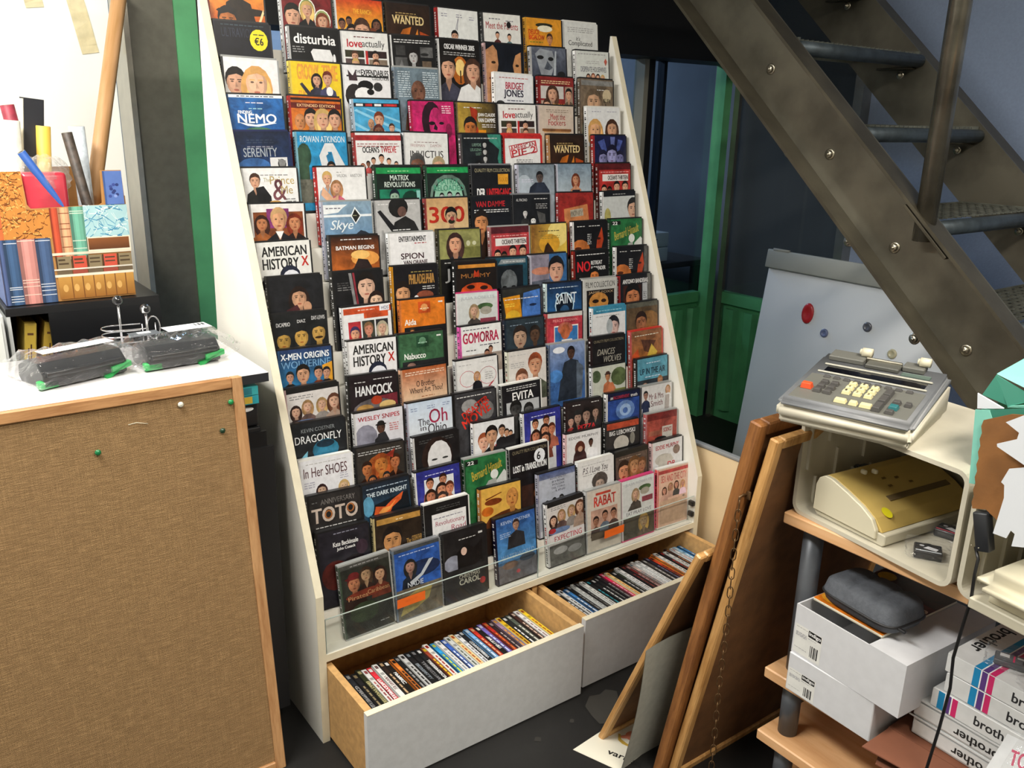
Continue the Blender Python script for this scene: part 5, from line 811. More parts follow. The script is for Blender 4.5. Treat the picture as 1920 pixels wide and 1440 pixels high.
q_ = random.Random(5); vn = (ZH-ZN)/(ZH-Z0); ut = .235
def marble(x0, y0, x1, y1, base, cc, n, sz):
    cv.rect(x0, y0, x1, y1, hx(base))
    for i in range(n):
        x, y = q_.uniform(x0+.01, x1-.01), q_.uniform(y0+.01, y1-.01); a = q_.uniform(0, 6.28); l = sz*q_.uniform(.6, 1.4)
        p = [(x, y)]
        for j in range(4): a += q_.uniform(-.9, .9); x += l*cos(a); y += l*sin(a); p.append((min(max(x, x0), x1), min(max(y, y0), y1)))
        t = .004
        for (ax, ay), (bx, by) in zip(p, p[1:]): cv.poly([(ax, ay-t), (bx, by-t), (bx, by+t), (ax, ay+t)], hx(q_.choice(cc)))
        cv.h -= cv.step*3.8
marble(0, 0, ut, .3, 'c8843c', ['8a4c1c', 'e0b060', '6a3a18'], 70, .018)
marble(0, .285, .40, .5, 'c8843c', ['8a4c1c', 'e0b060', '6a3a18'], 70, .018); cv.rect(0, .02, .05, .5, hx('c86838'))
def spine(x0, x1, y0, y1, c, dark, bands=(), tb_=None):
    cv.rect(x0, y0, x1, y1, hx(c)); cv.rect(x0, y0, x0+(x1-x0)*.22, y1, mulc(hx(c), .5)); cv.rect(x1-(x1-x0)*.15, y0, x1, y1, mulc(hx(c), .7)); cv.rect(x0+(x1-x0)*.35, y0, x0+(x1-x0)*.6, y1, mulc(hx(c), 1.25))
    for b in bands: cv.rect(x0+.004, y0+(y1-y0)*b, x1-.004, y0+(y1-y0)*b+.006, hx(dark))
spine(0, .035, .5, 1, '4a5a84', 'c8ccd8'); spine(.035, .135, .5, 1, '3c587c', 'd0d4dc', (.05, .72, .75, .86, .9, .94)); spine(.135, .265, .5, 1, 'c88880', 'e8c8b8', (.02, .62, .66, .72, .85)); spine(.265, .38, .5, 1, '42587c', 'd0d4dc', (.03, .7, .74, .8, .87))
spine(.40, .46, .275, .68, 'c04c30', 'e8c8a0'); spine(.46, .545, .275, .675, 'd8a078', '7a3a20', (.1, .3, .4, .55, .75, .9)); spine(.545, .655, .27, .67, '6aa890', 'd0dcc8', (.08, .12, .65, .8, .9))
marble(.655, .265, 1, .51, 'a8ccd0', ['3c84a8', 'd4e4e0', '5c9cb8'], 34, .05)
cv.rect(.66, .51, 1, .62, hx('e8dcc4')); cv.rect(.665, .52, .99, .61, hx('8a5228'), hx('5c3418')); cv.rect(.38, .62, 1, .64, hx('dcd0b8'))
for i, c in enumerate(('8a7a5c', 'c8503c', '8a7a5c', 'c8503c', '8a7a5c')):
    a = .4+i*.12; cv.rect(a, .65, a+.115, .745, hx(c)); cv.rect(a, .65, a+.012, .745, hx('4a3420')); cv.lines(a+.02, .67, a+.1, 2, hx('4c3c28'), dy=.03); cv.rect(a, .76, a+.115, .79, hx('6a5a44' if i % 2 == 0 else '9a4838'))
cv.rect(.38, .745, 1, .757, hx('d8d0c0')); cv.rect(.38, .79, 1, .81, hx('e4dcc8'))
cv.rect(.40, .81, .995, .985, hx('c89448'), hx('9a6428'))
for i in range(6): cv.rect(.5+i*.085, .81, .508+i*.085, .985, hx('7a4a20')); cv.ell(.45+i*.085, .9, .02, .03, hx('d8a860'))
cv.rect(.835, .005, .985, .262, hx('5874b4')); cv.rect(.835, .005, .85, .262, hx('3c5890'))
for i in range(9): cv.ell(.9+q_.uniform(-.04, .05), .15+q_.uniform(-.05, .05), .014, .012, hx(q_.choice(['3c4c90', '8498d0', '2c3870'])))
obj('book_print', LB, fr, cols=cols)
print_on('side_print', mb_, (XL-.0005, YB, ZH), (0, YF-YB, 0), (0, 0, Z0-ZH), (-1, 0, 0), 'b 56689a;r .0 .0 1 .45 b87838')

# ---- rolls standing in the card box
def roll(lo, hi, r, c, nm, noise=None, hollow=.6, m=None, parts=True):
    m = m or mat('roll_'+c, c, .55, noise=noise)
    lo, hi = Vector(lo), Vector(hi); d = hi-lo; L_ = d.length; T = Matrix.Translation(lo) @ d.to_track_quat('Z', 'Y').to_matrix().to_4x4()
    t = thing('paper_roll', lo, nm, 'paper roll', 'rolls standing in the card box'); t.matrix_world = T
    B = MB(); B.lathe([(r, 0), (r, L_), (r*.93, L_+.0005), (r*hollow, L_-.001), (r*hollow, L_-.05), (.0001, L_-.05)], m, 22); B.lathe([(.0001, 0), (r, 0)], m, 22); obj('rolled_sheet', B, t, world=False)
    B = MB(); n = 60; B.tube([((r*hollow+(r*.93-r*hollow)*i/n)*cos(i*.7), (r*hollow+(r*.93-r*hollow)*i/n)*sin(i*.7), L_+.0004) for i in range(n)], .0005, mat('roll_edge_shade', '8a8470', .8), 4, cap=False); obj('wound_edge', B, t, world=False)
    return t
zb = Z0+.004
roll((-.412, .83, zb), (-.388, .835, 1.385), .030, 'e4e2d6', 'thick ribbed white paper roll at the left of the card box', noise=(60, .12))
roll((-.345, .865, zb), (-.306, .86, 1.372), .0165, 'e0b84c', 'yellow paper roll behind the red packet')
roll((-.315, .925, zb), (-.37, .925, 1.42), .016, '9a3444', 'dark red paper roll standing behind the black folder', noise=(50, .3))
roll((-.205, .80, zb), (-.262, .82, 1.358), .0125, '4a4038', 'patterned dark gift-wrap roll with red and green print', noise=(60, .5))
roll((-.222, .90, zb), (-.224, .90, 1.372), .019, 'ccd4da', 'pale blue-white paper roll right of the patterned one', noise=(90, .15))
roll((-.418, .80, zb), (-.41, .85, 1.31), .010, '2c8a50', 'thin green paper roll at the far left of the card box', noise=(40, .3))
roll((-.245, .775, 1.09), (-.375, .757, 1.315), .0095, '2a56a0', 'thin blue paper roll slanting out of the front of the card box')
ttb = roll((-.262, .89, zb), (-.056, 1.02, 1.72), .019, 'b3854f', 'long brown cardboard tube leaning from the card box to the post', hollow=.85, m=wood('cardboard_tube', 'a67a48', 'c4976a', 'z', .6, 8))
t = thing('folder', (-.372, .885, 1.0), 'black ring folder standing tilted behind the white roll', 'folder', rot=(radians(3), radians(6), radians(12)))
B = MB(); B.box((-.022, -.014, 0), (.022, -.012, .44), mat('folder_black', '25262c', .55, noise=(40, .1))); B.box((-.022, .012, 0), (.022, .014, .44), mat('folder_black', '25262c')); B.box((.0222, -.014, 0), (.024, .014, .44), mat('folder_black', '25262c')); obj('cover', B, t, world=False)
B = MB(); B.box((-.023, -.011, .004), (.021, .011, .437), mat('book_pages', 'ddd6c0', .8)); obj('pages', B, t, world=False)
t = thing('wrapped_packet', (-.29, .80, Z0+.004), 'red packet wrapped in clear film inside the card box', 'packet')
B = MB(); B.rbox((-.385, .758, Z0+.003), (-.285, .80, 1.268), .01, mat('red_packet', 'b83040', .3, coat=.5, noise=(12, .2), bump=(25, .5))); obj('packet', B, t)
B = MB(); bm = bmesh.new(); bmesh.ops.create_icosphere(bm, subdivisions=4, radius=1)
for v in bm.verts:
    n_ = 1+.12*sin(v.co.x*9+v.co.z*7)*cos(v.co.y*8+v.co.z*5); v.co = Vector((-.325+v.co.x*.055*n_, .80+v.co.y*.045*n_, 1.255+v.co.z*.05*n_))
FILM = glassy('crinkled_film', (.97, .97, .97), .05, .08, body=.10, bodycol=(.9, .9, .9), bump=(60, 1.0))
B.bm(bm, FILM, smooth=True); obj('film_wrap', B, t)

# ---- wire stands on the counter behind the cartridges
WIRE = mat('chrome_wire', 'c0c0c4', .2, .95)
def stand(px, py, zt, sgn, nm, loops):
    t = thing('wire_stand', (px, py, .8895), nm, 'wire stand', 'wire stands on the counter')
    B = MB(); B.tube([(px, py, .8895), (px, py, zt)], .0026, WIRE, 8); obj('rod', B, t)
    B = MB(); B.sphere((px, py, zt+.008), .0115, mat('black_ball', '18181a', .25, coat=.5), 16); obj('ball_knob', B, t)
    for z in (.918, .932, .947) if loops else ():
        B = MB(); pts = [(px-.004, py-.01, z)]+[(px-.066-.026*sin(a), py-.01+.028-.028*cos(a)*1.0, z+.002) for a in [j*pi/8 for j in range(9)]]+[(px-.004, py+.046, z)]; B.tube(pts, .0016, WIRE, 6); obj('wire_loop', B, t)
    return t
s1_ = stand(-.2685, .43, 1.0, 1, 'chrome rod with a black ball, left one behind the bagged cartridges', False)
s2_ = stand(-.219, .40, .981, 1, 'chrome rod with a black ball and wire loops, right one', True)
B = MB()
B.tube([(-.205+.014*cos(a), .402, .945+.026*sin(a)) for a in [j*2*pi/18 for j in range(18)]], .0016, WIRE, 6, closed=True); obj('wire_ring', B, s2_)
for dx in (-.012, .016):
    B = MB(); B.tube([(-.216+dx, .405, .8895), (-.216+dx, .405, .955)], .0014, WIRE, 6); obj('wire_upright', B, s2_)
print_on('white_sticker', s2_, (-.2285, .3905, .995), (.011, 0, 0), (0, 0, -.012), (-.3, -1, 0), 'b f0f0f0', label='small white sticker on the ball')

# ---- bagged toner cartridges
TON = mat('black_toner_plastic', '1d1f22', .35, coat=.2, noise=(40, .15)); TG = mat('green_tab', '2aa050', .35)
BAG = glassy('clear_plastic_bag', (.985, .985, .985), .02, .08, body=.02, bodycol=(.95, .95, .96), bump=(30, .6))
def toner(loc, rz, L_, nm, kind):
    t = thing('toner_cartridge', loc, nm, 'toner cartridge', 'bagged toner cartridges on the counter', rot=(0, 0, rz))
    B = MB(); B.prism([(0, .004), (.01, .0), (.095, .0), (.105, .012), (.10, .036), (.07, .05), (.02, .05), (.0, .03)], 0, 0, L_, TON, bevel=.002); obj('cartridge_body', B, t, world=False)
    B = MB(); B.rbox((.006, -.006, .024), (L_-.006, .006, .036), .003, TON); obj('roller_shutter', B, t, world=False)
    B = MB(); B.rbox((-.008, .0, .002), (.03, .018, .018), .003, TG); obj('green_tab', B, t, world=False)
    B = MB(); B.prism([(L_-.05, .004), (L_+.006, .016), (L_+.006, .026), (L_-.035, .020), (L_-.035, .002), (L_-.05, -.004)], 1, -.008, .006, TG); obj('green_lever', B, t, world=False)
    bm = bmesh.new(); bmesh.ops.create_cube(bm, size=2); bmesh.ops.subdivide_edges(bm, edges=bm.edges, cuts=14, use_grid_fill=True)
    r9 = random.Random(int(L_*1000)); ph = r9.uniform(0, 6)
    for v in bm.verts:
        p = v.co.copy(); e = max(abs(p.x), abs(p.y))
        x = (L_/2)+p.x*(L_/2+.035); y = .048+p.y*.068; fl = 1-.75*max(0, abs(p.x)-.72)/.28
        fl2 = 1-.7*max(0, abs(p.y)-.7)/.3
        z = .030*(1+p.z*min(fl, fl2)) + .0015
        k_ = .0045*(sin(x*150+ph)*cos(y*170+z*120)+.6*sin(x*310+y*260+z*200+ph))
        z = max(.0006, z+(k_ if p.z > -.9 else 0)); v.co = Vector((x+k_*.8, y+.6*k_, z))
    B = MB(); B.bm(bm, BAG, smooth=True); obj('plastic_bag', B, t, world=False)
    if kind:
        print_on('label', t, (L_*.42, .10, .0675), (L_*.62, 0, 0), (0, -.05, .0), (0, 0, 1), 'b e6e8e8;l .05 .1 .7 6 778;r .72 .1 .95 .5 333;r .76 .1 .8 .5 eee;r .86 .1 .88 .5 eee;l .05 .75 .9 1 889', world=False)
        print_on('label', t, (-.01, .09, .0672), (.06, 0, 0), (0, -.04, .0), (0, 0, 1), 'b 505458;r .3 .1 .75 .5 dddddd;l .1 .7 .6 2 ddd', world=False)
    else:
        print_on('label', t, (.015, .055, .0665), (L_*.85, .0, 0), (0, -.034, .0), (0, 0, 1), 'b eeeeec;r .18 .1 .2 .9 ccc;r .38 .1 .4 .9 ccc;r .58 .1 .6 .9 ccc;l .02 .3 .9 1 aaa', world=False)
    return t
toner((-.462, .205, .8898), radians(17), .17, 'black toner cartridge in a clear bag, left one, long white label', 0)
toner((-.262, .232, .8898), radians(5), .155, 'black toner cartridge in a clear bag, right one, printed white label', 1)

# ================================================================ RIGHT SIDE
# ---- cream board standing beside the rack
sb_ = thing('end_board', (1.3, .1, 0), 'cream birch board with a grey cap standing right of the rack', 'board')
B = MB(); B.rbox((1.285, -.34, 0), (1.303, .55, .452), .001, mat('cream_birch_ply', 'd9c19a', .55, noise=(8, .06))); obj('panel', B, sb_)
B = MB(); B.rbox((1.283, -.34, .4521), (1.305, .55, .462), .002, mat('grey_cap', '8a8c8c', .4)); obj('cap', B, sb_)

# ---- steel staircase
stair = thing('steel_staircase', (1.88, -.3, 0), 'dark steel staircase with mesh treads rising over the flip chart', 'staircase')
P0 = Vector((0, .515, 1.79)); D_ = Vector((0, -.7316, -.6818)); Nn = Vector((0, -.6818, .7316))
def stringer(x0, out):
    """channel: web plane and two flanges turned to `out`"""
    tA = -1.2; tB = (1.79+.0)/.6818
    w = .006; fl = .07
    xw = x0+fl if out < 0 else x0
    def quad(xa, xb, na, nb_):
        B_ = []
        for t, x, n in ((tA, xa, na), (tB, xa, na), (tB, xb, na), (tA, xb, na), (tA, xa, nb_), (tB, xa, nb_), (tB, xb, nb_), (tA, xb, nb_)):
            p = P0+D_*t+Nn*n
            if p.z < 0: p = p - D_*((p.z)/D_.z)
            B_.append((x, p.y, p.z))
        return B_
    F = [(0, 1, 2, 3), (7, 6, 5, 4), (0, 4, 5, 1), (1, 5, 6, 2), (2, 6, 7, 3), (3, 7, 4, 0)]
    B = MB(); B.raw(quad(xw-w/2, xw+w/2, 0, .2), F, STEEL); s_ = obj('stringer', B, stair)
    a, b = (x0, xw-w/2) if out < 0 else (xw+w/2, x0+fl)
    B = MB(); B.raw(quad(a, b, 0, .009), F, STEEL2); obj('flange', B, s_)
    B = MB(); B.raw(quad(a, b, .191, .2), F, STEEL2); obj('flange', B, s_)
    return s_
st1 = stringer(1.5, -1); st2 = stringer(2.24, 1)
def bolt(p, ax, parent, r=.011):
    B = MB(); R_ = Matrix.Rotation(-pi/2 if ax < 0 else pi/2, 4, 'Y'); T = Matrix.Translation(p) @ R_
    B.lathe([(.0001, .0), (r*1.45, 0), (r*1.45, .002), (r*1.0, .0021)], BRIGHT, 16, T)
    B.lathe([(r, .002), (r, .008), (r*.8, .0095), (r*.45, .0096), (r*.45, .013), (.0001, .0135)], BRIGHT, 6, T)
    return obj('bolt', B, parent)
tY, tZ, sY, sZ = -.40, 1.155, .238, .237
for k in range(-4, 6):
    y, z = tY+sY*k, tZ+sZ*k
    B = MB(); B.tube([(1.579, y, z), (2.237, y, z)], .021, mat('galvanised_tread', '4c565c', .5, .5, noise=(25, .3), bump=(60, .4)), 14); tr = obj('tread', B, stair)
    GR = mat('galvanised_grating', '74766c', .5, .6, noise=(30, .3))
    B = MB(); B.box((1.579, y+.0, z+.014), (1.586, y+.25, z+.03), GR); B.box((2.23, y, z+.014), (2.237, y+.25, z+.03), GR); B.box((1.587, y+.243, z+.0), (2.229, y+.25, z+.03), GR); obj('tread_frame', B, tr)
    B = MB(); n = 26
    for i in range(n):
        xa = 1.587+i*(.642/n); B.raw([(xa, y+.01, z+.022), (xa+.004, y+.01, z+.022), (xa+.004, y+.243, z+.022), (xa, y+.243, z+.022), (xa, y+.01, z+.027), (xa+.004, y+.01, z+.027), (xa+.004, y+.243, z+.027), (xa, y+.243, z+.027)], [(0, 3, 2, 1), (4, 5, 6, 7), (0, 1, 5, 4), (1, 2, 6, 5), (2, 3, 7, 6), (3, 0, 4, 7)], GR)
    for j in range(9):
        yy = y+.022+j*.026; B.raw([(1.587+q*.642/26*1.0, yy+(.008 if q % 2 else 0), z+.0275) for q in range(27)]+[(1.587+q*.642/26, yy+.006+(.008 if q % 2 else 0), z+.0275) for q in range(27)], [(q, q+1, q+28, q+27) for q in range(26)], GR)
    obj('grating', B, tr, kind='stuff')
    for xs, sg_ in ((2.197, -1),):
        B = MB(); B.rbox((xs, y+.01, z-.028), (xs+.04, y+.13, z-.0215), .001, STEEL2, seg=1); br = obj('bracket', B, tr); 
        bolt((xs+.02, y+.05, z-.045), -1, br, .009)
    if z > .2:
        bolt((1.5668, y+.221, z-.056), -1, st1); bolt((1.5668, y+.08, z-.056), -1, st1)
B = MB(); B.tube([(1.532, -.414, 1.13), (1.532, -.414, 2.65)], .0265, mat('dark_tube_steel', '7a766a', .25, .7, noise=(12, .4), bump=(40, .2)), 24); post = obj('handrail_post', B, stair)
for dy, dz in ((.0, .0),):
    B = MB(); T = Matrix.Translation((1.532, -.43, 1.158)) @ Matrix.Rotation(math.atan2(.6818, .7316), 4, 'X'); B.rbox((-.03, -.09, -.004), (.035, .09, .004), .001, STEEL2, T, seg=1, smooth=False); pl_ = obj('clamp_plate', B, post)
    for q in (-.07, .07):
        B = MB(); B.lathe([(.012, .004), (.012, .006), (.009, .0061), (.009, .013), (.0001, .014)], BRIGHT, 6, T @ Matrix.Translation((.012, q, 0))); obj('bolt', B, pl_)

# ---- flip chart under the stairs
A_ = Vector((2.292, .625, .925)); B__ = Vector((2.262, -.215, .925)); Lo = Vector((2.171, .603, .03))
# keep the board edge straight: horizontal direction and a leaning down direction
hd = (B__-A_); wd = hd.length; hd.normalize(); dn = (Lo-A_); dn = dn-hd*dn.dot(hd); hl = dn.length; dn.normalize(); nm_ = hd.cross(dn).normalized()
if nm_.x > 0: nm_ = -nm_
fc = thing('flip_chart', A_, 'white flip chart board with a grey top clamp and magnets', 'flip chart')
fc.matrix_world = Matrix.Translation(A_) @ Matrix((hd, -nm_, -dn)).transposed().to_4x4()   # local x along the top, y away from the viewer, z up
FW_ = mat('flipchart_white', 'd4d9de', .28, coat=.3)
B = MB(); B.rbox((0, 0, -hl), (wd, .012, -.07), .003, FW_); obj('board', B, fc, world=False)
B = MB(); B.rbox((-.008, -.018, -.075), (wd+.008, .02, 0), .004, mat('flipchart_clamp', '9a9c96', .45)); cl_ = obj('clamp_rail', B, fc, world=False)
B = MB(); B.rbox((.02, -.02, -.004), (.1, -.01, .006), .002, mat('flipchart_clamp', '9a9c96')); obj('clip', B, cl_, world=False)
for x_ in (.06, wd-.06):
    B = MB(); B.tube([(x_, .014, -.04), (x_, .05, -hl*.93)], .010, CHROME, 10); obj('leg', B, fc, world=False)
for u, v, r, c, nm, sy in ((.233, -.225, .027, 'b8242c', 'large red drop-shaped magnet on the flip chart', 1.5), (.325, -.285, .017, '6a7498', 'small blue round magnet under the red one', 1), (.50, -.225, .018, '5c5e68', 'dark grey round magnet right of the red one', 1), (.62, -.30, .018, 'b0aa8c', 'cream round magnet beside the stair stringer', 1)):
    B = MB(); T = Matrix.Translation((u, -.0005, v)) @ Matrix.Rotation(pi/2, 4, 'X') @ Matrix.Diagonal((1, sy, 1, 1))
    m = mat('magnet_'+c, c, .3, coat=.5)
    B.lathe([(.0001, -.0), (r, 0), (r*1.02, .003), (r*.9, .0065), (r*.6, .007), (r*.5, .0055), (.0001, .005)], m, 18, T)
    if sy > 1: B.raw([(u-.004, -.003, v+.02), (u+.004, -.003, v+.02), (u+.002, -.003, v+.033), (u-.003, -.003, v+.031), (u-.004, -.006, v+.02), (u+.004, -.006, v+.02), (u+.002, -.005, v+.033), (u-.003, -.005, v+.031)], [(4, 5, 6, 7), (0, 4, 7, 3), (1, 2, 6, 5), (0, 1, 5, 4), (2, 3, 7, 6)], m)
    o = obj('magnet', B, world=False, label=nm, cat='magnet', group='magnets on the flip chart'); o.matrix_world = fc.matrix_world.copy()

# ---- three wooden boards leaning towards the shelf unit
def board(name, x0, y0, z1, y1, wdt, th, fr_w, mf, mp, lab):
    a = math.atan2(y0-y1, z1); L_ = math.hypot(y0-y1, z1)
    t = thing(name, (x0, y0, 0.0), lab, 'wooden board', 'wooden boards leaning between rack and shelf unit', rot=(a, 0, 0))
    o_ = .001
    for i, (p, q) in enumerate((((0, -th, o_), (fr_w, 0, L_)), ((wdt-fr_w, -th, o_), (wdt, 0, L_)))):
        B = MB(); B.rbox(p, q, .003, mf, seg=1, smooth=False); obj('frame_stile', B, t, world=False)
    for p, q in (((fr_w+.0002, -th, o_), (wdt-fr_w-.0002, 0, fr_w)), ((fr_w+.0002, -th, L_-fr_w), (wdt-fr_w-.0002, 0, L_))):
        B = MB(); B.rbox(p, q, .003, mf, seg=1, smooth=False); obj('frame_rail', B, t, world=False)
    B = MB(); B.box((fr_w+.0003, -th+.006, fr_w), (wdt-fr_w-.0003, -.006, L_-fr_w), mp); obj('hardboard_panel', B, t, world=False)
    return t
board('framed_board', .53, -.349, .60, -.596, .62, .016, .022, OAKL, HARDB, 'light oak framed board, lowest of three, nearest the rack')
b2 = board('framed_board', .560, -.503, .895, -.668, .60, .026, .026, OAKD, HARDB, 'dark oak framed board, middle one of the three leaning boards')
b3 = board('framed_board', .578, -.531, .868, -.702, .58, .020, .021, OAKL, HARDB, 'brown hardboard-backed board in light frame, behind the chain')
# ---- chain hanging from its hook
CH = mat('rusty_chain', '6e5438', .45, .7, noise=(80, .4))
ch = thing('hanging_chain', (.556, -.668, .03), 'thin rusty chain hanging down in front of the brown board', 'chain')
B = MB(); B.tube([(.578, -.668, .742), (.565, -.667, .744), (.556, -.667, .742), (.556, -.667, .733)], .0022, CH, 8); B.rbox((.574, -.676, .733), (.578, -.66, .75), .001, CH); obj('hook', B, ch)
lk = MB(); lk.tube([(.0052*cos(a), 0, .0088*sin(a)+(.004 if sin(a) > 0 else -.004)) for a in [j*2*pi/14 for j in range(14)]], .0012, CH, 5, closed=True)
lkm = mesh_of('chain_link', lk); nL = 34
for i in range(nL):
    z = .724-i*.0205
    o = bpy.data.objects.new('chain_link', lkm); COL.objects.link(o); o.parent = ch
    o.location = (.0, .0012*sin(i*.4), z-.03); o.rotation_euler = (0, 0, radians(35+90*(i % 2)))
# ---- folded poster card between the boards
PC = mat('grey_card', 'a9aba2', .6, noise=(60, .08))
pc = thing('folded_poster', (.56, -.45, 0), 'folded grey-backed poster card with a pink animal drawing on its white side', 'poster')
def sheet(rows, m, th=.0012):
    B = MB(); n = len(rows); k = len(rows[0])
    v = [p for r in rows for p in r]
    f = [(i*k+j, i*k+j+1, (i+1)*k+j+1, (i+1)*k+j) for i in range(n-1) for j in range(k-1)]
    B.raw(v, f, m, None, True); v2 = [(x, y+th, z+.0002) for x, y, z in v]; B.raw(v2, [g[::-1] for g in f], m, None, True)
    return B
rows = []
for i in range(9):
    t_ = i/8; a = (.497-.004*t_+.012*sin(t_*pi), -.468-.052*t_, .002+.345*t_); rows.append([(a[0]+(.19)*u, a[1]+.018*u*(1-t_)+.004*sin(u*5), a[2]+.012*u*(t_)) for u in (0, .2, .4, .6, .8, 1)])
obj('upright_flap', sheet(rows, PC), pc)
B = MB(); F0, F1, F2, F3 = (.452, -.352, .0006), (.494, -.467, .0012), (.70, -.44, .0012), (.66, -.33, .0006)
B.raw([F0, F1, F2, F3, *[(x, y, z+.0008) for x, y, z in (F0, F1, F2, F3)]], [(0, 1, 2, 3), (7, 6, 5, 4), (0, 4, 5, 1), (1, 5, 6, 2), (2, 6, 7, 3), (3, 7, 4, 0)], mat('poster_white', 'dcd8c8', .5)); fl_ = obj('floor_flap', B, pc)
# drawing is upside down as seen: text near the front fold
print_on('animal_drawing', pc, (.615, -.352, .0021), (.035, -.08, 0), (-.08, -.035, 0), (0, 0, 1),
         'e .42 .38 .2 .2 d88468;e .62 .34 .2 .24 d88468;p d88468 .3 .1 .36 .04 .42 .1 .5 .04 .5 .2 .36 .24;p d88468 .26 .42 .1 .56 .2 .62 .4 .52;e .58 .62 .16 .1 ece8dc;p b8963c .04 .5 .1 .48 .2 .66 .4 .74 .6 .76 .6 .84 .3 .82 .14 .74')
print_on('lettering', pc, (.5235, -.4005, .0024), (.034, -.075, 0), (-.0155, -.0068, 0), (0, 0, 1), 't varken 0 0 1 1 1c1c1c B')

# ---- beech shelf unit on grey posts
su = thing('shelf_unit', (.86, -1.2, 0), 'beech shelf unit on round grey posts, loaded with office clutter', 'shelf unit')
GPOST = mat('grey_post_tube', '5c6066', .4, .2, noise=(30, .08))
SHX0, SHX1, SHY0, SHY1 = .652, 1.06, -1.62, -.70
for z in (.70, .352, .20):
    B = MB(); B.rbox((SHX0, SHY0, z-.024), (SHX1, SHY1, z), .0025, BEECH, seg=1, smooth=False); obj('shelf', B, su)
B = MB(); B.rbox((SHX0+.02, SHY0, .03), (SHX1, SHY1, .054), .0025, BEECH, seg=1, smooth=False); obj('shelf', B, su)
for px_, py_ in ((.698, -.742), (1.02, -.742), (.698, -1.56), (1.02, -1.56)):
    for za, zc in ((0.001, .029), (.0545, .1755), (.2005, .3275), (.3525, .6755)):
        B = MB(); B.tube([(px_, py_, za), (px_, py_, zc)], .0195, GPOST, 20); obj('post', B, su)

def frame(name, loc, deg, lab, cat, group=None):
    """local x runs to the right along the shelf front, y to the back, z up"""
    return thing(name, loc, lab, cat, group, rot=(0, 0, radians(deg)))
# ---- cream open-fronted plastic housings
def shell(loc, deg, w_, h_, d_, lab):
    t = frame('plastic_housing', loc, deg, lab, 'plastic housing', 'cream plastic housings on the top shelf'); T_ = .008; r = .022
    def rr_(x0, z0, x1, z1, r, n=5):
        P = []
        for cx, cz, a0 in ((x1-r, z0+r, -pi/2), (x1-r, z1-r, 0), (x0+r, z1-r, pi/2), (x0+r, z0+r, pi)):
            P += [(cx+r*cos(a0+pi/2*i/n), cz+r*sin(a0+pi/2*i/n)) for i in range(n+1)]
        return P
    O = rr_(0, 0, w_, h_, r); I = rr_(T_, T_, w_-T_, h_-T_, r-T_); n = len(O)
    B = MB(); v = [(x, 0, z) for x, z in O]+[(x, 0, z) for x, z in I]+[(x, d_, z) for x, z in O]+[(x, d_, z) for x, z in I]
    f = []
    for i in range(n):
        j = (i+1) % n; f += [(i, j, n+j, n+i), (i, 2*n+i, 2*n+j, j), (n+i, n+j, 3*n+j, 3*n+i), (2*n+i, 3*n+i, 3*n+j, 2*n+j)]
    B.raw(v, f, CREAMP); obj('outer_shell', B, t, world=False)
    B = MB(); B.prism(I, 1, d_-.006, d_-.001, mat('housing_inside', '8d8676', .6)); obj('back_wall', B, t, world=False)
    for i in range(9):
        y0 = .015+i*.026; hh = .06 if i % 3 else .11
        B = MB(); B.box((T_, y0, T_+.004 if i % 2 else h_-T_-hh), (T_+.006, y0+.004, T_+hh if i % 2 else h_-T_-.004), CREAMP); obj('rib', B, t, world=False)
        B = MB(); B.box((w_-T_-.006, y0, T_+.012), (w_-T_, y0+.004, h_-T_-.02), CREAMP); obj('rib', B, t, world=False)
    return t
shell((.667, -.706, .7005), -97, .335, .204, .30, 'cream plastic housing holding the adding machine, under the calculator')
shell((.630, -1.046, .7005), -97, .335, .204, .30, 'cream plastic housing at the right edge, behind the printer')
# cable loops inside the first housing
B = MB(); pts = []
for i in range(60):
    a = i*.32; rr2 = .035+.006*sin(i*.5); pts.append((.80+.02*sin(i*.21), -.735-.028+rr2*cos(a)*.55+.0002*i, .7205+.03+rr2*sin(a)*.75))
B.tube(pts, .0025, mat('grey_cable', '3c3e40', .45), 6); obj('coiled_cable', B, label='grey coiled cable at the back of the cream housing', cat='cable')
# ---- adding machine with yellowed cover
am = frame('adding_machine', (.672, -.749, .7095), -97, 'yellowed adding machine with a smooth curved cover inside the housing', 'adding machine')
YEL = mat('yellowed_plastic', 'c4a860', .45, noise=(9, .12), bump=(220, .06)); CR2 = mat('pale_cream_plastic', 'd2cbb2', .42)
B = MB(); B.prism([(.006, .0), (.152, .0), (.156, .004), (.156, .022), (.0, .022), (.0, .006)], 1, .004, .26, mat('grey_cream_base', 'beb8a4', .5), bevel=.0015); obj('base', B, am, world=False)
pf = [(.0, .0225), (.0, .062), (.006, .077), (.018, .085), (.034, .084), (.07, .072), (.105, .058), (.128, .044), (.142, .028), (.146, .0225)]
B = MB(); B.prism(pf, 1, .008, .262, YEL, bevel=.001); obj('cover', B, am, world=False)
B = MB(); B.prism(pf[:8]+[(.139, .026), (.139, .010), (.0, .012)], 1, -.002, .0078, CR2, bevel=.0015); obj('end_cap', B, am, world=False)
B = MB(); T = Matrix.Translation((.105, .07, .058)) @ Matrix.Rotation(radians(22), 4, 'Y'); B.box((-.008, .0, -.006), (.004, .17, .0012), mat('slot_dark', '6a5838', .7), T); obj('paper_slot', B, am, world=False)
B = MB()
for i in range(2): B.rbox((.036+i*.008, .07+i*.02, .083), (.048+i*.008, .078+i*.02, .092), .003, CR2)
obj('lever', B, am, world=False)
an_ = math.atan2(.014, .023)
print_on('yellow_dot', am, (.1165, .03, .0535), (.02, 0, -.0118), (0, .02, 0), (.5, 0, .86), 'e .5 .5 .5 .5 dcd020', world=False, label='small yellow round sticker')
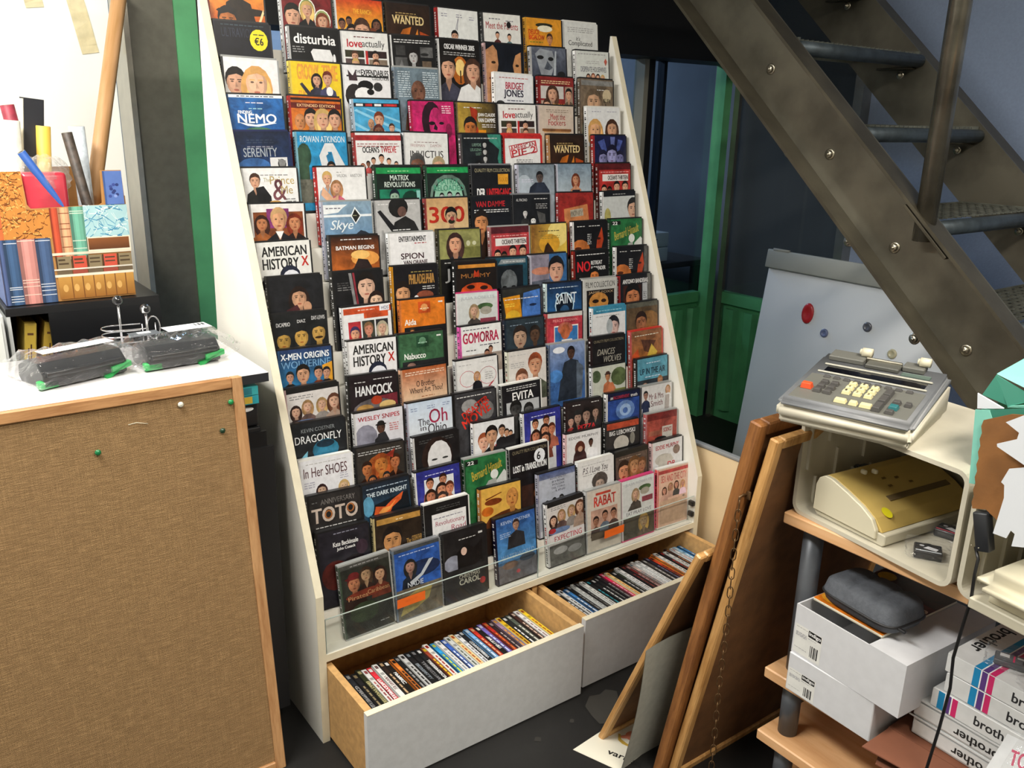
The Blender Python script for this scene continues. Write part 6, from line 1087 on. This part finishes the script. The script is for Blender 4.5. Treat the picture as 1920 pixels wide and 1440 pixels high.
print_on('marks', am, (.05, .09, .0808), (.05, 0, -.0155), (0, .1, 0), (.3, 0, .95), 'r .2 .1 .3 .2 7a6030;r .6 .05 .7 .15 7a6030;r .3 .4 .4 .5 7a6030;r .65 .6 .75 .7 7a6030', world=False)
# ---- printing calculator on top
ca = frame('printing_calculator', (.568, -.713, .9052), -75, 'grey and cream desk calculator with an orange key, on the cream housing', 'calculator')
GB = mat('calculator_grey', '75777a', .45, noise=(60, .06), bump=(200, .05)); GP = mat('calculator_panel_grey', '65655f', .55, bump=(300, .08))
Wc, Dc = .232, .235
def wedge(B, x0, x1, y0, y1, zf0, zf1, zb0, zb1, m, r=.012):
    bm = bmesh.new(); vs = [bm.verts.new(p) for p in ((x0, y0, zf0), (x1, y0, zf0), (x1, y1, zb0), (x0, y1, zb0), (x0, y0, zf1), (x1, y0, zf1), (x1, y1, zb1), (x0, y1, zb1))]
    for f in ((0, 3, 2, 1), (4, 5, 6, 7), (0, 1, 5, 4), (1, 2, 6, 5), (2, 3, 7, 6), (3, 0, 4, 7)): bm.faces.new([vs[i] for i in f])
    bmesh.ops.bevel(bm, geom=list(bm.edges), offset=r, segments=3, affect='EDGES'); B.bm(bm, m, smooth=True)
B = MB(); wedge(B, .006, Wc-.006, .006, Dc-.006, 0, .014, 0, .014, CREAMP, .003); wedge(B, 0, Wc, 0, Dc, .008, .034, .008, .068, CREAMP, .007); obj('lower_case', B, ca, world=False)
B = MB(); wedge(B, .0005, Wc-.0005, .0005, Dc-.001, .026, .046, .060, .084, GB, .0085); obj('upper_case', B, ca, world=False)
sl = math.atan2(.038, Dc)
TP = Matrix.Translation((0, 0, .0462)) @ Matrix.Rotation(sl, 4, 'X')       # on the sloping top: x right, y up the slope
def on_top(name, x0, y0, x1, y1, h, m, z0=0, r=.0015, parent=ca, B=None):
    B = B or MB(); B.rbox((x0, y0, z0), (x1, y1, z0+h), r, m, TP, seg=1, smooth=False); return obj(name, B, parent, world=False)
kp = on_top('key_panel', .016, .014, Wc-.016, .125, .0015, GP, z0=-.0008, r=.0005)
on_top('display_window', .030, .140, Wc-.025, .170, .0012, mat('display_black', '0e0e14', .12, coat=.8), z0=-.0006, r=.0004)
on_top('display_rim', .022, .1345, Wc-.018, .1385, .004, mat('calc_rim', 'a8a698', .4)); on_top('display_rim', .022, .1715, Wc-.018, .1755, .004, mat('calc_rim', 'a8a698', .4))
KC = {'o': mat('key_orange', 'd8542c', .4), 'c': mat('key_cream', 'd8cfa0', .4), 'g': mat('key_grey', '4c4a48', .45), 't': mat('key_teal', '2f6a6e', .4)}
def key(x, y, c, w2=.0145, d2=.0125, h=.0075):
    B = MB(); T = TP; bm = bmesh.new(); vs = []
    for (a, b, z, k_) in ((x, y, .0008, 0), (x+w2, y, .0008, 0), (x+w2, y+d2, .0008, 0), (x, y+d2, .0008, 0), (x+.0018, y+.0018, h, 1), (x+w2-.0018, y+.0018, h, 1), (x+w2-.0018, y+d2-.0018, h, 1), (x+.0018, y+d2-.0018, h, 1)): vs.append(bm.verts.new((a, b, z)))
    for f in ((0, 3, 2, 1), (4, 5, 6, 7), (0, 1, 5, 4), (1, 2, 6, 5), (2, 3, 7, 6), (3, 0, 4, 7)): bm.faces.new([vs[i] for i in f])
    bmesh.ops.bevel(bm, geom=list(bm.edges), offset=.0007, segments=1, affect='EDGES'); B.bm(bm, KC[c], T); k_ = obj('key', B, ca, world=False); return k_
DIG = [['7', '8', '9'], ['4', '5', '6'], ['1', '2', '3']]
key(.022, .052, 'o', .020, .014, .011)
for i in range(3):
    for j in range(2): key(.046+j*.018-.004*0, .046+i*.019, 'g')
for i in range(3):
    for j in range(3):
        kx, ky = .092+j*.019, .096-i*.018; k_ = key(kx, ky, 'c')
        o_ = TP @ Vector((kx+.003, ky+.0115, .0079)); u_ = (TP.to_3x3() @ Vector((.008, 0, 0))); v_ = TP.to_3x3() @ Vector((0, -.009, 0)); w_ = TP.to_3x3() @ Vector((0, 0, 1))
        print_on('digit', k_, o_, u_, v_, w_, 't %s .3 .15 .7 .85 443c30 B' % DIG[i][j], world=False)
key(.092, .022, 'c', .021, .013); key(.117, .022, 'c', .0145, .013); key(.135, .022, 'c', .021, .013)
for i in range(2): key(.156, .050+i*.028, 'g', .015, .026, .009)
key(.156, .018, 'g', .015, .028, .009); key(.178, .018, 'g'); key(.178, .036, 't', .016, .016); key(.178, .058, 'g'); key(.198, .058, 'g', .012)
for i in range(9): key(.040+i*.018, .114, 'g', .013, .008, .005)
on_top('name_plate', .155, .185, .205, .200, .001, mat('calc_badge', '54645c', .5), z0=.0)
on_top('paper_cover', .02, .197, .085, .232, .010, GP); on_top('paper_cover', .09, .19, .15, .215, .008, mat('calculator_slot', '54544e', .5)); on_top('paper_cover', .152, .205, .19, .232, .010, GP)
on_top('tear_bar', .085, .212, .15, .218, .012, BRIGHT)
for x_ in (.075, .178):
    B = MB(); B.tube([tuple(TP @ Vector((x_, .222, .018))), tuple(TP @ Vector((x_+.018, .222, .018)))], .0085, CR2, 16); obj('paper_wheel', B, ca, world=False)
    B = MB(); B.tube([tuple(TP @ Vector((x_-.004, .222, .018))), tuple(TP @ Vector((x_, .222, .018)))], .0055, CR2, 12); obj('paper_wheel_hub', B, ca, world=False)

# ---- ink cartridges in clear wrappers inside the housing
for i, (x, y, z, rz, c, nm) in enumerate(((.695, -.962, .7096, -60, 'b8bcc0', 'wrapped ink cartridge with black label at the front of the housing'), (.80, -.945, .7096, -80, 'c04858', 'wrapped ink cartridge with red label deeper in the housing'))):
    t = thing('ink_cartridge', (x, y, z), nm, 'ink cartridge', 'ink cartridges in the cream housing', rot=(0, 0, radians(rz)))
    B = MB(); B.rbox((-.022, -.018, 0), (.022, .018, .014), .002, mat('ink_black', '1c1c20', .3)); B.rbox((-.006, .018, .002), (.006, .024, .012), .001, mat('ink_black', '1c1c20')); obj('cartridge', B, t, world=False)
    print_on('label', t, (-.02, .016, .0142), (.04, 0, 0), (0, -.032, 0), (0, 0, 1), 'b 1c1c20;p e8e8ec .3 .6 .5 .3 .9 .5 .8 .8;e .25 .3 .1 .1 c8c8cc;r 0 .85 1 1 %s' % c, world=False)
    bm = bmesh.new(); bmesh.ops.create_cube(bm, size=1); bmesh.ops.subdivide_edges(bm, edges=bm.edges, cuts=8, use_grid_fill=True); r9 = random.Random(i)
    for v in bm.verts: v.co = Vector((v.co.x*.07+r9.uniform(-.002, .002), v.co.y*.056+r9.uniform(-.002, .002), max(.0004, .011+v.co.z*.02*(1-.8*max(0, abs(v.co.x)*2-.6)))+r9.uniform(0, .002)))
    B = MB(); B.bm(bm, BAG); obj('wrapper', B, t, world=False)

# ---- torn carton packaging hanging over the second housing
tc_ = thing('torn_carton', (.62, -1.1, .9052), 'torn packaging carton with teal, brown and white flaps, right edge', 'carton')
def flap(name, pts, x, th, m, tilt=0.0, label=None):
    B = MB(); n = len(pts); v = [(x+tilt*(z-.85), y, z) for y, z in pts]+[(x+th+tilt*(z-.85), y, z) for y, z in pts]
    B.raw(v, [tuple(range(n)), tuple(range(2*n-1, n-1, -1))]+[(i, (i+1) % n, n+(i+1) % n, n+i) for i in range(n)], m); return obj(name, B, tc_, label=label)
TEAL = mat('teal_card', '7cc0b0', .5, noise=(10, .05)); TEALD = mat('dark_teal_card', '2f7462', .5); BRN = mat('torn_brown_card', '87592c', .7, noise=(16, .25), bump=(60, .3)); WC = mat('white_card', 'd2d6dc', .45)
zz = [(-1.0505+.0022*(i % 2)-.008*i/14, 1.0-.14*i/14) for i in range(15)]
flap('brown_flap', zz+[(-1.078, .866), (-1.099, .854), (-1.118, .862), (-1.16, .862), (-1.16, 1.035), (-1.087, 1.02)], .604, .0025, BRN, label='brown torn inner flap with a zigzag edge')
flap('teal_flap', [(-1.034, 1.011), (-1.045, .896), (-1.053, .897)]+[(-1.0565+.002*(i % 2), .91+.012*i) for i in range(7)]+[(-1.06, 1.004), (-1.054, 1.015)], .6085, .002, TEAL, label='pale teal flap')
flap('teal_flap', [(-1.054, 1.0152), (-1.0602, .999), (-1.16, 1.045), (-1.16, 1.06), (-1.105, 1.033)], .611, .002, TEALD)
flap('white_flap', [(-1.17, 1.045), (-1.111, 1.029), (-1.089, 1.012), (-1.109, 1.002), (-1.108, .992), (-1.083, .977), (-1.084, .973), (-1.127, .957), (-1.17, .95)], .585, .002, WC, label='white flap with a pointed tongue')
wf = flap('white_flap', [(-1.127, .955), (-1.105, .945), (-1.098, .922), (-1.103, .919), (-1.106, .9), (-1.101, .841), (-1.12, .841), (-1.124, .855), (-1.13, .852), (-1.129, .832), (-1.17, .845), (-1.17, .95)], .587, .002, WC)
print_on('print', wf, (.5868, -1.146, .93), (0, -.012, 0), (0, 0, -.05), (-1, 0, 0), 'r .1 .1 .2 .9 556;r .8 .1 .9 .9 556;r .1 .1 .9 .14 556;r .1 .86 .9 .9 556;r .35 .2 .6 .4 445;r .35 .5 .6 .7 445')
def tri(name, P, m):
    B = MB(); n = len(P); v = P+[(x+.002, y, z+.0008) for x, y, z in P]; B.raw(v, [tuple(range(n)), tuple(range(2*n-1, n-1, -1))]+[(i, (i+1) % n, n+(i+1) % n, n+i) for i in range(n)], m); return obj(name, B, tc_)
tri('teal_flap', [(.70, -1.014, 1.044), (.70, -1.042, 1.002), (.69, -1.004, 1.012)], TEALD)
tri('teal_flap', [(.703, -1.0135, 1.0445), (.71, -1.075, 1.02), (.69, -1.044, 1.003), (.698, -1.04, 1.003)], TEALD)
tri('teal_flap', [(.705, -1.013, 1.046), (.80, -1.04, 1.085), (.78, -1.15, 1.05), (.71, -1.10, 1.022)], TEAL)
tri('teal_flap', [(.69, -1.044, 1.002), (.69, -1.048, 1.005), (.70, -1.10, 1.022), (.70, -1.10, 1.016)], TEAL)
tri('white_flap', [(.66, -1.01, 1.021), (.655, -1.016, .999), (.64, -1.06, 1.014)], WC)
# carton body under the flaps, resting on the housing
B = MB(); B.box((.66, -1.34, .9055), (.662, -1.02, 1.0), TEAL); B.box((.66, -1.342, .9055), (.86, -1.34, 1.0), TEAL); B.box((.6622, -1.022, .9055), (.86, -1.02, 1.0), TEALD); B.box((.86, -1.342, .9055), (.862, -1.02, 1.0), TEALD); B.box((.6622, -1.3398, .9055), (.8598, -1.0222, .9075), CARD); obj('carton_body', B, tc_)
# ---- power adapter with its long cable
pa = thing('power_adapter', (.612, -1.08, .797), 'black power adapter hanging in front of the right housing', 'power adapter')
B = MB(); T = Matrix.Translation((.612, -1.078, .828)) @ Matrix.Rotation(radians(-14), 4, 'X'); B.rbox((-.010, -.011, -.031), (.010, .011, .031), .003, mat('adapter_black', '24262a', .4), T); obj('body', B, pa)
B = MB()
for dy in (-.006, .006): B.sphere((.6015, -1.074+dy*.9, .803), .0012, BRIGHT, 8)
obj('pin_screw', B, pa)
B = MB(); B.tube([(.612, -1.083, .858), (.615, -1.088, .872), (.628, -1.092, .874), (.64, -1.09, .86)], .003, mat('adapter_black', '24262a'), 8)
B.tube([(.61, -1.0715, .799), (.602, -1.082, .785), (.598, -1.083, .76), (.598, -1.085, .72), (.597, -1.081, .67), (.596, -1.077, .61), (.592, -1.083, .56), (.594, -1.078, .48), (.592, -1.072, .40), (.59, -1.062, .30), (.60, -1.05, .15), (.60, -1.04, .004), (.5, -1.02, .004)], .0026, mat('black_cable', '141416', .4), 8); obj('cable', B, pa)
# ---- cream printer at the right edge
pr = frame('cream_printer', (.575, -1.084, .7095), -97, 'rounded cream desk printer cut off by the right edge', 'printer')
B = MB(); pfp = [(.0, .0), (.0, .018), (.27, .018), (.27, .0)]; B.prism(pfp, 1, .012, .24, mat('grey_cream_base', 'beb8a4'), bevel=.002); obj('base', B, pr, world=False)
bm = bmesh.new(); bmesh.ops.create_cube(bm, size=1)
for v in bm.verts: v.co = Vector((.135+v.co.x*.27, .12+v.co.y*.24, .046+v.co.z*.054))
bmesh.ops.bevel(bm, geom=list(bm.edges), offset=.024, segments=6, affect='EDGES'); B = MB(); B.bm(bm, CR2, smooth=True); obj('cover', B, pr, world=False)
B = MB(); B.rbox((.05, .15, .0700), (.22, .19, .0735), .001, mat('calculator_slot', '54544e')); obj('dark_slot', B, pr, world=False)  # flat dark strip, its colour standing in for a dark open slot

# ---- middle shelf: white boxes, book, pouch
WB = mat('white_box_card', 'cdced2', .5, noise=(40, .04))
def labelled_box(loc, deg, w_, d_, h_, lab, lid):
    t = frame('white_box', loc, deg, lab, 'box', 'white cartons on the middle shelf')
    B = MB()
    if lid: B.rbox((0, 0, 0), (w_, d_, h_), .0015, WB, seg=1, smooth=False)
    else:
        for a, b in (((0, 0, 0), (w_, .003, h_)), ((0, d_-.003, 0), (w_, d_, h_)), ((0, .0031, 0), (.003, d_-.0031, h_)), ((w_-.003, .0031, 0), (w_, d_-.0031, h_)), ((.0031, .0031, 0), (w_-.0031, d_-.0031, .003)), ((.158, .0, h_-.0001), (w_, d_, h_+.0015)), ((0, .235, h_-.0001), (.1579, d_, h_+.0015))): B.box(a, b, WB)
    obj('carton', B, t, world=False)
    print_on('shipping_label', t, (.003, -.0002, h_*.62), (.062, 0, 0), (0, 0, -h_*.58), (0, -1, 0), 'b dcdcd8;l .05 .08 .5 1 444;r .5 .02 .97 .24 111;t indigo .53 .05 .95 .21 e8e8e8 B;l .05 .26 .45 5 667;l .5 .3 .8 1 667;r .62 .5 .64 .9 111;r .67 .5 .70 .9 111;r .72 .5 .73 .9 111;r .75 .5 .79 .9 111;r .81 .5 .83 .9 111;r .86 .5 .9 .9 111;l .05 .8 .5 1 667', world=False)
    return t
labelled_box((.628, -.768, .3525), -92, .185, .22, .083, 'white carton with a small label, under the other one on the middle shelf', True)
ub = labelled_box((.632, -.768, .4360), -94, .232, .27, .104, 'white open carton on top of the other, holding book and pouch', False)
bk = frame('book', (.664, -.78, .5425), -94, 'orange and dark red cable-catalogue book lying on the white carton', 'book')
B = MB(); B.rbox((0, .0, 0), (.15, .23, .006), .001, mat('book_pages', 'ddd6c0', .8), seg=1); obj('pages', B, bk, world=False)
print_on('cover_print', bk, (0, .23, .0061), (.15, 0, 0), (0, -.23, 0), (0, 0, 1), 'b 6a1c14;r 0 .72 1 1 e07c20;r 0 .6 1 .74 b03c1c;e .2 .88 .2 .08 e8a030;r 0 .0 1 .3 3c1810;e .15 .15 .12 .08 c8a028;t Wire .5 .33 .98 .46 e0c8b8 B;l .4 .52 .95 2 c88;e .75 .85 .15 .05 5c2010', m=PRINT, world=False)
po = frame('pouch', (.662, -.785, .5492), -97, 'dark grey padded zip pouch with ribbed lid lying on the cartons', 'pouch')
PM = mat('grey_padded_fabric', '50545b', .75, noise=(120, .15), bump=(300, .5))
def cushion(w_, d_, z0, h_, m, ribs):
    B = MB(); n = 28; k_ = 20; v = []; f = []
    for i in range(n+1):
        for j in range(k_+1):
            a, b = -1+2*i/n, -1+2*j/k_
            s_ = max(abs(a), abs(b)); rr_ = (abs(a)**5+abs(b)**5)**.2; q = 1 if rr_ < 1e-6 else s_/rr_
            x, y = a*q*w_/2, b*q*d_/2; e = max(0, 1-s_**5)
            z = z0+h_*(e**.32)
            if ribs and s_ < .97: z -= .006*sum(math.exp(-((a-c)*11)**2) for c in (-.33, .33))*min(1, e*2)
            v.append((x+w_/2, y+d_/2, z))
    for i in range(n):
        for j in range(k_): f.append((i*(k_+1)+j, (i+1)*(k_+1)+j, (i+1)*(k_+1)+j+1, i*(k_+1)+j+1))
    B.raw(v, f, m, None, True); return B, v
B, _ = cushion(.165, .112, .022, .034, PM, True); obj('lid', B, po, world=False)
B, vv = cushion(.165, .112, .022, -.021, PM, False); obj('bottom_shell', B, po, world=False)
def se(w_, d_, s, n=48):
    P = []
    for i in range(n):
        t_ = 2*pi*i/n; c, s2 = cos(t_), sin(t_); P.append((w_/2+(w_/2+s)*math.copysign(abs(c)**.4, c), d_/2+(d_/2+s)*math.copysign(abs(s2)**.4, s2)))
    return P
B = MB(); B.tube([(x, y, .022) for x, y in se(.165, .112, -.001)], .0032, mat('zip_black', '1c1c1e', .5), 6, closed=True); obj('zip', B, po, world=False)
B = MB(); B.tube([(x, y, .0295) for x, y in se(.165, .112, -.004)], .002, PM, 6, closed=True); obj('piping', B, po, world=False)
B = MB(); B.rbox((.16, .02, .018), (.178, .026, .023), .001, mat('zip_black', '1c1c1e')); obj('zip_puller', B, po, world=False)

# ---- ribbon boxes with blue, purple and pink stripes
RB = mat('ribbon_box_card', 'cfd0d0', .45, noise=(30, .04))
STR = 'b d4d5d5;r {a} 0 {b} 1 1c84b8;r {b} 0 {c} 1 5c3c80;r {c} 0 {d} 1 cc2c68;r {b} 0 {b1} 1 eee;r {c} 0 {c1} 1 eee'
specs = [(.3760, -.995, .037, 0, 'lowest ribbon box of the stack, its lettering upside down'), (.4132, -.993, .037, 0, 'second lowest ribbon box, its lettering upside down'),
         (.4504, -1.020, .037, 1, 'middle ribbon box of the stack, its stripes set furthest left'), (.4876, -1.036, .037, 2, 'second highest ribbon box with blue, purple and pink stripes'), (.5248, -1.032, .037, 3, 'top ribbon box with lettering on its lid as well')]
for z, y, h_, k_, lab in specs:
    t = frame('ribbon_box', (.683-.003*(k_ == 1), y, z), -93, lab, 'box', 'striped ribbon boxes on the middle shelf')
    B = MB(); B.rbox((0, 0, 0), (.27, .17, h_-.0008), .0012, RB, seg=1, smooth=False); obj('carton', B, t, world=False)
    if k_ == 0:
        B = MB(); B.box((-.008, -.003, h_-.003), (.27, 0, h_-.001), RB); obj('lid_edge', B, t, world=False)
        print_on('print', t, (.004, -.0032, h_-.006), (.25, 0, 0), (0, 0, -(h_-.012)), (0, -1, 0), 'b d0d1d1', world=False)
        print_on('lettering', t, (.150, -.0036, .007), (-.075, 0, 0), (0, 0, h_*.5), (0, -1, 0), 't brother .0 .0 1 .9 222 B', world=False)
    else:
        a = {1: .04, 2: .155, 3: .17}[k_]; b, c, d = a+.042, a+.084, a+.126
        ops = STR.format(a=a, b=b, c=c, d=d, b1=b+.008, c1=c+.008)
        print_on('stripes', t, (0, -.0003, h_-.0015), (.27, 0, 0), (0, 0, -(h_-.003)), (0, -1, 0), ops+';t brother %.2f .25 %.2f .75 2a2a2c B' % (d+.11, d+.37), world=False)
    if k_ == 3:
        print_on('lid_print', t, (0, .17, h_-.0005), (.27, 0, 0), (0, -.17, 0), (0, 0, 1), ops, world=False)
        print_on('lettering', t, (.035, .155, h_-.0002), (0, -.11, 0), (-.028, 0, 0), (0, 0, 1), 't brother 0 .05 1 .95 1c1c1e B', world=False)
for i, (x, y, nm) in enumerate(((.735, -1.115, 'crumpled ink cartridge wrapper with a grey label on the top ribbon box'), (.70, -1.19, 'clear wrapped cartridge lying at the front of the top ribbon box'))):
    t = thing('ink_cartridge', (x, y, .5622), nm, 'ink cartridge', 'cartridges on the ribbon boxes', rot=(0, 0, radians(-70+30*i)))
    B = MB(); B.rbox((-.03, -.015, .0005), (.03, .015, .011), .002, mat('ink_grey', '4a4c50', .4)); obj('cartridge', B, t, world=False)
    print_on('label', t, (-.028, .013, .0112), (.056, 0, 0), (0, -.026, 0), (0, 0, 1), 'b 5c5e62;r .1 .1 .35 .5 d8d8d8;r .45 .1 .5 .9 d03060;r .55 .15 .9 .35 ccc;l .1 .6 .4 2 bbb;r .7 .5 .95 .9 222', world=False)
    bm = bmesh.new(); bmesh.ops.create_cube(bm, size=1); bmesh.ops.subdivide_edges(bm, edges=bm.edges, cuts=8, use_grid_fill=True); r9 = random.Random(i+5)
    for v in bm.verts: v.co = Vector((v.co.x*.085+r9.uniform(-.003, .003), v.co.y*.06+r9.uniform(-.003, .003), max(.0003, .009+v.co.z*.018*(1-.8*max(0, abs(v.co.x)*2-.6)))+r9.uniform(0, .003)))
    B = MB(); B.bm(bm, BAG); obj('wrapper', B, t, world=False)
# blister packs at the bottom right corner
bp = frame('blister_pack', (.575, -1.135, .352), -98, 'clear blister pack with blue and red print in the bottom right corner', 'package')
B = MB(); T = Matrix.Rotation(radians(-38), 4, 'X'); B.rbox((0, 0, .03), (.2, .003, .20), .001, mat('blister_card', 'c4c6c8', .35), T, seg=1); obj('card', B, bp, world=False)
R3 = T.to_3x3()
print_on('print', bp, T @ Vector((.0, -.0002, .20)), R3 @ Vector((.2, 0, 0)), R3 @ Vector((0, 0, -.17)), R3 @ Vector((0, -1, 0)), 'b c8cacc;r .05 .05 .12 .14 222;t 750 .16 .1 .34 .2 3c58a0 B r15;t TOUCH .1 .28 .42 .42 b82c58 B r15;l .5 .12 .95 6 889;e .75 .7 .12 .1 aab', world=False)
B = MB(); B.rbox((.02, -.014, .05), (.19, -.0005, .185), .006, BAG, T, seg=2); obj('blister', B, bp, world=False)
# ---- flattened brown carton under the ribbon boxes, its flap reaching over the shelf edge
bc2 = thing('brown_carton', (.72, -1.12, .3525), 'flattened dark brown carton with an open front flap under the ribbon boxes', 'carton')
BC = mat('brown_carton_card', '7c4c36', .75, noise=(14, .12))
B = MB(); B.box((.655, -1.34, .3527), (.90, -.962, .3552), BC); obj('base', B, bc2)
B = MB(); B.box((.662, -1.34, .3725), (.90, -.965, .3752), BC); obj('top_panel', B, bc2)
B = MB(); B.box((.664, -.9655, .3553), (.90, -.963, .3724), BC); obj('side_panel', B, bc2)
def plate(name, P, th=.002):
    B = MB(); n = len(P); B.raw(P+[(x, y, z-th) for x, y, z in P], [tuple(range(n)), tuple(range(2*n-1, n-1, -1))]+[(i, (i+1) % n, n+(i+1) % n, n+i) for i in range(n)], BC); return obj(name, B, bc2)
plate('front_flap', [(.6615, -.966, .3748), (.6615, -1.13, .3748), (.595, -1.12, .372), (.578, -.965, .3735)])
plate('lower_flap', [(.6545, -.965, .3558), (.6545, -1.13, .3558), (.602, -1.12, .352), (.585, -.99, .351)])
